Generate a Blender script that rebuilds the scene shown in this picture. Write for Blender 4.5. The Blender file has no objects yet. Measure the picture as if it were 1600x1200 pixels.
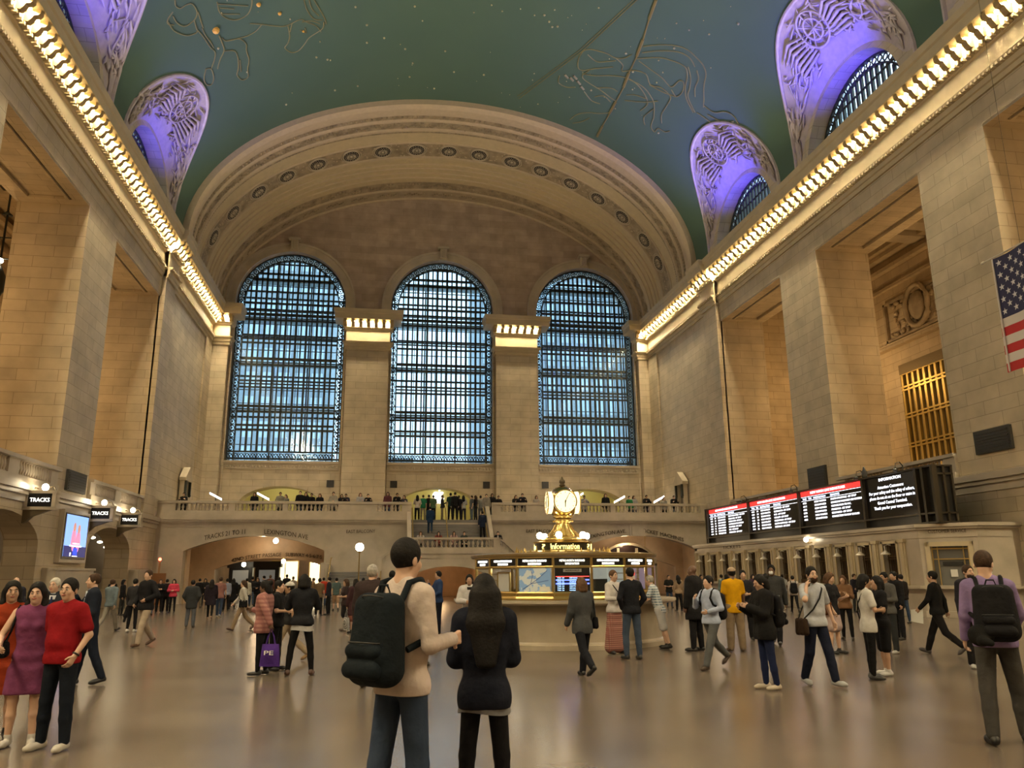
import bpy, bmesh, math, random
import numpy as np
from mathutils import Vector, Matrix
random.seed(7); rng = np.random.default_rng(7)
scene = bpy.context.scene
COL = scene.collection
PI = math.pi
# ---------------------------------------------------------------- camera
CX = -4.43; CH = 1.65; FPX = 1233.24
def cam_rot(y, p, r):
    cy, sy = math.cos(y), math.sin(y); cp, sp = math.cos(p), math.sin(p); cr, sr = math.cos(r), math.sin(r)
    F = np.array([sy*cp, cy*cp, sp]); Rt = np.array([cy, -sy, 0.0]); U = np.cross(Rt, F)
    return np.array([cr*Rt+sr*U, -sr*Rt+cr*U, -F]).T
RM = cam_rot(0.16396714, 0.23604545, -0.00816129)
cam_data = bpy.data.cameras.new('camera'); cam = bpy.data.objects.new('camera', cam_data); COL.objects.link(cam)
M4 = Matrix([[RM[0][0], RM[0][1], RM[0][2], CX], [RM[1][0], RM[1][1], RM[1][2], 0], [RM[2][0], RM[2][1], RM[2][2], CH], [0, 0, 0, 1]])
cam.matrix_world = M4
cam_data.sensor_width = 36; cam_data.lens = FPX/1600*36; cam_data.clip_end = 500; cam_data.clip_start = .05
scene.camera = cam
C0 = np.array([CX, 0, CH])
def ray(u, v): return RM @ np.array([u-800, -(v-600), -FPX])
def on_floor(u, v, z=0.0):
    r = ray(u, v); return C0 + r*((z-CH)/r[2])
def on_y(u, v, Y):
    r = ray(u, v); return C0 + r*(Y/r[1])
def on_x(u, v, X):
    r = ray(u, v); return C0 + r*((X-CX)/r[0])
VA, VB, VZ = 18.29, 12.0, 24.0
def on_vault(u, v, s=1.0):
    r = ray(u, v); r = r/np.linalg.norm(r); a, b = VA*s, VB*s
    A = (r[0]/a)**2+(r[2]/b)**2; B = 2*(C0[0]*r[0]/a**2+(C0[2]-VZ)*r[2]/b**2); c = (C0[0]/a)**2+((C0[2]-VZ)/b)**2-1
    return C0 + r*((-B+math.sqrt(B*B-4*A*c))/(2*A))
# ---------------------------------------------------------------- objects
def tag(o, label=None, cat=None, group=None, kind=None):
    if label: o['label'] = label
    if cat: o['category'] = cat
    if group: o['group'] = group
    if kind: o['kind'] = kind
    return o
def empty(name, loc=(0, 0, 0), rz=0, label=None, cat=None, group=None):
    o = bpy.data.objects.new(name, None); COL.objects.link(o)
    o.location = loc; o.rotation_euler = (0, 0, rz); o.empty_display_size = .2
    return tag(o, label, cat, group)
def link_mesh(name, me, mats, parent=None, loc=None, rz=0):
    o = bpy.data.objects.new(name, me); COL.objects.link(o)
    if not isinstance(mats, (list, tuple)): mats = [mats]
    if len(me.materials) == 0:
        for m in mats: me.materials.append(m)
    if parent: o.parent = parent
    if loc is not None: o.location = loc
    if rz: o.rotation_euler = (0, 0, rz)
    return o
class MB:
    def __init__(s): s.v = []; s.f = []; s.m = []; s.sm = []; s.mi = 0; s.smooth = False; s.T = None
    def add(s, vs, fs):
        n = len(s.v)
        if s.T is not None: vs = [tuple(s.T @ Vector(p)) for p in vs]
        s.v.extend([tuple(p) for p in vs])
        for f in fs: s.f.append([i+n for i in f]); s.m.append(s.mi); s.sm.append(s.smooth)
    def quad(s, a, b, c, d): s.add([a, b, c, d], [[0, 1, 2, 3]])
    def box(s, x0, x1, y0, y1, z0, z1):
        s.add([(x0,y0,z0),(x1,y0,z0),(x1,y1,z0),(x0,y1,z0),(x0,y0,z1),(x1,y0,z1),(x1,y1,z1),(x0,y1,z1)],
              [[0,3,2,1],[4,5,6,7],[0,1,5,4],[1,2,6,5],[2,3,7,6],[3,0,4,7]])
    def cbox(s, c, sz): s.box(c[0]-sz[0]/2, c[0]+sz[0]/2, c[1]-sz[1]/2, c[1]+sz[1]/2, c[2]-sz[2]/2, c[2]+sz[2]/2)
    def lathe(s, prof, n=12, c=(0, 0, 0), cap=True):
        vs = []; fs = []
        for r, z in prof:
            for k in range(n):
                a = 2*PI*k/n; vs.append((c[0]+r*math.cos(a), c[1]+r*math.sin(a), c[2]+z))
        for i in range(len(prof)-1):
            for k in range(n):
                k2 = (k+1) % n; fs.append([i*n+k, i*n+k2, (i+1)*n+k2, (i+1)*n+k])
        if cap:
            fs.append([k for k in range(n)][::-1]); fs.append([(len(prof)-1)*n+k for k in range(n)])
        s.add(vs, fs)
    def tube(s, pts, r, n=6, closed=False):
        pts = [Vector(p) for p in pts]; N = len(pts); vs = []; fs = []
        rr = r if isinstance(r, (list, tuple)) else [r]*N
        for i, p in enumerate(pts):
            if closed: t = pts[(i+1) % N]-pts[i-1]
            else: t = pts[min(i+1, N-1)]-pts[max(i-1, 0)]
            if t.length < 1e-9: t = Vector((0, 0, 1))
            t.normalize(); up = Vector((0, 0, 1)) if abs(t.z) < .9 else Vector((1, 0, 0))
            a = t.cross(up).normalized(); b = t.cross(a)
            for k in range(n):
                w = 2*PI*k/n; vs.append(p + a*(rr[i]*math.cos(w)) + b*(rr[i]*math.sin(w)))
        for i in range(N if closed else N-1):
            j = (i+1) % N
            for k in range(n):
                k2 = (k+1) % n; fs.append([i*n+k, i*n+k2, j*n+k2, j*n+k])
        if not closed: fs.append(list(range(n))); fs.append([(N-1)*n+k for k in range(n)][::-1])
        s.add(vs, fs)
    def sphere(s, c, r, nu=10, nv=6):
        if not isinstance(r, (list, tuple)): r = (r, r, r)
        vs = [(c[0], c[1], c[2]-r[2])]; fs = []
        for i in range(1, nv):
            a = -PI/2+PI*i/nv
            for k in range(nu):
                b = 2*PI*k/nu; vs.append((c[0]+r[0]*math.cos(a)*math.cos(b), c[1]+r[1]*math.cos(a)*math.sin(b), c[2]+r[2]*math.sin(a)))
        vs.append((c[0], c[1], c[2]+r[2]))
        for k in range(nu): fs.append([0, 1+(k+1) % nu, 1+k])
        for i in range(nv-2):
            for k in range(nu): fs.append([1+i*nu+k, 1+i*nu+(k+1) % nu, 1+(i+1)*nu+(k+1) % nu, 1+(i+1)*nu+k])
        L = len(vs)-1
        for k in range(nu): fs.append([L, 1+(nv-2)*nu+k, 1+(nv-2)*nu+(k+1) % nu])
        s.add(vs, fs)
    def prism(s, poly, y0, y1, axis='y'):
        """poly list of (u,z) outlined, extruded along y (or x)."""
        n = len(poly)
        P = (lambda u, d, z: (u, d, z)) if axis == 'y' else ((lambda u, d, z: (d, u, z)) if axis == 'x' else (lambda u, d, z: (u, z, d)))
        s.add([P(u, y0, z) for u, z in poly]+[P(u, y1, z) for u, z in poly],
              [list(range(n)), [n+k for k in range(n)][::-1]] + [[k, n+k, n+(k+1) % n, (k+1) % n] for k in range(n)])
    def grid(s, P):
        R = len(P); Cn = len(P[0])
        s.add([p for row in P for p in row], [[i*Cn+j, i*Cn+j+1, (i+1)*Cn+j+1, (i+1)*Cn+j] for i in range(R-1) for j in range(Cn-1)])
    def build(s, name, mats, parent=None, loc=None, rz=0, recalc=False):
        me = bpy.data.meshes.new(name); me.from_pydata(s.v, [], s.f)
        me.polygons.foreach_set('material_index', s.m); me.polygons.foreach_set('use_smooth', s.sm)
        if recalc:
            bm = bmesh.new(); bm.from_mesh(me); bmesh.ops.recalc_face_normals(bm, faces=bm.faces); bm.to_mesh(me); bm.free()
        me.update()
        return link_mesh(name, me, mats, parent, loc, rz)
def dup(o, loc=None, parent=None, mats=None, rz=None):
    c = o.copy(); COL.objects.link(c); c.parent = parent
    if loc is not None: c.location = loc
    if rz is not None: c.rotation_euler = (0, 0, rz)
    return c
def struct(mb, name, mats, parent=None, **k):
    o = mb.build(name, mats, parent, **k)
    if not parent: o['kind'] = 'structure'
    return o
def seg_arch(c, hw, zs, rise, n=20, ell=True):
    """opening description; curve z(u)"""
    return dict(c=c, hw=hw, zs=zs, rise=rise, ell=ell, n=n)
def arch_z(o, u):
    t = max(-1, min(1, (u-o['c'])/o['hw']))
    if o['rise'] <= 0: return o['zs']
    if o['ell']: return o['zs']+o['rise']*math.sqrt(max(0, 1-t*t))
    R = (o['hw']**2+o['rise']**2)/(2*o['rise']); return o['zs']+math.sqrt(max(0, R*R-(t*o['hw'])**2))-(R-o['rise'])
def arch_wall(mb, u0, u1, z0, z1, d0, d1, ops, mp, zb=None):
    """slab between depth d0 and d1 with arched openings going down to zb (default z0)"""
    cuts = [u0]
    for o in sorted(ops, key=lambda o: o['c']):
        n = o['n'] if o['rise'] > 0 else 1
        for k in range(n+1):
            cuts.append(o['c']-o['hw']*math.cos(PI*k/n) if o['ell'] and n > 1 else o['c']-o['hw']+2*o['hw']*k/n)
    cuts.append(u1)
    Q = lambda a, b, c, d: mb.quad(mp(*a), mp(*b), mp(*c), mp(*d))
    for a, b in zip(cuts[:-1], cuts[1:]):
        if b-a < 1e-6: continue
        m = (a+b)/2; op = next((o for o in ops if abs(m-o['c']) < o['hw']), None)
        if op is None: za = zb_ = z0
        else: za, zb_ = arch_z(op, a), arch_z(op, b)
        Q((a, d0, za), (b, d0, zb_), (b, d0, z1), (a, d0, z1))
        Q((a, d1, za), (a, d1, z1), (b, d1, z1), (b, d1, zb_))
        if op is not None:
            Q((a, d0, za), (a, d1, za), (b, d1, zb_), (b, d0, zb_))
            if zb is not None and zb > z0:
                Q((a, d0, z0), (b, d0, z0), (b, d0, zb), (a, d0, zb)); Q((a, d0, zb), (b, d0, zb), (b, d1, zb), (a, d1, zb))
                Q((a, d1, z0), (a, d1, zb), (b, d1, zb), (b, d1, z0))
    for o in ops:
        for sgn in (-1, 1):
            u = o['c']+sgn*o['hw']; zz = zb if zb is not None else z0
            Q((u, d0, zz), (u, d1, zz), (u, d1, o['zs'] if o['rise'] > 0 else o['zs']), (u, d0, o['zs']))
    Q((u0, d0, z1), (u1, d0, z1), (u1, d1, z1), (u0, d1, z1)); Q((u0, d0, z0), (u0, d1, z0), (u0, d1, z1), (u0, d0, z1)); Q((u1, d0, z0), (u1, d0, z1), (u1, d1, z1), (u1, d1, z0))
def text_mesh(body, size, mat, parent=None, name='lettering', extrude=.004, align='CENTER', spacing=1.0, loc=(0, 0, 0), rot=(PI/2, 0, 0), width=None, warp=None):
    cu = bpy.data.curves.new(name, 'FONT'); cu.body = body; cu.size = size; cu.extrude = extrude; cu.align_x = align; cu.align_y = 'CENTER'
    cu.space_character = spacing; cu.resolution_u = 2
    o = bpy.data.objects.new(name, cu); COL.objects.link(o)
    dg = bpy.context.evaluated_depsgraph_get(); me = bpy.data.meshes.new_from_object(o.evaluated_get(dg)); COL.objects.unlink(o); bpy.data.objects.remove(o)
    me.name = name; me.materials.clear()
    xs = [v.co.x for v in me.vertices]
    if width and xs:
        k = width/max(1e-6, max(xs)-min(xs))
        for v in me.vertices: v.co.x *= k
    if warp:
        for v in me.vertices: v.co = Vector(warp(v.co.x, v.co.y, v.co.z))
    r = link_mesh(name, me, mat, parent, loc); r.rotation_euler = rot
    return r
# ---------------------------------------------------------------- materials
def srgb(r, g, b):
    f = lambda c: (c/255/12.92) if c/255 <= .04045 else ((c/255+.055)/1.055)**2.4
    return (f(r), f(g), f(b), 1)
MATS = {}
def mat(name, col=(.5, .5, .5, 1), rough=.6, metal=0, emit=None, es=0, noise=0, nscale=8, bump=0, bscale=40, spec=None, alpha=None):
    if name in MATS: return MATS[name]
    m = bpy.data.materials.new(name); m.use_nodes = True; nt = m.node_tree; b = nt.nodes['Principled BSDF']
    if len(col) == 3: col = (*col, 1)
    b.inputs['Base Color'].default_value = col; b.inputs['Roughness'].default_value = rough; b.inputs['Metallic'].default_value = metal
    if spec is not None: b.inputs['Specular IOR Level'].default_value = spec
    if emit: b.inputs['Emission Color'].default_value = (*emit[:3], 1); b.inputs['Emission Strength'].default_value = es
    tc = None
    if noise or bump:
        tc = nt.nodes.new('ShaderNodeTexCoord')
    if noise:
        n = nt.nodes.new('ShaderNodeTexNoise'); n.inputs['Scale'].default_value = nscale; n.inputs['Detail'].default_value = 4
        nt.links.new(tc.outputs['Object'], n.inputs['Vector'])
        r = nt.nodes.new('ShaderNodeMapRange'); r.inputs[1].default_value = .3; r.inputs[2].default_value = .7; r.inputs[3].default_value = 1-noise; r.inputs[4].default_value = 1+noise
        nt.links.new(n.outputs['Fac'], r.inputs[0])
        mx = nt.nodes.new('ShaderNodeVectorMath'); mx.operation = 'SCALE'; mx.inputs[0].default_value = col[:3]
        nt.links.new(r.outputs[0], mx.inputs['Scale']); nt.links.new(mx.outputs[0], b.inputs['Base Color'])
    if bump:
        n2 = nt.nodes.new('ShaderNodeTexNoise'); n2.inputs['Scale'].default_value = bscale; n2.inputs['Detail'].default_value = 3
        nt.links.new(tc.outputs['Object'], n2.inputs['Vector'])
        bp = nt.nodes.new('ShaderNodeBump'); bp.inputs['Strength'].default_value = bump; bp.inputs['Distance'].default_value = .02
        nt.links.new(n2.outputs['Fac'], bp.inputs['Height']); nt.links.new(bp.outputs[0], b.inputs['Normal'])
    MATS[name] = m
    return m
def N(nt, t, **k):
    n = nt.nodes.new(t)
    for a, v in k.items(): setattr(n, a, v)
    return n
def stone(name, c1, c2, mortar, bw=1.7, bh=.53, ms=.012, rough=.55, noise=.16, brick=True, bump=.35):
    m = bpy.data.materials.new(name); m.use_nodes = True; nt = m.node_tree; b = nt.nodes['Principled BSDF']; L = nt.links.new
    b.inputs['Roughness'].default_value = rough
    g = N(nt, 'ShaderNodeNewGeometry'); sp = N(nt, 'ShaderNodeSeparateXYZ'); sn = N(nt, 'ShaderNodeSeparateXYZ')
    L(g.outputs['Position'], sp.inputs[0]); L(g.outputs['True Normal'], sn.inputs[0])
    def mth(op, a, b_=None):
        n = N(nt, 'ShaderNodeMath', operation=op)
        for i, x in enumerate((a, b_)):
            if x is None: continue
            if isinstance(x, (int, float)): n.inputs[i].default_value = x
            else: L(x, n.inputs[i])
        return n.outputs[0]
    ax = mth('GREATER_THAN', mth('ABSOLUTE', sn.outputs[0]), .6); az = mth('GREATER_THAN', mth('ABSOLUTE', sn.outputs[2]), .7)
    def mix(f, a, b_):
        n = N(nt, 'ShaderNodeMix'); L(f, n.inputs[0]); L(a, n.inputs[2]); L(b_, n.inputs[3]); return n.outputs[0]
    u = mix(ax, sp.outputs[0], sp.outputs[1]); v = mix(az, sp.outputs[2], mth('ADD', sp.outputs[1], 0.0))
    u = mix(az, u, sp.outputs[0])
    cb = N(nt, 'ShaderNodeCombineXYZ'); L(u, cb.inputs[0]); L(v, cb.inputs[1])
    ns = N(nt, 'ShaderNodeTexNoise'); ns.inputs['Scale'].default_value = .9; ns.inputs['Detail'].default_value = 6; L(g.outputs['Position'], ns.inputs['Vector'])
    mr = N(nt, 'ShaderNodeMapRange'); mr.inputs[1].default_value = .3; mr.inputs[2].default_value = .7; mr.inputs[3].default_value = 1-noise; mr.inputs[4].default_value = 1+noise; L(ns.outputs['Fac'], mr.inputs[0])
    if brick:
        bt = N(nt, 'ShaderNodeTexBrick'); bt.offset = .5; bt.inputs['Scale'].default_value = 1; bt.inputs['Brick Width'].default_value = bw; bt.inputs['Row Height'].default_value = bh
        bt.inputs['Mortar Size'].default_value = ms; bt.inputs['Mortar Smooth'].default_value = .3; bt.inputs['Color1'].default_value = c1; bt.inputs['Color2'].default_value = c2; bt.inputs['Mortar'].default_value = mortar
        bt.inputs['Bias'].default_value = -.2
        L(cb.outputs[0], bt.inputs['Vector']); colr = bt.outputs['Color']
        bp = N(nt, 'ShaderNodeBump'); bp.inputs['Strength'].default_value = bump; bp.inputs['Distance'].default_value = .02; bp.invert = True; L(bt.outputs['Fac'], bp.inputs['Height']); L(bp.outputs[0], b.inputs['Normal'])
    else:
        rp = N(nt, 'ShaderNodeMix', data_type='RGBA'); n3 = N(nt, 'ShaderNodeTexNoise'); n3.inputs['Scale'].default_value = 2.2; n3.inputs['Detail'].default_value = 5; L(g.outputs['Position'], n3.inputs['Vector'])
        L(n3.outputs['Fac'], rp.inputs[0]); rp.inputs[6].default_value = c1; rp.inputs[7].default_value = c2; colr = rp.outputs[2]
    mx = N(nt, 'ShaderNodeVectorMath', operation='SCALE'); L(colr, mx.inputs[0]); L(mr.outputs[0], mx.inputs['Scale']); L(mx.outputs[0], b.inputs['Base Color'])
    MATS[name] = m
    return m
ST = stone('ashlar_stone', (.50, .42, .30, 1), (.43, .36, .255, 1), (.27, .22, .15, 1))
SP = stone('plain_stone', (.50, .43, .32, 1), (.43, .365, .27, 1), (0, 0, 0, 1), brick=False, noise=.12)
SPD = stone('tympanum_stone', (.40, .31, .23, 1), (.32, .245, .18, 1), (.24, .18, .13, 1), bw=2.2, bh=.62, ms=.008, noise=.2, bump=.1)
SM = stone('balcony_marble', (.48, .42, .34, 1), (.39, .34, .27, 1), (0, 0, 0, 1), brick=False, rough=.3, noise=.14)
SC = stone('cornice_stone', (.55, .46, .30, 1), (.46, .38, .25, 1), (0, 0, 0, 1), brick=False, noise=.08)
CARV = mat('carved_plaster', (.33, .26, .17, 1), .6, noise=.3, nscale=1.5, bump=.9, bscale=9)
DARKST = mat('shadowed_joint_stone', (.22, .17, .11, 1), .7)
BRONZE = mat('dark_bronze', (.045, .05, .045, 1), .45, .6)
BRASS = mat('polished_brass', (.55, .40, .15, 1), .32, 1)
GOLD = mat('gilded_window_bronze', (.55, .40, .13, 1), .4, .7)
BLACK = mat('black_metal', (.012, .012, .012, 1), .4)
BULB = mat('warm_bulb', (1, .9, .7, 1), .3, emit=(1, .80, .42), es=12)
GLOBE = mat('white_globe', (1, .95, .85, 1), .3, emit=(1, .86, .6), es=16)
LETTER = mat('dark_incised_lettering', (.06, .045, .03, 1), .8)
def glass(name, tint=(.9, .97, 1), tr=.85, rough=.1):
    m = bpy.data.materials.new(name); m.use_nodes = True; nt = m.node_tree; nt.nodes.clear()
    o = N(nt, 'ShaderNodeOutputMaterial'); t = N(nt, 'ShaderNodeBsdfTransparent'); t.inputs[0].default_value = (*tint, 1); g = N(nt, 'ShaderNodeBsdfGlossy'); g.inputs['Roughness'].default_value = rough
    mx = N(nt, 'ShaderNodeMixShader'); mx.inputs[0].default_value = 1-tr; nt.links.new(t.outputs[0], mx.inputs[1]); nt.links.new(g.outputs[0], mx.inputs[2]); nt.links.new(mx.outputs[0], o.inputs[0]); MATS[name] = m
    return m
GLASS = glass('window_glass', (.86, .95, 1), .93); CLEAR = glass('booth_glass', (.97, .98, 1), .93, .03)
# ---------------------------------------------------------------- lamps
def area(name, loc, rot, sx, sy, power, col, spread=PI):
    l = bpy.data.lights.new(name, 'AREA'); l.shape = 'RECTANGLE'; l.size = sx; l.size_y = sy; l.energy = power; l.color = col; l.spread = spread
    o = bpy.data.objects.new(name, l); COL.objects.link(o); o.location = loc; o.rotation_euler = rot; return o
def point(name, loc, power, col, r=.15):
    l = bpy.data.lights.new(name, 'POINT'); l.energy = power; l.color = col; l.shadow_soft_size = r
    o = bpy.data.objects.new(name, l); COL.objects.link(o); o.location = loc; return o
def spot(name, loc, tgt, power, col, ang=60, blend=.6, r=.15):
    l = bpy.data.lights.new(name, 'SPOT'); l.energy = power; l.color = col; l.spot_size = math.radians(ang); l.spot_blend = blend; l.shadow_soft_size = r
    o = bpy.data.objects.new(name, l); COL.objects.link(o); o.location = loc; o.rotation_euler = (Vector(tgt)-Vector(loc)).to_track_quat('-Z', 'Y').to_euler(); return o
# ================================================================ SHELL
W = 18.29; YE = 64.4; Y0 = -20.0; ZB = 5.2; ZO = 18.6; ZC = 22.95
OPEN = [(40.55, 48.95), (28.15, 36.6), (15.8, 24.25), (3.45, 11.9), (-8.9, -.45)]
LUN = [44.72, 32.37, 20.02, 7.67, -4.68]
# floor
fm = stone('marble_floor', (.122, .094, .073, 1), (.150, .121, .095, 1), (.15, .115, .09, 1), bw=1.25, bh=1.25, ms=.005, rough=.22, noise=.16, bump=.02)
for n in fm.node_tree.nodes:
    if n.type == 'TEX_BRICK': n.offset = 0; n.inputs['Bias'].default_value = .1
_nt = fm.node_tree; _g = _nt.nodes.new('ShaderNodeTexNoise'); _g.inputs['Scale'].default_value = .6; _r = _nt.nodes.new('ShaderNodeMapRange'); _r.inputs[3].default_value = .20; _r.inputs[4].default_value = .27
_nt.links.new(_g.outputs['Fac'], _r.inputs[0]); _nt.links.new(_r.outputs[0], _nt.nodes['Principled BSDF'].inputs['Roughness'])
_geo = next(n for n in _nt.nodes if n.type == 'NEW_GEOMETRY'); _nt.links.new(_geo.outputs['Position'], _g.inputs['Vector'])
mb = MB(); mb.box(-30, 30, Y0-1, 80, -.3, 0); struct(mb, 'floor', fm)
# side walls ------------------------------------------------------
def side_wall(s, nm):
    mb = MB(); X = lambda a, b: (min(s*a, s*b), max(s*a, s*b))
    x0, x1 = X(W, 21.4)
    ys = [Y0]+[v for o in reversed(OPEN) for v in o]+[YE+1.6]
    for i in range(0, len(ys), 2): mb.box(x0, x1, ys[i], ys[i+1], ZB-.1, ZO)
    # lintel with the soffit panels let into it
    mb.box(x0, x1, Y0, YE+1.6, ZO, 22.9)
    for a, b in OPEN:
        for m, w, z in ((0, .55, ZO-.10), (.62, .12, ZO-.17)):
            xa, xb = X(W+m+.02, 21.4-m); c0, c1 = a+m, b-m
            mb.box(xa, xb, c0, c0+w, z, ZO+.01); mb.box(xa, xb, c1-w, c1, z, ZO+.01)
            mb.box(xa, xa+w, c0+w, c1-w, z, ZO+.01); mb.box(xb-w, xb, c0+w, c1-w, z, ZO+.01)
    # shallow pilaster beside the end bay and the corner strip
    xa, xb = X(W-.28, W+.1); mb.box(xa, xb, 48.95, 51.15, ZB-.1, 19.8)
    xa, xb = X(W-.10, W+.1); mb.box(xa, xb, 49.5, 50.6, ZB-.1, 19.8)
    xa, xb = X(W-.12, W+.1); mb.box(xa, xb, 61.6, YE, ZB-.1, 19.8)
    # upper wall with the lunette openings
    mp = (lambda u, d, z: (s*d, u, z))
    arch_wall(mb, Y0, YE+1, 22.9, 27.5, W+.02, W+1.1, [seg_arch(c, 4.15, 23.0, 3.95) for c in LUN], mp)
    # lower storey
    if s < 0:
        arch_wall(mb, Y0, 53.0, 0, ZB-.1, W, W+1.3, [dict(c=(a+b)/2, hw=3.35, zs=2.9, rise=1.25, ell=True, n=16) for a, b in OPEN], mp)
    else:
        xa, xb = X(W, W+1.3); mb.box(xa, xb, Y0, 53.0, 0, ZB-.1)
    xa, xb = X(W, W+1.3); mb.box(xa, xb, 53.0, YE+1.6, 0, ZB-.1)
    w = struct(mb, nm, ST)
    # string course at balcony level
    mb = MB()
    for p, z0, z1 in ((.30, 4.98, 5.22), (.18, 4.82, 4.98), (.08, 4.55, 4.82)):
        xa, xb = X(W-p, W+.05); mb.box(xa, xb, Y0, 53.0, z0, z1)
    struct(mb, 'trim_5' if s < 0 else 'trim_6', SM)
    mb = MB(); xa, xb = X(W-.06, W+.02)
    ys2 = [Y0]+[v for o in reversed(OPEN) for v in ((o[0]+o[1])/2-3.4, (o[0]+o[1])/2+3.4)]+[53.0]
    for i in range(0, len(ys2), 2): mb.box(xa, xb, ys2[i], ys2[i+1], 0, .35)
    struct(mb, 'baseboard_left' if s < 0 else 'baseboard_right', SM)
    return w
side_wall(-1, 'wall_left'); side_wall(1, 'wall_right')
# entablature along the side walls --------------------------------
ENT = [(0, 19.7), (.10, 19.7), (.10, 19.92), (.17, 19.95), (.17, 20.18), (.30, 20.24), (.34, 20.36), (.06, 20.40), (.06, 21.32), (.16, 21.36), (.20, 21.5), (.32, 21.55), (.34, 22.08), (.98, 22.10), (.98, 22.55), (1.06, 22.62), (1.10, 22.93), (0, 22.97)]
def mod_mesh():
    mb = MB(); mb.prism([(.0, 21.60), (.16, 21.56), (.26, 21.68), (.34, 21.84), (.48, 21.86), (.56, 21.95), (.56, 22.10), (.0, 22.10)], -.13, .13, 'x')
    # prism axis x: points (d,u,z) -> width on x ; u is outward
    return mb
_tmp = mod_mesh().build('modillion', mat('gilded_console', (.34, .25, .12, 1), .55)); MODM = _tmp.data; bpy.data.objects.remove(_tmp)
mb = MB(); mb.smooth = True; mb.sphere((0, 0, 0), (.085, .085, .12), 8, 6); _tmp = mb.build('light_bulb', BULB); BULBM = _tmp.data; bpy.data.objects.remove(_tmp)
def put_mod(x, y, rz, parent, stuff=False, skip_bulb=False):
    # rz: direction the console points (outward normal = local +y)
    o = bpy.data.objects.new('modillion', MODM); COL.objects.link(o); o.parent = parent
    o.location = (x, y, 0); o.rotation_euler = (0, 0, rz)
def put_bulb(x, y, parent):
    o = bpy.data.objects.new('light_bulb', BULBM); COL.objects.link(o); o.parent = parent; o.location = (x, y, 21.93)
PITCH = .66
def side_cornice(s, nm):
    mb = MB(); prof = [(s*(W-p), z) for p, z in ENT]
    pr = prof if s > 0 else prof
    def ext(off, ya, yb):
        mb.prism([(s*(W-off-p), z) for p, z in ENT], ya, yb, 'y')
    ext(0, Y0, 48.85); ext(.30, 48.85, 51.25); ext(.02, 51.25, YE+.2)
    # small tooth course under the frieze and leaf edge above it
    y = 8.0
    while y < 63.4:
        off = .30 if 48.85 < y < 51.25 else 0
        xa = s*(W-off-.36); xb = s*(W-off-.16); mb.box(min(xa, xb), max(xa, xb), y, y+.09, 20.18, 20.30)
        xa = s*(W-off-.40); xb = s*(W-off-.2); mb.box(min(xa, xb), max(xa, xb), y, y+.12, 21.40, 21.54)
        y += .22
    root = struct(mb, nm, SC, recalc=True)
    n = 0; y = YE-1.0
    rz = PI/2 if s > 0 else -PI/2
    while n < 86:
        off = .30 if 48.85 < y < 51.25 else 0
        put_mod(s*(W-off-.32), y, rz, root); put_bulb(s*(W-off-.58), y-PITCH/2, root)
        y -= PITCH; n += 1
    return root
trimL = side_cornice(-1, 'trim_1'); trimR = side_cornice(1, 'trim_2')
# end wall ---------------------------------------------------------
WIN = [(-12.31, 4.42), (.25, 4.36), (12.76, 4.36)]; ZS = 10.45; ZSP = 23.8
mpY = (lambda u, d, z: (u, d, z))
mb = MB(); mb.mi = 0
ops = [seg_arch(c, 3.15, 7.0, 1.5) for c in (-12.3, .1, 12.6)]
arch_wall(mb, -W, W, 4.75, ZS-.7, YE, YE+1.6, ops, mpY, zb=ZB)
cuts = [-W]+[v for c, h in WIN for v in (c-h, c+h)]+[W]
for i in range(0, 8, 2): mb.box(cuts[i], cuts[i+1], YE, YE+1.5, ZS-.7, ZC-.05)
for c, h in WIN: mb.box(c-h, c+h, YE, YE+1.5, ZS-.7, ZS)
mb.mi = 1
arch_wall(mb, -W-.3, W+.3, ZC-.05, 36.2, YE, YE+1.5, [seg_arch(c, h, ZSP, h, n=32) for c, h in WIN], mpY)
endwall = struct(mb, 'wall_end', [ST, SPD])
# sills, archivolts, keystones
mb = MB()
for c, h in WIN:
    mb.box(c-h, c+h, YE-.30, YE+.3, ZS-.16, ZS+.02); mb.box(c-h, c+h, YE-.14, YE+.1, ZS-.62, ZS-.16)
    x = c-h+.1
    while x < c+h-.1: mb.sphere((x, YE-.15, ZS-.4), (.11, .06, .13), 6, 4); x += .26
    for r0, r1, dy in ((h, h+.28, .16), (h+.28, h+.62, .10), (h+.62, h+.80, .18)):
        n = 40; P = []
        for k in range(n+1):
            a = PI*k/n; P.append([(c-r0*math.cos(a), YE+.05, ZSP+r0*math.sin(a)), (c-r0*math.cos(a), YE-dy, ZSP+r0*math.sin(a)), (c-r1*math.cos(a), YE-dy, ZSP+r1*math.sin(a)), (c-r1*math.cos(a), YE+.05, ZSP+r1*math.sin(a))])
        mb.grid(P)
        for sg in (-1, 1): mb.box(c+sg*(r0+r1)/2-(r1-r0)/2, c+sg*(r0+r1)/2+(r1-r0)/2, YE-dy, YE+.05, ZC, ZSP)
    for k, (w, z0, z1, d) in enumerate(((.36, ZSP+h-.05, ZSP+h+.12, .35), (.30, ZSP+h+.12, ZSP+h+.95, .45), (.48, ZSP+h+.95, ZSP+h+1.1, .6), (.40, ZSP+h+1.1, ZSP+h+1.18, .5))):
        mb.box(c-w, c+w, YE-d, YE, z0, z1)
    for sg in (-1, 0, 1): mb.box(c+sg*.2-.05, c+sg*.2+.05, YE-.52, YE-.44, ZSP+h+.2, ZSP+h+.85)
struct(mb, 'trim_7', SP)
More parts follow.
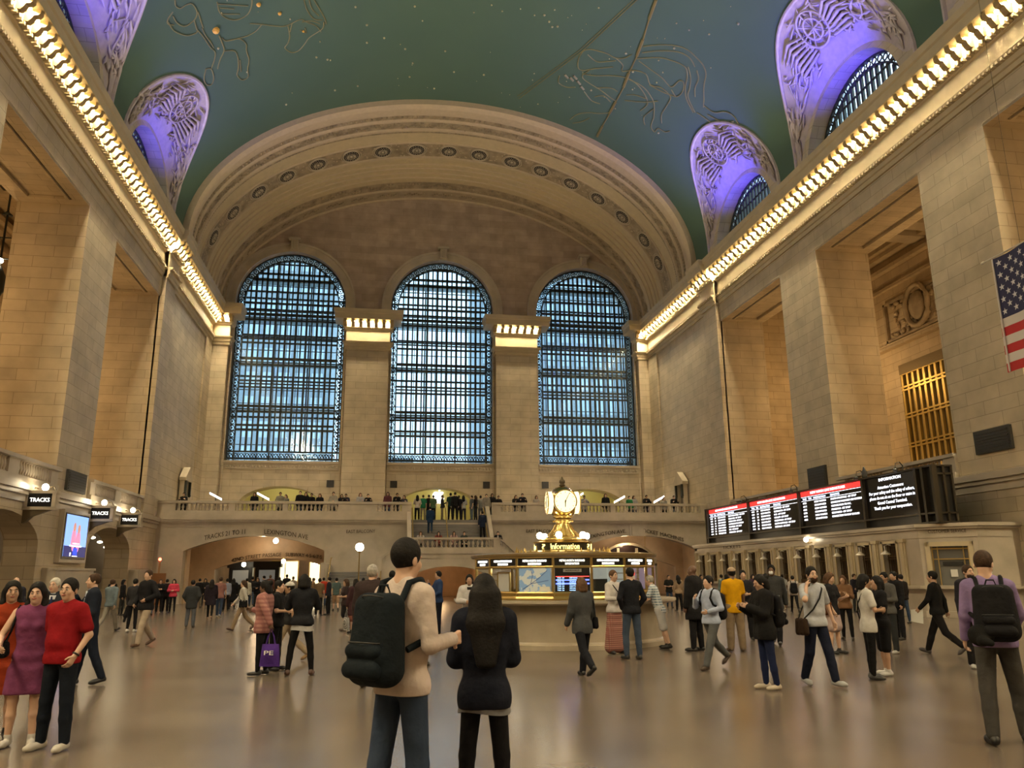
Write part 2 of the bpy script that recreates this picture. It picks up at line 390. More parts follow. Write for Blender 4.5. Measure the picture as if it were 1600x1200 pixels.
# piers between the windows with their capitals
PIL = [(-7.65, -4.19), (4.77, 8.27)]
def pier(x0, x1, nm):
    yf = 63.75
    mb = MB(); mb.mi = 0; mb.box(x0, x1, yf, YE+.2, ZB, 19.8)
    mb.box(x0-.0, x1, yf-.06, YE, ZB, 5.9)
    for e in (x0-.22, x1+.10): mb.box(e, e+.12, YE-.1, YE+.3, ZB, 20)
    mb.mi = 1; vs = []; 
    for p, z in ENT: vs += [(x0-p, yf-p, z), (x1+p, yf-p, z), (x1+p, YE+.3, z), (x0-p, YE+.3, z)]
    fs = []
    for i in range(len(ENT)-1):
        for a, b in ((0, 1), (1, 2), (3, 0)): fs.append([i*4+a, i*4+b, i*4+4+b, i*4+4+a])
    n = len(ENT)*4; fs.append([n-4, n-3, n-2, n-1]); mb.add(vs, fs)
    root = struct(mb, nm, [ST, SC])
    w = x1-x0; k = max(1, round((w+.3)/PITCH)); st = (w+.3)/k
    for i in range(k+1):
        x = x0-.15+i*st
        if abs(x) > W-.2: continue
        put_mod(x, yf-.32, PI, root)
        if i < k: put_bulb(x+st/2, yf-.58, root)
    return root
pier(*PIL[0], 'trim_3'); pier(*PIL[1], 'trim_4'); pier(-W-.2, -16.95, 'trim_8'); pier(17.3, W+.2, 'trim_9')
# rear wall closing the hall behind the camera
mb = MB(); mb.box(-30, 30, Y0-1, Y0, 0, 37); struct(mb, 'wall_rear', ST)
# vault ------------------------------------------------------------
CEIL = bpy.data.materials.new('painted_sky_plaster'); CEIL.use_nodes = True
nt = CEIL.node_tree; b = nt.nodes['Principled BSDF']; b.inputs['Roughness'].default_value = .75
tc = N(nt, 'ShaderNodeNewGeometry'); n1 = N(nt, 'ShaderNodeTexNoise'); n1.inputs['Scale'].default_value = .12; n1.inputs['Detail'].default_value = 8
nt.links.new(tc.outputs['Position'], n1.inputs['Vector']); cr = N(nt, 'ShaderNodeValToRGB'); cr.color_ramp.elements[0].position = .3; cr.color_ramp.elements[1].position = .7
cr.color_ramp.elements[0].color = (.060, .112, .084, 1); cr.color_ramp.elements[1].color = (.072, .128, .088, 1)
nt.links.new(n1.outputs['Fac'], cr.inputs[0]); nt.links.new(cr.outputs[0], b.inputs['Base Color'])
HW = 5.2
def out_z(t): return 23.7+6.45*max(0, 1-abs(t)**2.2)**(1/2.2)
def vx(z): return VA*math.sqrt(max(0, 1-((z-VZ)/VB)**2)) if z > VZ else VA
def ypts():
    ys = [Y0]; 
    for c in reversed(LUN): ys += [c-HW*math.cos(PI*k/28) for k in range(29)]
    ys.append(52.4); out = [ys[0]]
    for y in ys[1:]:
        if y-out[-1] > 1e-4: out.append(y)
    return out
ys = ypts(); NT = 64; P = []
for y in ys:
    c = min(LUN, key=lambda c: abs(c-y)); t = (y-c)/HW
    z0 = out_z(t) if abs(t) < 1 else 23.7
    th0 = math.asin(max(0, min(1, (z0-VZ)/VB))); row = []
    for k in range(NT+1):
        th = th0+(PI-2*th0)*k/NT; row.append((VA*math.cos(th), y, VZ+VB*math.sin(th)))
    P.append(row)
mb = MB(); mb.smooth = True; mb.grid(P); ceiling = struct(mb, 'ceiling', CEIL)
# plaster strip between cornice and vault
mb = MB()
for s in (-1, 1):
    xa, xb = sorted((s*(W+.0), s*(W+.5)))
    ysx = [Y0]+[v for c in reversed(LUN) for v in (c-4.15, c+4.15)]+[52.4]
    for i in range(0, len(ysx), 2): mb.box(xa, xb, ysx[i], ysx[i+1], 22.9, 24.3)
struct(mb, 'trim_10', SP)
# lunette vault cells ---------------------------------------------
PLAS = mat('white_plaster', (.44, .38, .38, 1), .6, noise=.12, nscale=3, bump=.35, bscale=6)
PLASD = mat('carved_plaster_figures', (.36, .30, .26, 1), .55, noise=.25, nscale=4)
def cell(s, c, idx):
    NP, NS = 36, 9; P = []
    def pt(f, q, lift=0.0):
        a = PI*f; ca = math.cos(a); ip = (s*(W+.05), c-4.45*ca, 23.05+4.1*math.sin(a))
        z = out_z(ca); op = (s*(vx(z)), c-HW*ca, z)
        k = q; bul = math.sin(PI*q)*.25*math.sin(a)
        p = Vector([ip[i]*(1-k)+op[i]*k for i in range(3)])
        nrm = Vector((-s*.55, 0, -.84)); return p-nrm*bul*-1*-1+nrm*lift
    for i in range(NP+1): P.append([tuple(pt(i/NP, j/NS)) for j in range(NS+1)])
    mb = MB(); mb.smooth = True; mb.grid(P); mb.smooth = False
    mb.tube([pt(i/NP, 1.0, .02) for i in range(NP+1)], .11, 6)
    # deep reveal ring round the window
    root = struct(mb, 'vault_cell', PLAS); root['kind'] = 'structure'; root.name = 'trim_%d' % (11+idx)
    # relief sculpture
    mb = MB(); mb.smooth = True; r = random.Random(40+idx)
    if c > 5:
        def leaf(f, q, L, ang, w=.09):
            p = pt(f, q, .06); p2 = pt(min(.98, max(.02, f+L*math.cos(ang)*.06)), min(.97, max(.04, q+L*math.sin(ang)*.16)), .10)
            m = (p+p2)/2; m = m+(pt(f, q, .2)-pt(f, q, 0))*.3
            mb.tube([p, m, p2], [.02, w, .015], 5)
        for side in (0, 1):
            f0 = .12 if side == 0 else .88; pts = []
            for k in range(14):
                f = f0+(.5-f0)*k/13*.78; q = .52+.22*math.sin(k*1.3); pts.append((f, q))
                for _ in range(5): leaf(f+r.uniform(-.02, .02), q+r.uniform(-.15, .15), r.uniform(.5, 1.3), r.uniform(0, 2*PI))
            mb.tube([pt(f, q, .10) for f, q in pts], .055, 5)
        # winged wheel in the middle
        for k in range(2):
            R = .11-.045*k; mb.tube([pt(.5+R*math.cos(a)*.55, .58+R*2.4*math.sin(a), .16) for a in [2*PI*j/18 for j in range(18)]], .07, 5, closed=True)
        for k in range(8):
            a = PI*k/4; mb.tube([pt(.5, .58, .16), pt(.5+.06*math.cos(a), .58+.26*math.sin(a), .16)], .045, 5)
        for sg in (-1, 1):
            for k in range(7):
                mb.tube([pt(.5+sg*.05, .62-.05*k, .14), pt(.5+sg*(.11+.008*k), .80-.07*k, .24), pt(.5+sg*(.19-.006*k), .86-.09*k, .14)], [.07, .11, .03], 5)
        for k in range(40):
            f = r.uniform(.36, .64); q = r.uniform(.2, .93); leaf(f, q, r.uniform(.5, 1.2), r.uniform(0, 2*PI), .07)
        mb.build('relief_sculpture', PLASD if idx in (0, 5) else PLAS, root)
    # window of the lunette
    X = s*(W+.95); root = empty('window_%d' % (4+idx), (X, c, 0)); root['kind'] = 'structure'
    mb = MB(); a_, b_ = 4.15, 3.95; ins = .62
    def ring(r0, r1, x0, x1):
        P = []
        for k in range(33):
            t = PI*k/32; f0 = (-(a_-r0)*math.cos(t), 23.0+(b_-r0)*math.sin(t)); f1 = (-(a_-r1)*math.cos(t), 23.0+(b_-r1)*math.sin(t))
            P.append([(x0, f0[0], f0[1]), (x1, f0[0], f0[1]), (x1, f1[0], f1[1]), (x0, f1[0], f1[1]), (x0, f0[0], f0[1])])
        mb.grid(P)
    ring(0, .12, -.08, .08); ring(ins-.1, ins, -.08, .08); mb.build('window_frame', BRONZE, root)
    mb = MB()
    for k in range(26):
        t = PI*(k+.5)/26; mb.tube([(0, -(a_-.31)*math.cos(t)+.17*math.cos(j*PI/4), 23.0+(b_-.31)*math.sin(t)+.17*math.sin(j*PI/4)) for j in range(8)], .05, 4, closed=True)
    mb.build('lattice_border', BRONZE, root)
    mb = MB(); k = -8
    while k <= 8:
        y = k*.42; tt = 1-(y/(a_-ins))**2
        if tt > 0: mb.box(-.07, .07, y-.075, y+.075, 22.9, 23.0+(b_-ins)*math.sqrt(tt))
        k += 1
    mb.build('mullions', BRONZE, root)
    mb = MB(); mb.box(-.09, .09, -3.3, 3.3, 24.55, 24.8); mb.box(-.05, .05, -2.6, 2.6, 25.55, 25.62); mb.build('transom', BRONZE, root)
    mb = MB(); pl = [(-4.1*math.cos(PI*k/24), 23.0+3.9*math.sin(PI*k/24)) for k in range(25)]; mb.prism([(u, z) for u, z in pl], .04*s, .06*s, 'x'); mb.build('glass_pane', GLASS, root)
for i, c in enumerate(LUN):
    cell(1, c, i); cell(-1, c, i+5)
# end arch ---------------------------------------------------------
def sec(Y, d, drop=None, n=96, a0=None):
    s = 1.5*(Y-52.4)/12 if drop is None else drop; row = []
    zb = 22.9; zc = VZ-s; t0 = math.asin(max(-1, min(1, (zb-zc)/(VB-d))))
    for k in range(n+1):
        t = t0+(PI-2*t0)*k/n; row.append(((VA-d)*math.cos(t), Y, zc+(VB-d)*math.sin(t)))
    return row
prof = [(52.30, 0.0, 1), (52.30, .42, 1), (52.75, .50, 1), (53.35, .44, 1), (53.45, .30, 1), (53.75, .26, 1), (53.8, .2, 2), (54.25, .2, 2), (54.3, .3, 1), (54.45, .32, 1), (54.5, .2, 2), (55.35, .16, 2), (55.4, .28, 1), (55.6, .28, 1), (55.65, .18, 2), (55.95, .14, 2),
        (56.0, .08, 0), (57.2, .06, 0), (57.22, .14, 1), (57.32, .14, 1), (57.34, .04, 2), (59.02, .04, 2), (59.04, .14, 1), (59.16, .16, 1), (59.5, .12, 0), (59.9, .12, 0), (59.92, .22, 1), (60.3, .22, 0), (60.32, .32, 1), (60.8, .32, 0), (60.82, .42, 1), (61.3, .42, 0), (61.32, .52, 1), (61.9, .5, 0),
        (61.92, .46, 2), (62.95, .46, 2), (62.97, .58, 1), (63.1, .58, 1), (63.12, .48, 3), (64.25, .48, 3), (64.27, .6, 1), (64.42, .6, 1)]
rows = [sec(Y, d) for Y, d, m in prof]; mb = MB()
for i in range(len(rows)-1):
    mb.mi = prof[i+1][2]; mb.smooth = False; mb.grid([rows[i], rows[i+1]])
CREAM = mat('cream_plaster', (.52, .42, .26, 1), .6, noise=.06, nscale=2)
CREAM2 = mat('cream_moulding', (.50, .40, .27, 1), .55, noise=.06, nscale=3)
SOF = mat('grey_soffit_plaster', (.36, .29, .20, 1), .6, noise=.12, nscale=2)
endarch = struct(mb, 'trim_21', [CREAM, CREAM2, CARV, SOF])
# carved leaf rows
mb = MB(); mb.smooth = True
def along(Y, d, f):
    s = 1.5*(Y-52.4)/12; zc = VZ-s; t0 = math.asin((22.9-zc)/(VB-d)); t = t0+(PI-2*t0)*f
    p = Vector(((VA-d)*math.cos(t), Y, zc+(VB-d)*math.sin(t))); tn = Vector((-(VA-d)*math.sin(t), 0, (VB-d)*math.cos(t))).normalized(); nn = Vector((-tn.z, 0, tn.x))
    if nn.z > 0: nn = -nn
    return p, tn, nn
def blob(Y, d, f, r, lift=.0):
    p, tn, nn = along(Y, d, f); p = p+nn*lift; n0 = len(mb.v)
    M = Matrix(((tn.x, 0, nn.x, p.x), (tn.y, 1, nn.y, p.y), (tn.z, 0, nn.z, p.z), (0, 0, 0, 1))); mb.T = M; mb.sphere((0, 0, 0), r, 5, 4); mb.T = None
for k in range(150): blob(54.03, .22, (k+.5)/150, (.10, .17, .09)); 
rr = random.Random(3)
for k in range(230):
    blob(54.92+.26*math.sin(k*.9), .2, (k+.5)/230, (.13, .10, .09)); blob(54.92+rr.uniform(-.38, .38), .2, (k+.5)/230, (.07, .09, .07))
for k in range(190): blob(55.8, .16, (k+.5)/190, (.08, .12, .08))
for k in range(200):
    blob(62.43+.3*math.sin(k*.8), .48, (k+.5)/200, (.14, .10, .08)); blob(62.43+rr.uniform(-.4, .4), .48, (k+.5)/200, (.07, .08, .06))
for k in range(23):
    f = (k+.5)/23
    for j in range(-4, 5): blob(63.7+.12*math.sin(j*2), .5, f+j*.0036, (.10, .22-.035*abs(j), .06))
mb.build('carved_foliage', CARV, endarch)
# rosettes
ROS = mat('dark_rosette_recess', (.045, .038, .03, 1), .7); ROW = mat('pale_rosette_petals', (.50, .42, .30, 1), .6)
mb = MB(); mb.mi = 0; mb.lathe([(.60, 0), (.60, .03)], 28); mb.mi = 1
mb.smooth = True; mb.tube([(.66*math.cos(2*PI*k/28), .66*math.sin(2*PI*k/28), .02) for k in range(28)], .045, 5, closed=True); mb.tube([(.80*math.cos(2*PI*k/28), .74*math.sin(2*PI*k/28), .02) for k in range(28)], .035, 5, closed=True)
mb.sphere((0, 0, .06), (.12, .12, .07), 8, 5)
for k in range(16):
    a = 2*PI*k/16; mb.tube([(.15*math.cos(a), .15*math.sin(a), .05), (.32*math.cos(a), .32*math.sin(a), .09), (.42*math.cos(a), .42*math.sin(a), .05)], [.012, .04, .012], 4)
    mb.sphere((.5*math.cos(a+.2), .5*math.sin(a+.2), .04), (.035, .035, .03), 5, 4)
_t = mb.build('rosette', [ROS, ROW]); RM_ = _t.data; bpy.data.objects.remove(_t)
def arc_frac(F, Y=58.2, d=.06):
    # convert an arc length fraction to parameter fraction
    pts = [along(Y, d, k/400)[0] for k in range(401)]; L = [0]
    for a, b_ in zip(pts[:-1], pts[1:]): L.append(L[-1]+(b_-a).length)
    tgt = F*L[-1]; return next(k for k in range(401) if L[k] >= tgt-1e-9)/400
PX = [(327,370),(361,327),(402,296),(447,271),(497,254),(548,243),(599,236),(650,232),(701,233),(750,239),(799,249),(846,264),(892,284),(936,306),(976,334),(1012,369),(1040,411)]
for (u, v) in PX:
    r = ray(u, v); best = min(range(401), key=lambda k: abs(np.cross(r/np.linalg.norm(r), np.array(along(58.18, .06, k/400)[0])-C0)).sum())
    p, tn, nn = along(58.18, .04, best/400)
    o = bpy.data.objects.new('rosette', RM_); COL.objects.link(o); o.parent = endarch
    yv = Vector((0, 1, -.125)); yv = (yv-tn*yv.dot(tn)).normalized(); nn = tn.cross(yv); nn = nn if nn.z < 0 else -nn; yv = nn.cross(tn); p = p+nn*.04; o.matrix_world = Matrix(((tn.x, yv.x, nn.x, p.x+nn.x*.01), (tn.y, yv.y, nn.y, p.y), (tn.z, yv.z, nn.z, p.z+nn.z*.01), (0, 0, 0, 1)))
# scroll relief between rosettes
mb = MB(); mb.smooth = True
for k in range(120):
    f = (k+.5)/120
    for j in range(3): blob(58.18+rr.uniform(-.75, .75), .05, f+rr.uniform(-.003, .003), (.09, .06, .04))
mb.build('scroll_relief', CREAM2, endarch)
# great windows ----------------------------------------------------
def big_window(i, c, h, refx):
    root = empty('window_%d' % (i+1), (c, YE+.6, 0)); root['kind'] = 'structure'
    zy = lambda y: float(on_y(refx, y, YE+.6)[2])
    off = [0, 10, 18][i]
    inner = h-.62
    def top(x, R): return ZSP+math.sqrt(max(0, R*R-x*x)) if abs(x) < R else None
    def ring(mb, r0, r1, y0, y1):
        P = []
        for k in range(41):
            t = PI*k/40; P.append([(-r*math.cos(t), y, ZSP+r*math.sin(t)) for r, y in ((r0, y0), (r0, y1), (r1, y1), (r1, y0), (r0, y0))])
        mb.grid(P)
        for sg in (-1, 1): mb.box(min(sg*r0, sg*r1), max(sg*r0, sg*r1), y0, y1, ZS, ZSP)
    mb = MB(); ring(mb, h-.10, h+.01, -.12, .12); ring(mb, inner-.02, inner+.09, -.12, .12); mb.box(-h, h, -.12, .12, ZS, ZS+.14); mb.box(-h, h, -.14, .14, ZS+.78, ZS+.9)
    mb.build('window_frame', BRONZE, root)
    mb = MB(); R = h-.3
    z = ZS+1.15
    while z < ZSP:
        for sg in (-1, 1):
            mb.tube([(sg*R+.2*math.cos(j*PI/4), 0, z+.22*math.sin(j*PI/4)) for j in range(8)], .04, 4, closed=True); mb.box(sg*R-.2, sg*R+.2, -.03, .03, z+.24, z+.29); mb.sphere((sg*R, -.03, z), (.08, .05, .09), 5, 4)
        z += .53
    for k in range(24):
        t = PI*(k+.5)/24; mb.tube([(-R*math.cos(t)+.2*math.cos(j*PI/4), 0, ZSP+R*math.sin(t)+.2*math.sin(j*PI/4)) for j in range(8)], .045, 4, closed=True); mb.sphere((-R*math.cos(t), -.03, ZSP+R*math.sin(t)), (.08, .05, .08), 5, 4)
    x = -h+.3
    while x < h-.2:
        mb.tube([(x+.2*math.cos(j*PI/4), 0, ZS+.46+.24*math.sin(j*PI/4)) for j in range(8)], .045, 4, closed=True); mb.tube([(x-.2, 0, ZS+.2), (x+.2, 0, ZS+.72)], .03, 4); mb.tube([(x+.2, 0, ZS+.2), (x-.2, 0, ZS+.72)], .03, 4); x += .44
    mb.build('lattice_border', BRONZE, root)
    mb = MB(); nb = 18; st = 2*inner/nb
    for k in range(1, nb):
        x = -inner+k*st; w = .11 if k % 2 else .17; zt = top(x, inner)
        mb.box(x-w/2, x+w/2, -.10, .10, ZS+.8, zt)
    mb.build('mullions', BRONZE, root)
    mb = MB()
    bars = [(491, 494.5, .12), (500, 503, .12), (524, 526.5, .08), (530, 532, .06), (536, 538.5, .08), (560, 563.5, .12), (570, 573, .12), (595, 597.5, .08), (600, 602, .06), (605, 607.5, .08), (634, 637.5, .12), (643, 646, .12), (664, 667, .12), (671, 674, .12), (428, 430.5, .1), (438, 441, .1), (456, 458.5, .08), (474, 477, .08), (484, 487, .06), (413, 415, .06)]
    for y0, y1, d in bars:
        za, zb_ = zy(y1+off), zy(y0+off); zm = (za+zb_)/2; wd = inner if zm < ZSP else math.sqrt(max(.1, inner**2-(zm-ZSP)**2))
        mb.box(-wd, wd, -d, d, za, zb_)
    mb.build('transoms', BRONZE, root)
    mb = MB()
    for y0, y1 in ((492, 502), (561, 572), (634, 645), (431, 441)):
        zm = zy((y0+y1)/2+off); wd = h-.1 if zm < ZSP else math.sqrt((h-.1)**2-(zm-ZSP)**2)
        mb.box(-wd, wd, .1, 1.5, zm-.07, zm+.05)
    mb.build('catwalk', mat('frosted_walkway_glass', (.22, .29, .31, 1), .3), root)
    # outer skin
    mb = MB(); nb = 9; st = 2*(h-.3)/nb
    for k in range(nb+1):
        x = -(h-.3)+k*st; zt = top(x, h) or ZSP; w = .05 if k % 3 else .12
        mb.box(x-w/2, x+w/2, 1.5, 1.6, ZS, zt)
    z = ZS+.5
    while z < ZSP+h-.4:
        wd = h if z < ZSP else math.sqrt(h*h-(z-ZSP)**2); t = .16 if int((z-ZS)/1.15) % 3 == 0 else .06
        mb.box(-wd, wd, 1.5, 1.6, z-t/2, z+t/2); z += 1.15
    for sg in (-1, 1): mb.box(min(sg*h, sg*(h+.4)), max(sg*h, sg*(h+.4)), 1.1, 1.7, ZS-.2, ZSP+.5)
    mb.build('outer_sash', BRONZE, root)
    for nm, y in (('glass_pane', .0), ('outer_pane', 1.55)):
        mb = MB(); pl = [(-h, ZS)]+[(-h*math.cos(PI*k/32), ZSP+h*math.sin(PI*k/32)) for k in range(33)]+[(h, ZS)]
        mb.prism(pl, y+.005, y+.02, 'y'); mb.build(nm, GLASS, root)
for i, (c, h) in enumerate(WIN): big_window(i, c, h, [450, 690, 915][i])
# reveal tunnel closing the gap round the double windows
mb = MB()
for c, h in WIN:
    P = []
    pl = [(-h-.02, ZS-.02)]+[(-(h+.02)*math.cos(PI*k/32), ZSP+(h+.02)*math.sin(PI*k/32)) for k in range(33)]+[(h+.02, ZS-.02)]
    pl.append(pl[0])
    for u, z in pl: P.append([(c+u, YE+1.4, z), (c+u, YE+2.4, z)])
    mb.grid(P)
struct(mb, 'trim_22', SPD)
# side halls -------------------------------------------------------
WALLY = stone('hall_wall_stone', (.50, .40, .26, 1), (.42, .33, .21, 1), (.24, .18, .11, 1))
def side_hall(s, nm):
    X = lambda a, b: tuple(sorted((s*a, s*b)))
    XO = 27.0
    mb = MB()
    xa, xb = X(W, XO+1); mb.box(xa, xb, Y0, 54, ZB-.35, ZB-.02)      # gallery floor
    xa, xb = X(21.4, XO+1)
    mb.box(xa, xb, 49.6, 50.4, ZB, 23); mb.box(xa, xb, Y0-1, Y0, ZB, 23)
    xa, xb = X(21.4, XO+1); mb.box(xa, xb, Y0, 50, 22.1, 22.4)
    # outer wall with tall bays
    cs = [(a+b)/2-4.5 for a, b in OPEN]
    mp = (lambda u, d, z: (s*d, u, z))
    arch_wall(mb, Y0, 50, ZB, 22.4, XO, XO+.8, [dict(c=c, hw=2.6, zs=14.0, rise=0, ell=False, n=1) for c in cs], mp)
    # cornice of the hall
    for p, z0, z1 in ((.9, 21.3, 21.6), (.6, 21.0, 21.3), (.35, 20.2, 20.45), (.2, 19.0, 19.2), (.3, 15.3, 15.5), (.4, 15.15, 15.3)):
        xa, xb = X(XO-p, XO); mb.box(xa, xb, Y0, 50, z0, z1)
    root = struct(mb, nm, WALLY)
    # deep beams and dark coffers overhead
    mb = MB()
    for a, b in OPEN:
        for y in (a-1.6, b+.6):
            xa, xb = X(21.4, XO); mb.box(xa, xb, y, y+1.0, 20.9, 22.1)
    mb.build('ceiling_beams', SP, root)
    mb = MB()
    for c in cs:
        for k in range(4):
            xa, xb = X(22.4+k*1.0, 23.1+k*1.0)
            for j in range(6): mb.box(xa, xb, c-3+j*1.0, c-2.3+j*1.0, 22.02, 22.12)
    mb.build('ceiling_coffers', mat('dark_coffer', (.03, .025, .02, 1), .7), root)
    # carved panel above each bay
    mb = MB(); mb.smooth = True; r = random.Random(9)
    for c in cs:
        mb.smooth = False
        for (ya, yb, za, zb_) in ((c-3.2, c+3.2, 15.6, 15.75), (c-3.2, c+3.2, 18.0, 18.15), (c-3.2, c-3.05, 15.6, 18.15), (c+3.05, c+3.2, 15.6, 18.15)):
            xa, xb = X(XO-.2, XO); mb.box(xa, xb, ya, yb, za, zb_)
        mb.smooth = True
        mb.tube([(s*(XO-.25), c+1.0*math.cos(2*PI*k/20), 17.1+1.25*math.sin(2*PI*k/20)) for k in range(20)], .16, 6, closed=True)
        mb.sphere((s*(XO-.2), c, 17.1), (.2, .7, .9), 10, 8)
        for k in range(90):
            y = r.uniform(-2.9, 2.9); z = r.uniform(15.85, 17.9); mb.sphere((s*(XO-.08), c+y, z), (.13, r.uniform(.08, .22), r.uniform(.08, .2)), 5, 4)
    mb.build('carved_panels', CARV, root)
    # bronze grilles in the bays
    for c in cs:
        w = empty('window_grille', (s*(XO+.1), c, 0)); w.parent = root
        mb = MB()
        for k in range(11): y = -2.5+k*.5; mb.box(-.08, .08, y-.09, y+.09, ZB+.8, 13.4)
        for z in (ZB+.8, 7.2, 7.4, 8.9, 9.1, 10.7, 10.9, 12.4, 12.6, 13.4): mb.box(-.12, .12, -2.6, 2.6, z-.05, z+.05)
        mb.build('gilded_bars', GOLD, w)
        mb = MB(); mb.box(-.15, .15, -2.6, 2.6, 13.4, 14.0); mb.box(-.15, .15, -2.6, 2.6, ZB, ZB+.8)
        mb.build('frieze_panel', mat('carved_bronze', (.16, .12, .06, 1), .5, .5, bump=1, bscale=14), w)
        mb = MB(); mb.box(.35*s-.05, .35*s+.05, -2.6, 2.6, ZB, 14.0); mb.build('amber_glass', mat('lit_amber_pane', (.30, .22, .09, 1), .35), w)
    return root
side_hall(-1, 'wall_gallery_left'); side_hall(1, 'wall_gallery_right')
# lower passage on the left behind the arches
mb = MB(); mb.box(-26.4, -25.6, Y0, 54, 0, 5); mb.box(-26, -W-1.2, Y0, 54, 4.35, 4.6); mb.box(-26, -W-1.3, 53.6, 54, 0, 4.4); mb.box(-26, -W-1.3, Y0-.4, Y0, 0, 4.4)
for a, b in OPEN[:-1]:
    mb.box(-25.8, -W-1.3, a-2.1, a-1.6, 0, 4.4)
struct(mb, 'wall_passage', SM)
# ================================================================ BALCONY, STAIRCASE
YB = 53.0
bal_prof = [(.085, 0), (.085, .04), (.05, .05), (.045, .09), (.08, .17), (.085, .22), (.06, .31), (.038, .37), (.05, .385), (.05, .40), (.075, .405), (.075, .44)]
mb = MB(); mb.smooth = True; mb.lathe(bal_prof, 10); _t = mb.build('baluster', SM); BALM = _t.data; bpy.data.objects.remove(_t)
def put_bal(x, y, z, parent, sc=1.0, mesh=None):
    o = bpy.data.objects.new('baluster', mesh or BALM); COL.objects.link(o); o.parent = parent; o.location = (x, y, z); o.scale = (1, 1, sc); return o
mb = MB()
arch_wall(mb, -W, W, 0, 4.98, YB, YB+.7, [dict(c=-12.25, hw=4.3, zs=3.2, rise=.92, ell=False, n=24), dict(c=.1, hw=2.5, zs=1.6, rise=.8, ell=True, n=12), dict(c=13.0, hw=4.3, zs=3.2, rise=.95, ell=False, n=24)], mpY)
mb.box(-W, -2.5, YB+.3, YE+.1, 4.98, ZB); mb.box(2.5, W, YB+.3, YE+.1, 4.98, ZB); mb.box(-2.5, 2.5, YB+.5, YE+.1, 4.98, ZB)
# blind panels framed above the arches
for c in (-12.25, 13.0):
    mb.box(c-.42, c+.42, YB-.10, YB, 4.1, 4.98); mb.box(c-.58, c+.58, YB-.05, YB, 4.1, 4.98)
for x0, x1 in ((-W+.1, -12.9), (-11.6, -6.9), (6.9, 12.3), (13.7, W-.1)):
    mb.box(x0, x1, YB-.03, YB, 4.66, 4.72)
balc = struct(mb, 'wall_balcony', SM)
for x0, x1, nm in ((-W, -2.5, 'trim_23'), (2.5, W, 'trim_24')):
    mb = MB()
    for p, z0, z1 in ((.12, 4.90, 5.0), (.25, 5.0, 5.12), (.34, 5.12, 5.40), (.20, 5.40, 5.5)): mb.box(x0, x1, YB-p, YB+.4, z0, z1)
    struct(mb, nm, SM)
def balustrade(x0, x1, runs, label, y=YB, z=5.5, h=.82):
    root = empty('balustrade', ((x0+x1)/2, y, z)); cx = (x0+x1)/2
    tag(root, label, 'balustrade', 'stone balustrades of the east balcony')
    mb = MB(); mb.box(x0-cx, x1-cx, -.14, .2, 0, .20)
    e = x0
    for a, b in runs+[(x1, x1)]:
        mb.box(e-cx, a-cx, -.14, .2, .20, .66)
        if a-e > 1.2: mb.box(e-cx+.2, a-cx-.2, -.16, -.14, .26, .6)
        e = b
    mb.build('plinth', SM, root)
    mb = MB(); mb.box(x0-cx, x1-cx, -.20, .26, .66, .74); mb.box(x0-cx, x1-cx, -.16, .22, .74, .82); mb.build('handrail', SM, root)
    for a, b in runs:
        n = max(2, round((b-a)/.26)); st = (b-a)/n
        for k in range(n): put_bal(a-cx+(k+.5)*st, .03, .21, root, .455/.44)
    return root
balustrade(-W, -2.45, [(-17.2, -14.0), (-13.6, -10.7), (-10.35, -7.2), (-4.75, -3.1)], 'long marble balustrade left of the central steps on the east balcony')
balustrade(2.9, W-.2, [(3.5, 5.2), (8.6, 11.1), (11.45, 14.3), (14.65, 17.6)], 'long marble balustrade right of the central steps on the east balcony')
# side gallery balustrades
def side_bal(s, a, b, label):
    root = empty('balustrade', (s*W, (a+b)/2, ZB)); tag(root, label, 'balustrade', 'gallery balustrades between the piers')
    c = (a+b)/2; L = (b-a)/2; mb = MB()
    for x0, x1, z0, z1 in ((-.12, .2, 0, .28), ): mb.box(min(-s*x0, -s*x1), max(-s*x0, -s*x1), -L, L, z0, z1)
    for y in (-L, -.45, L-.7): xx = sorted((s*.2, -s*.12)); mb.box(xx[0], xx[1], y, y+(.9 if y == -.45 else .7), .28, .88)
    mb.build('plinth', SM, root)
    mb = MB(); mb.box(-.22, .26, -L, L, .88, 1.02); mb.build('handrail', SM, root)
    for y0, y1 in ((-L+.7, -.45), (.45, L-.7)):
        n = 13; st = (y1-y0)/n
        for k in range(n): put_bal(0, y0+(k+.5)*st, .28, root, .60/.44)
side_bal(-1, *OPEN[0], 'marble gallery balustrade on the left wall nearest the end wall')
side_bal(-1, *OPEN[1], 'marble gallery balustrade on the left wall, nearer the camera')
side_bal(1, *OPEN[0], 'marble gallery balustrade on the right wall behind the departure board')
side_bal(1, *OPEN[1], 'marble gallery balustrade on the right wall under the gilded window')
# lettering cut in the wall
def arc_text(body, px0, px1, pyA, pyB, bow, sz, nm='lettering', Y=YB, parent=balc, mt=LETTER):
    a = on_y(px0, pyA, Y); b_ = on_y(px1, pyB, Y); w = b_[0]-a[0]; cx = (a[0]+b_[0])/2
    def wp(x, y, z):
        t = x/w+.5; return (x, y+(a[2]+(b_[2]-a[2])*t)+bow*(t-t*t)*4, z)
    text_mesh(body, sz, mt, parent, nm, width=w, warp=wp, loc=(cx, Y-.045, 0), extrude=.012)
arc_text('TRACKS 21 TO 11', 320, 384, 841, 831, .06, .42); arc_text('LEXINGTON AVE', 413, 481, 831, 840, .06, .42)
arc_text('EAST BALCONY', 541, 586, 831, 830, 0, .30); arc_text('EAST BALCONY', 822, 866, 830, 830, 0, .30)
arc_text('LEXINGTON AVE.', 918, 978, 840, 830, .06, .36); arc_text('TICKET MACHINES', 1003, 1068, 829, 844, .05, .36)
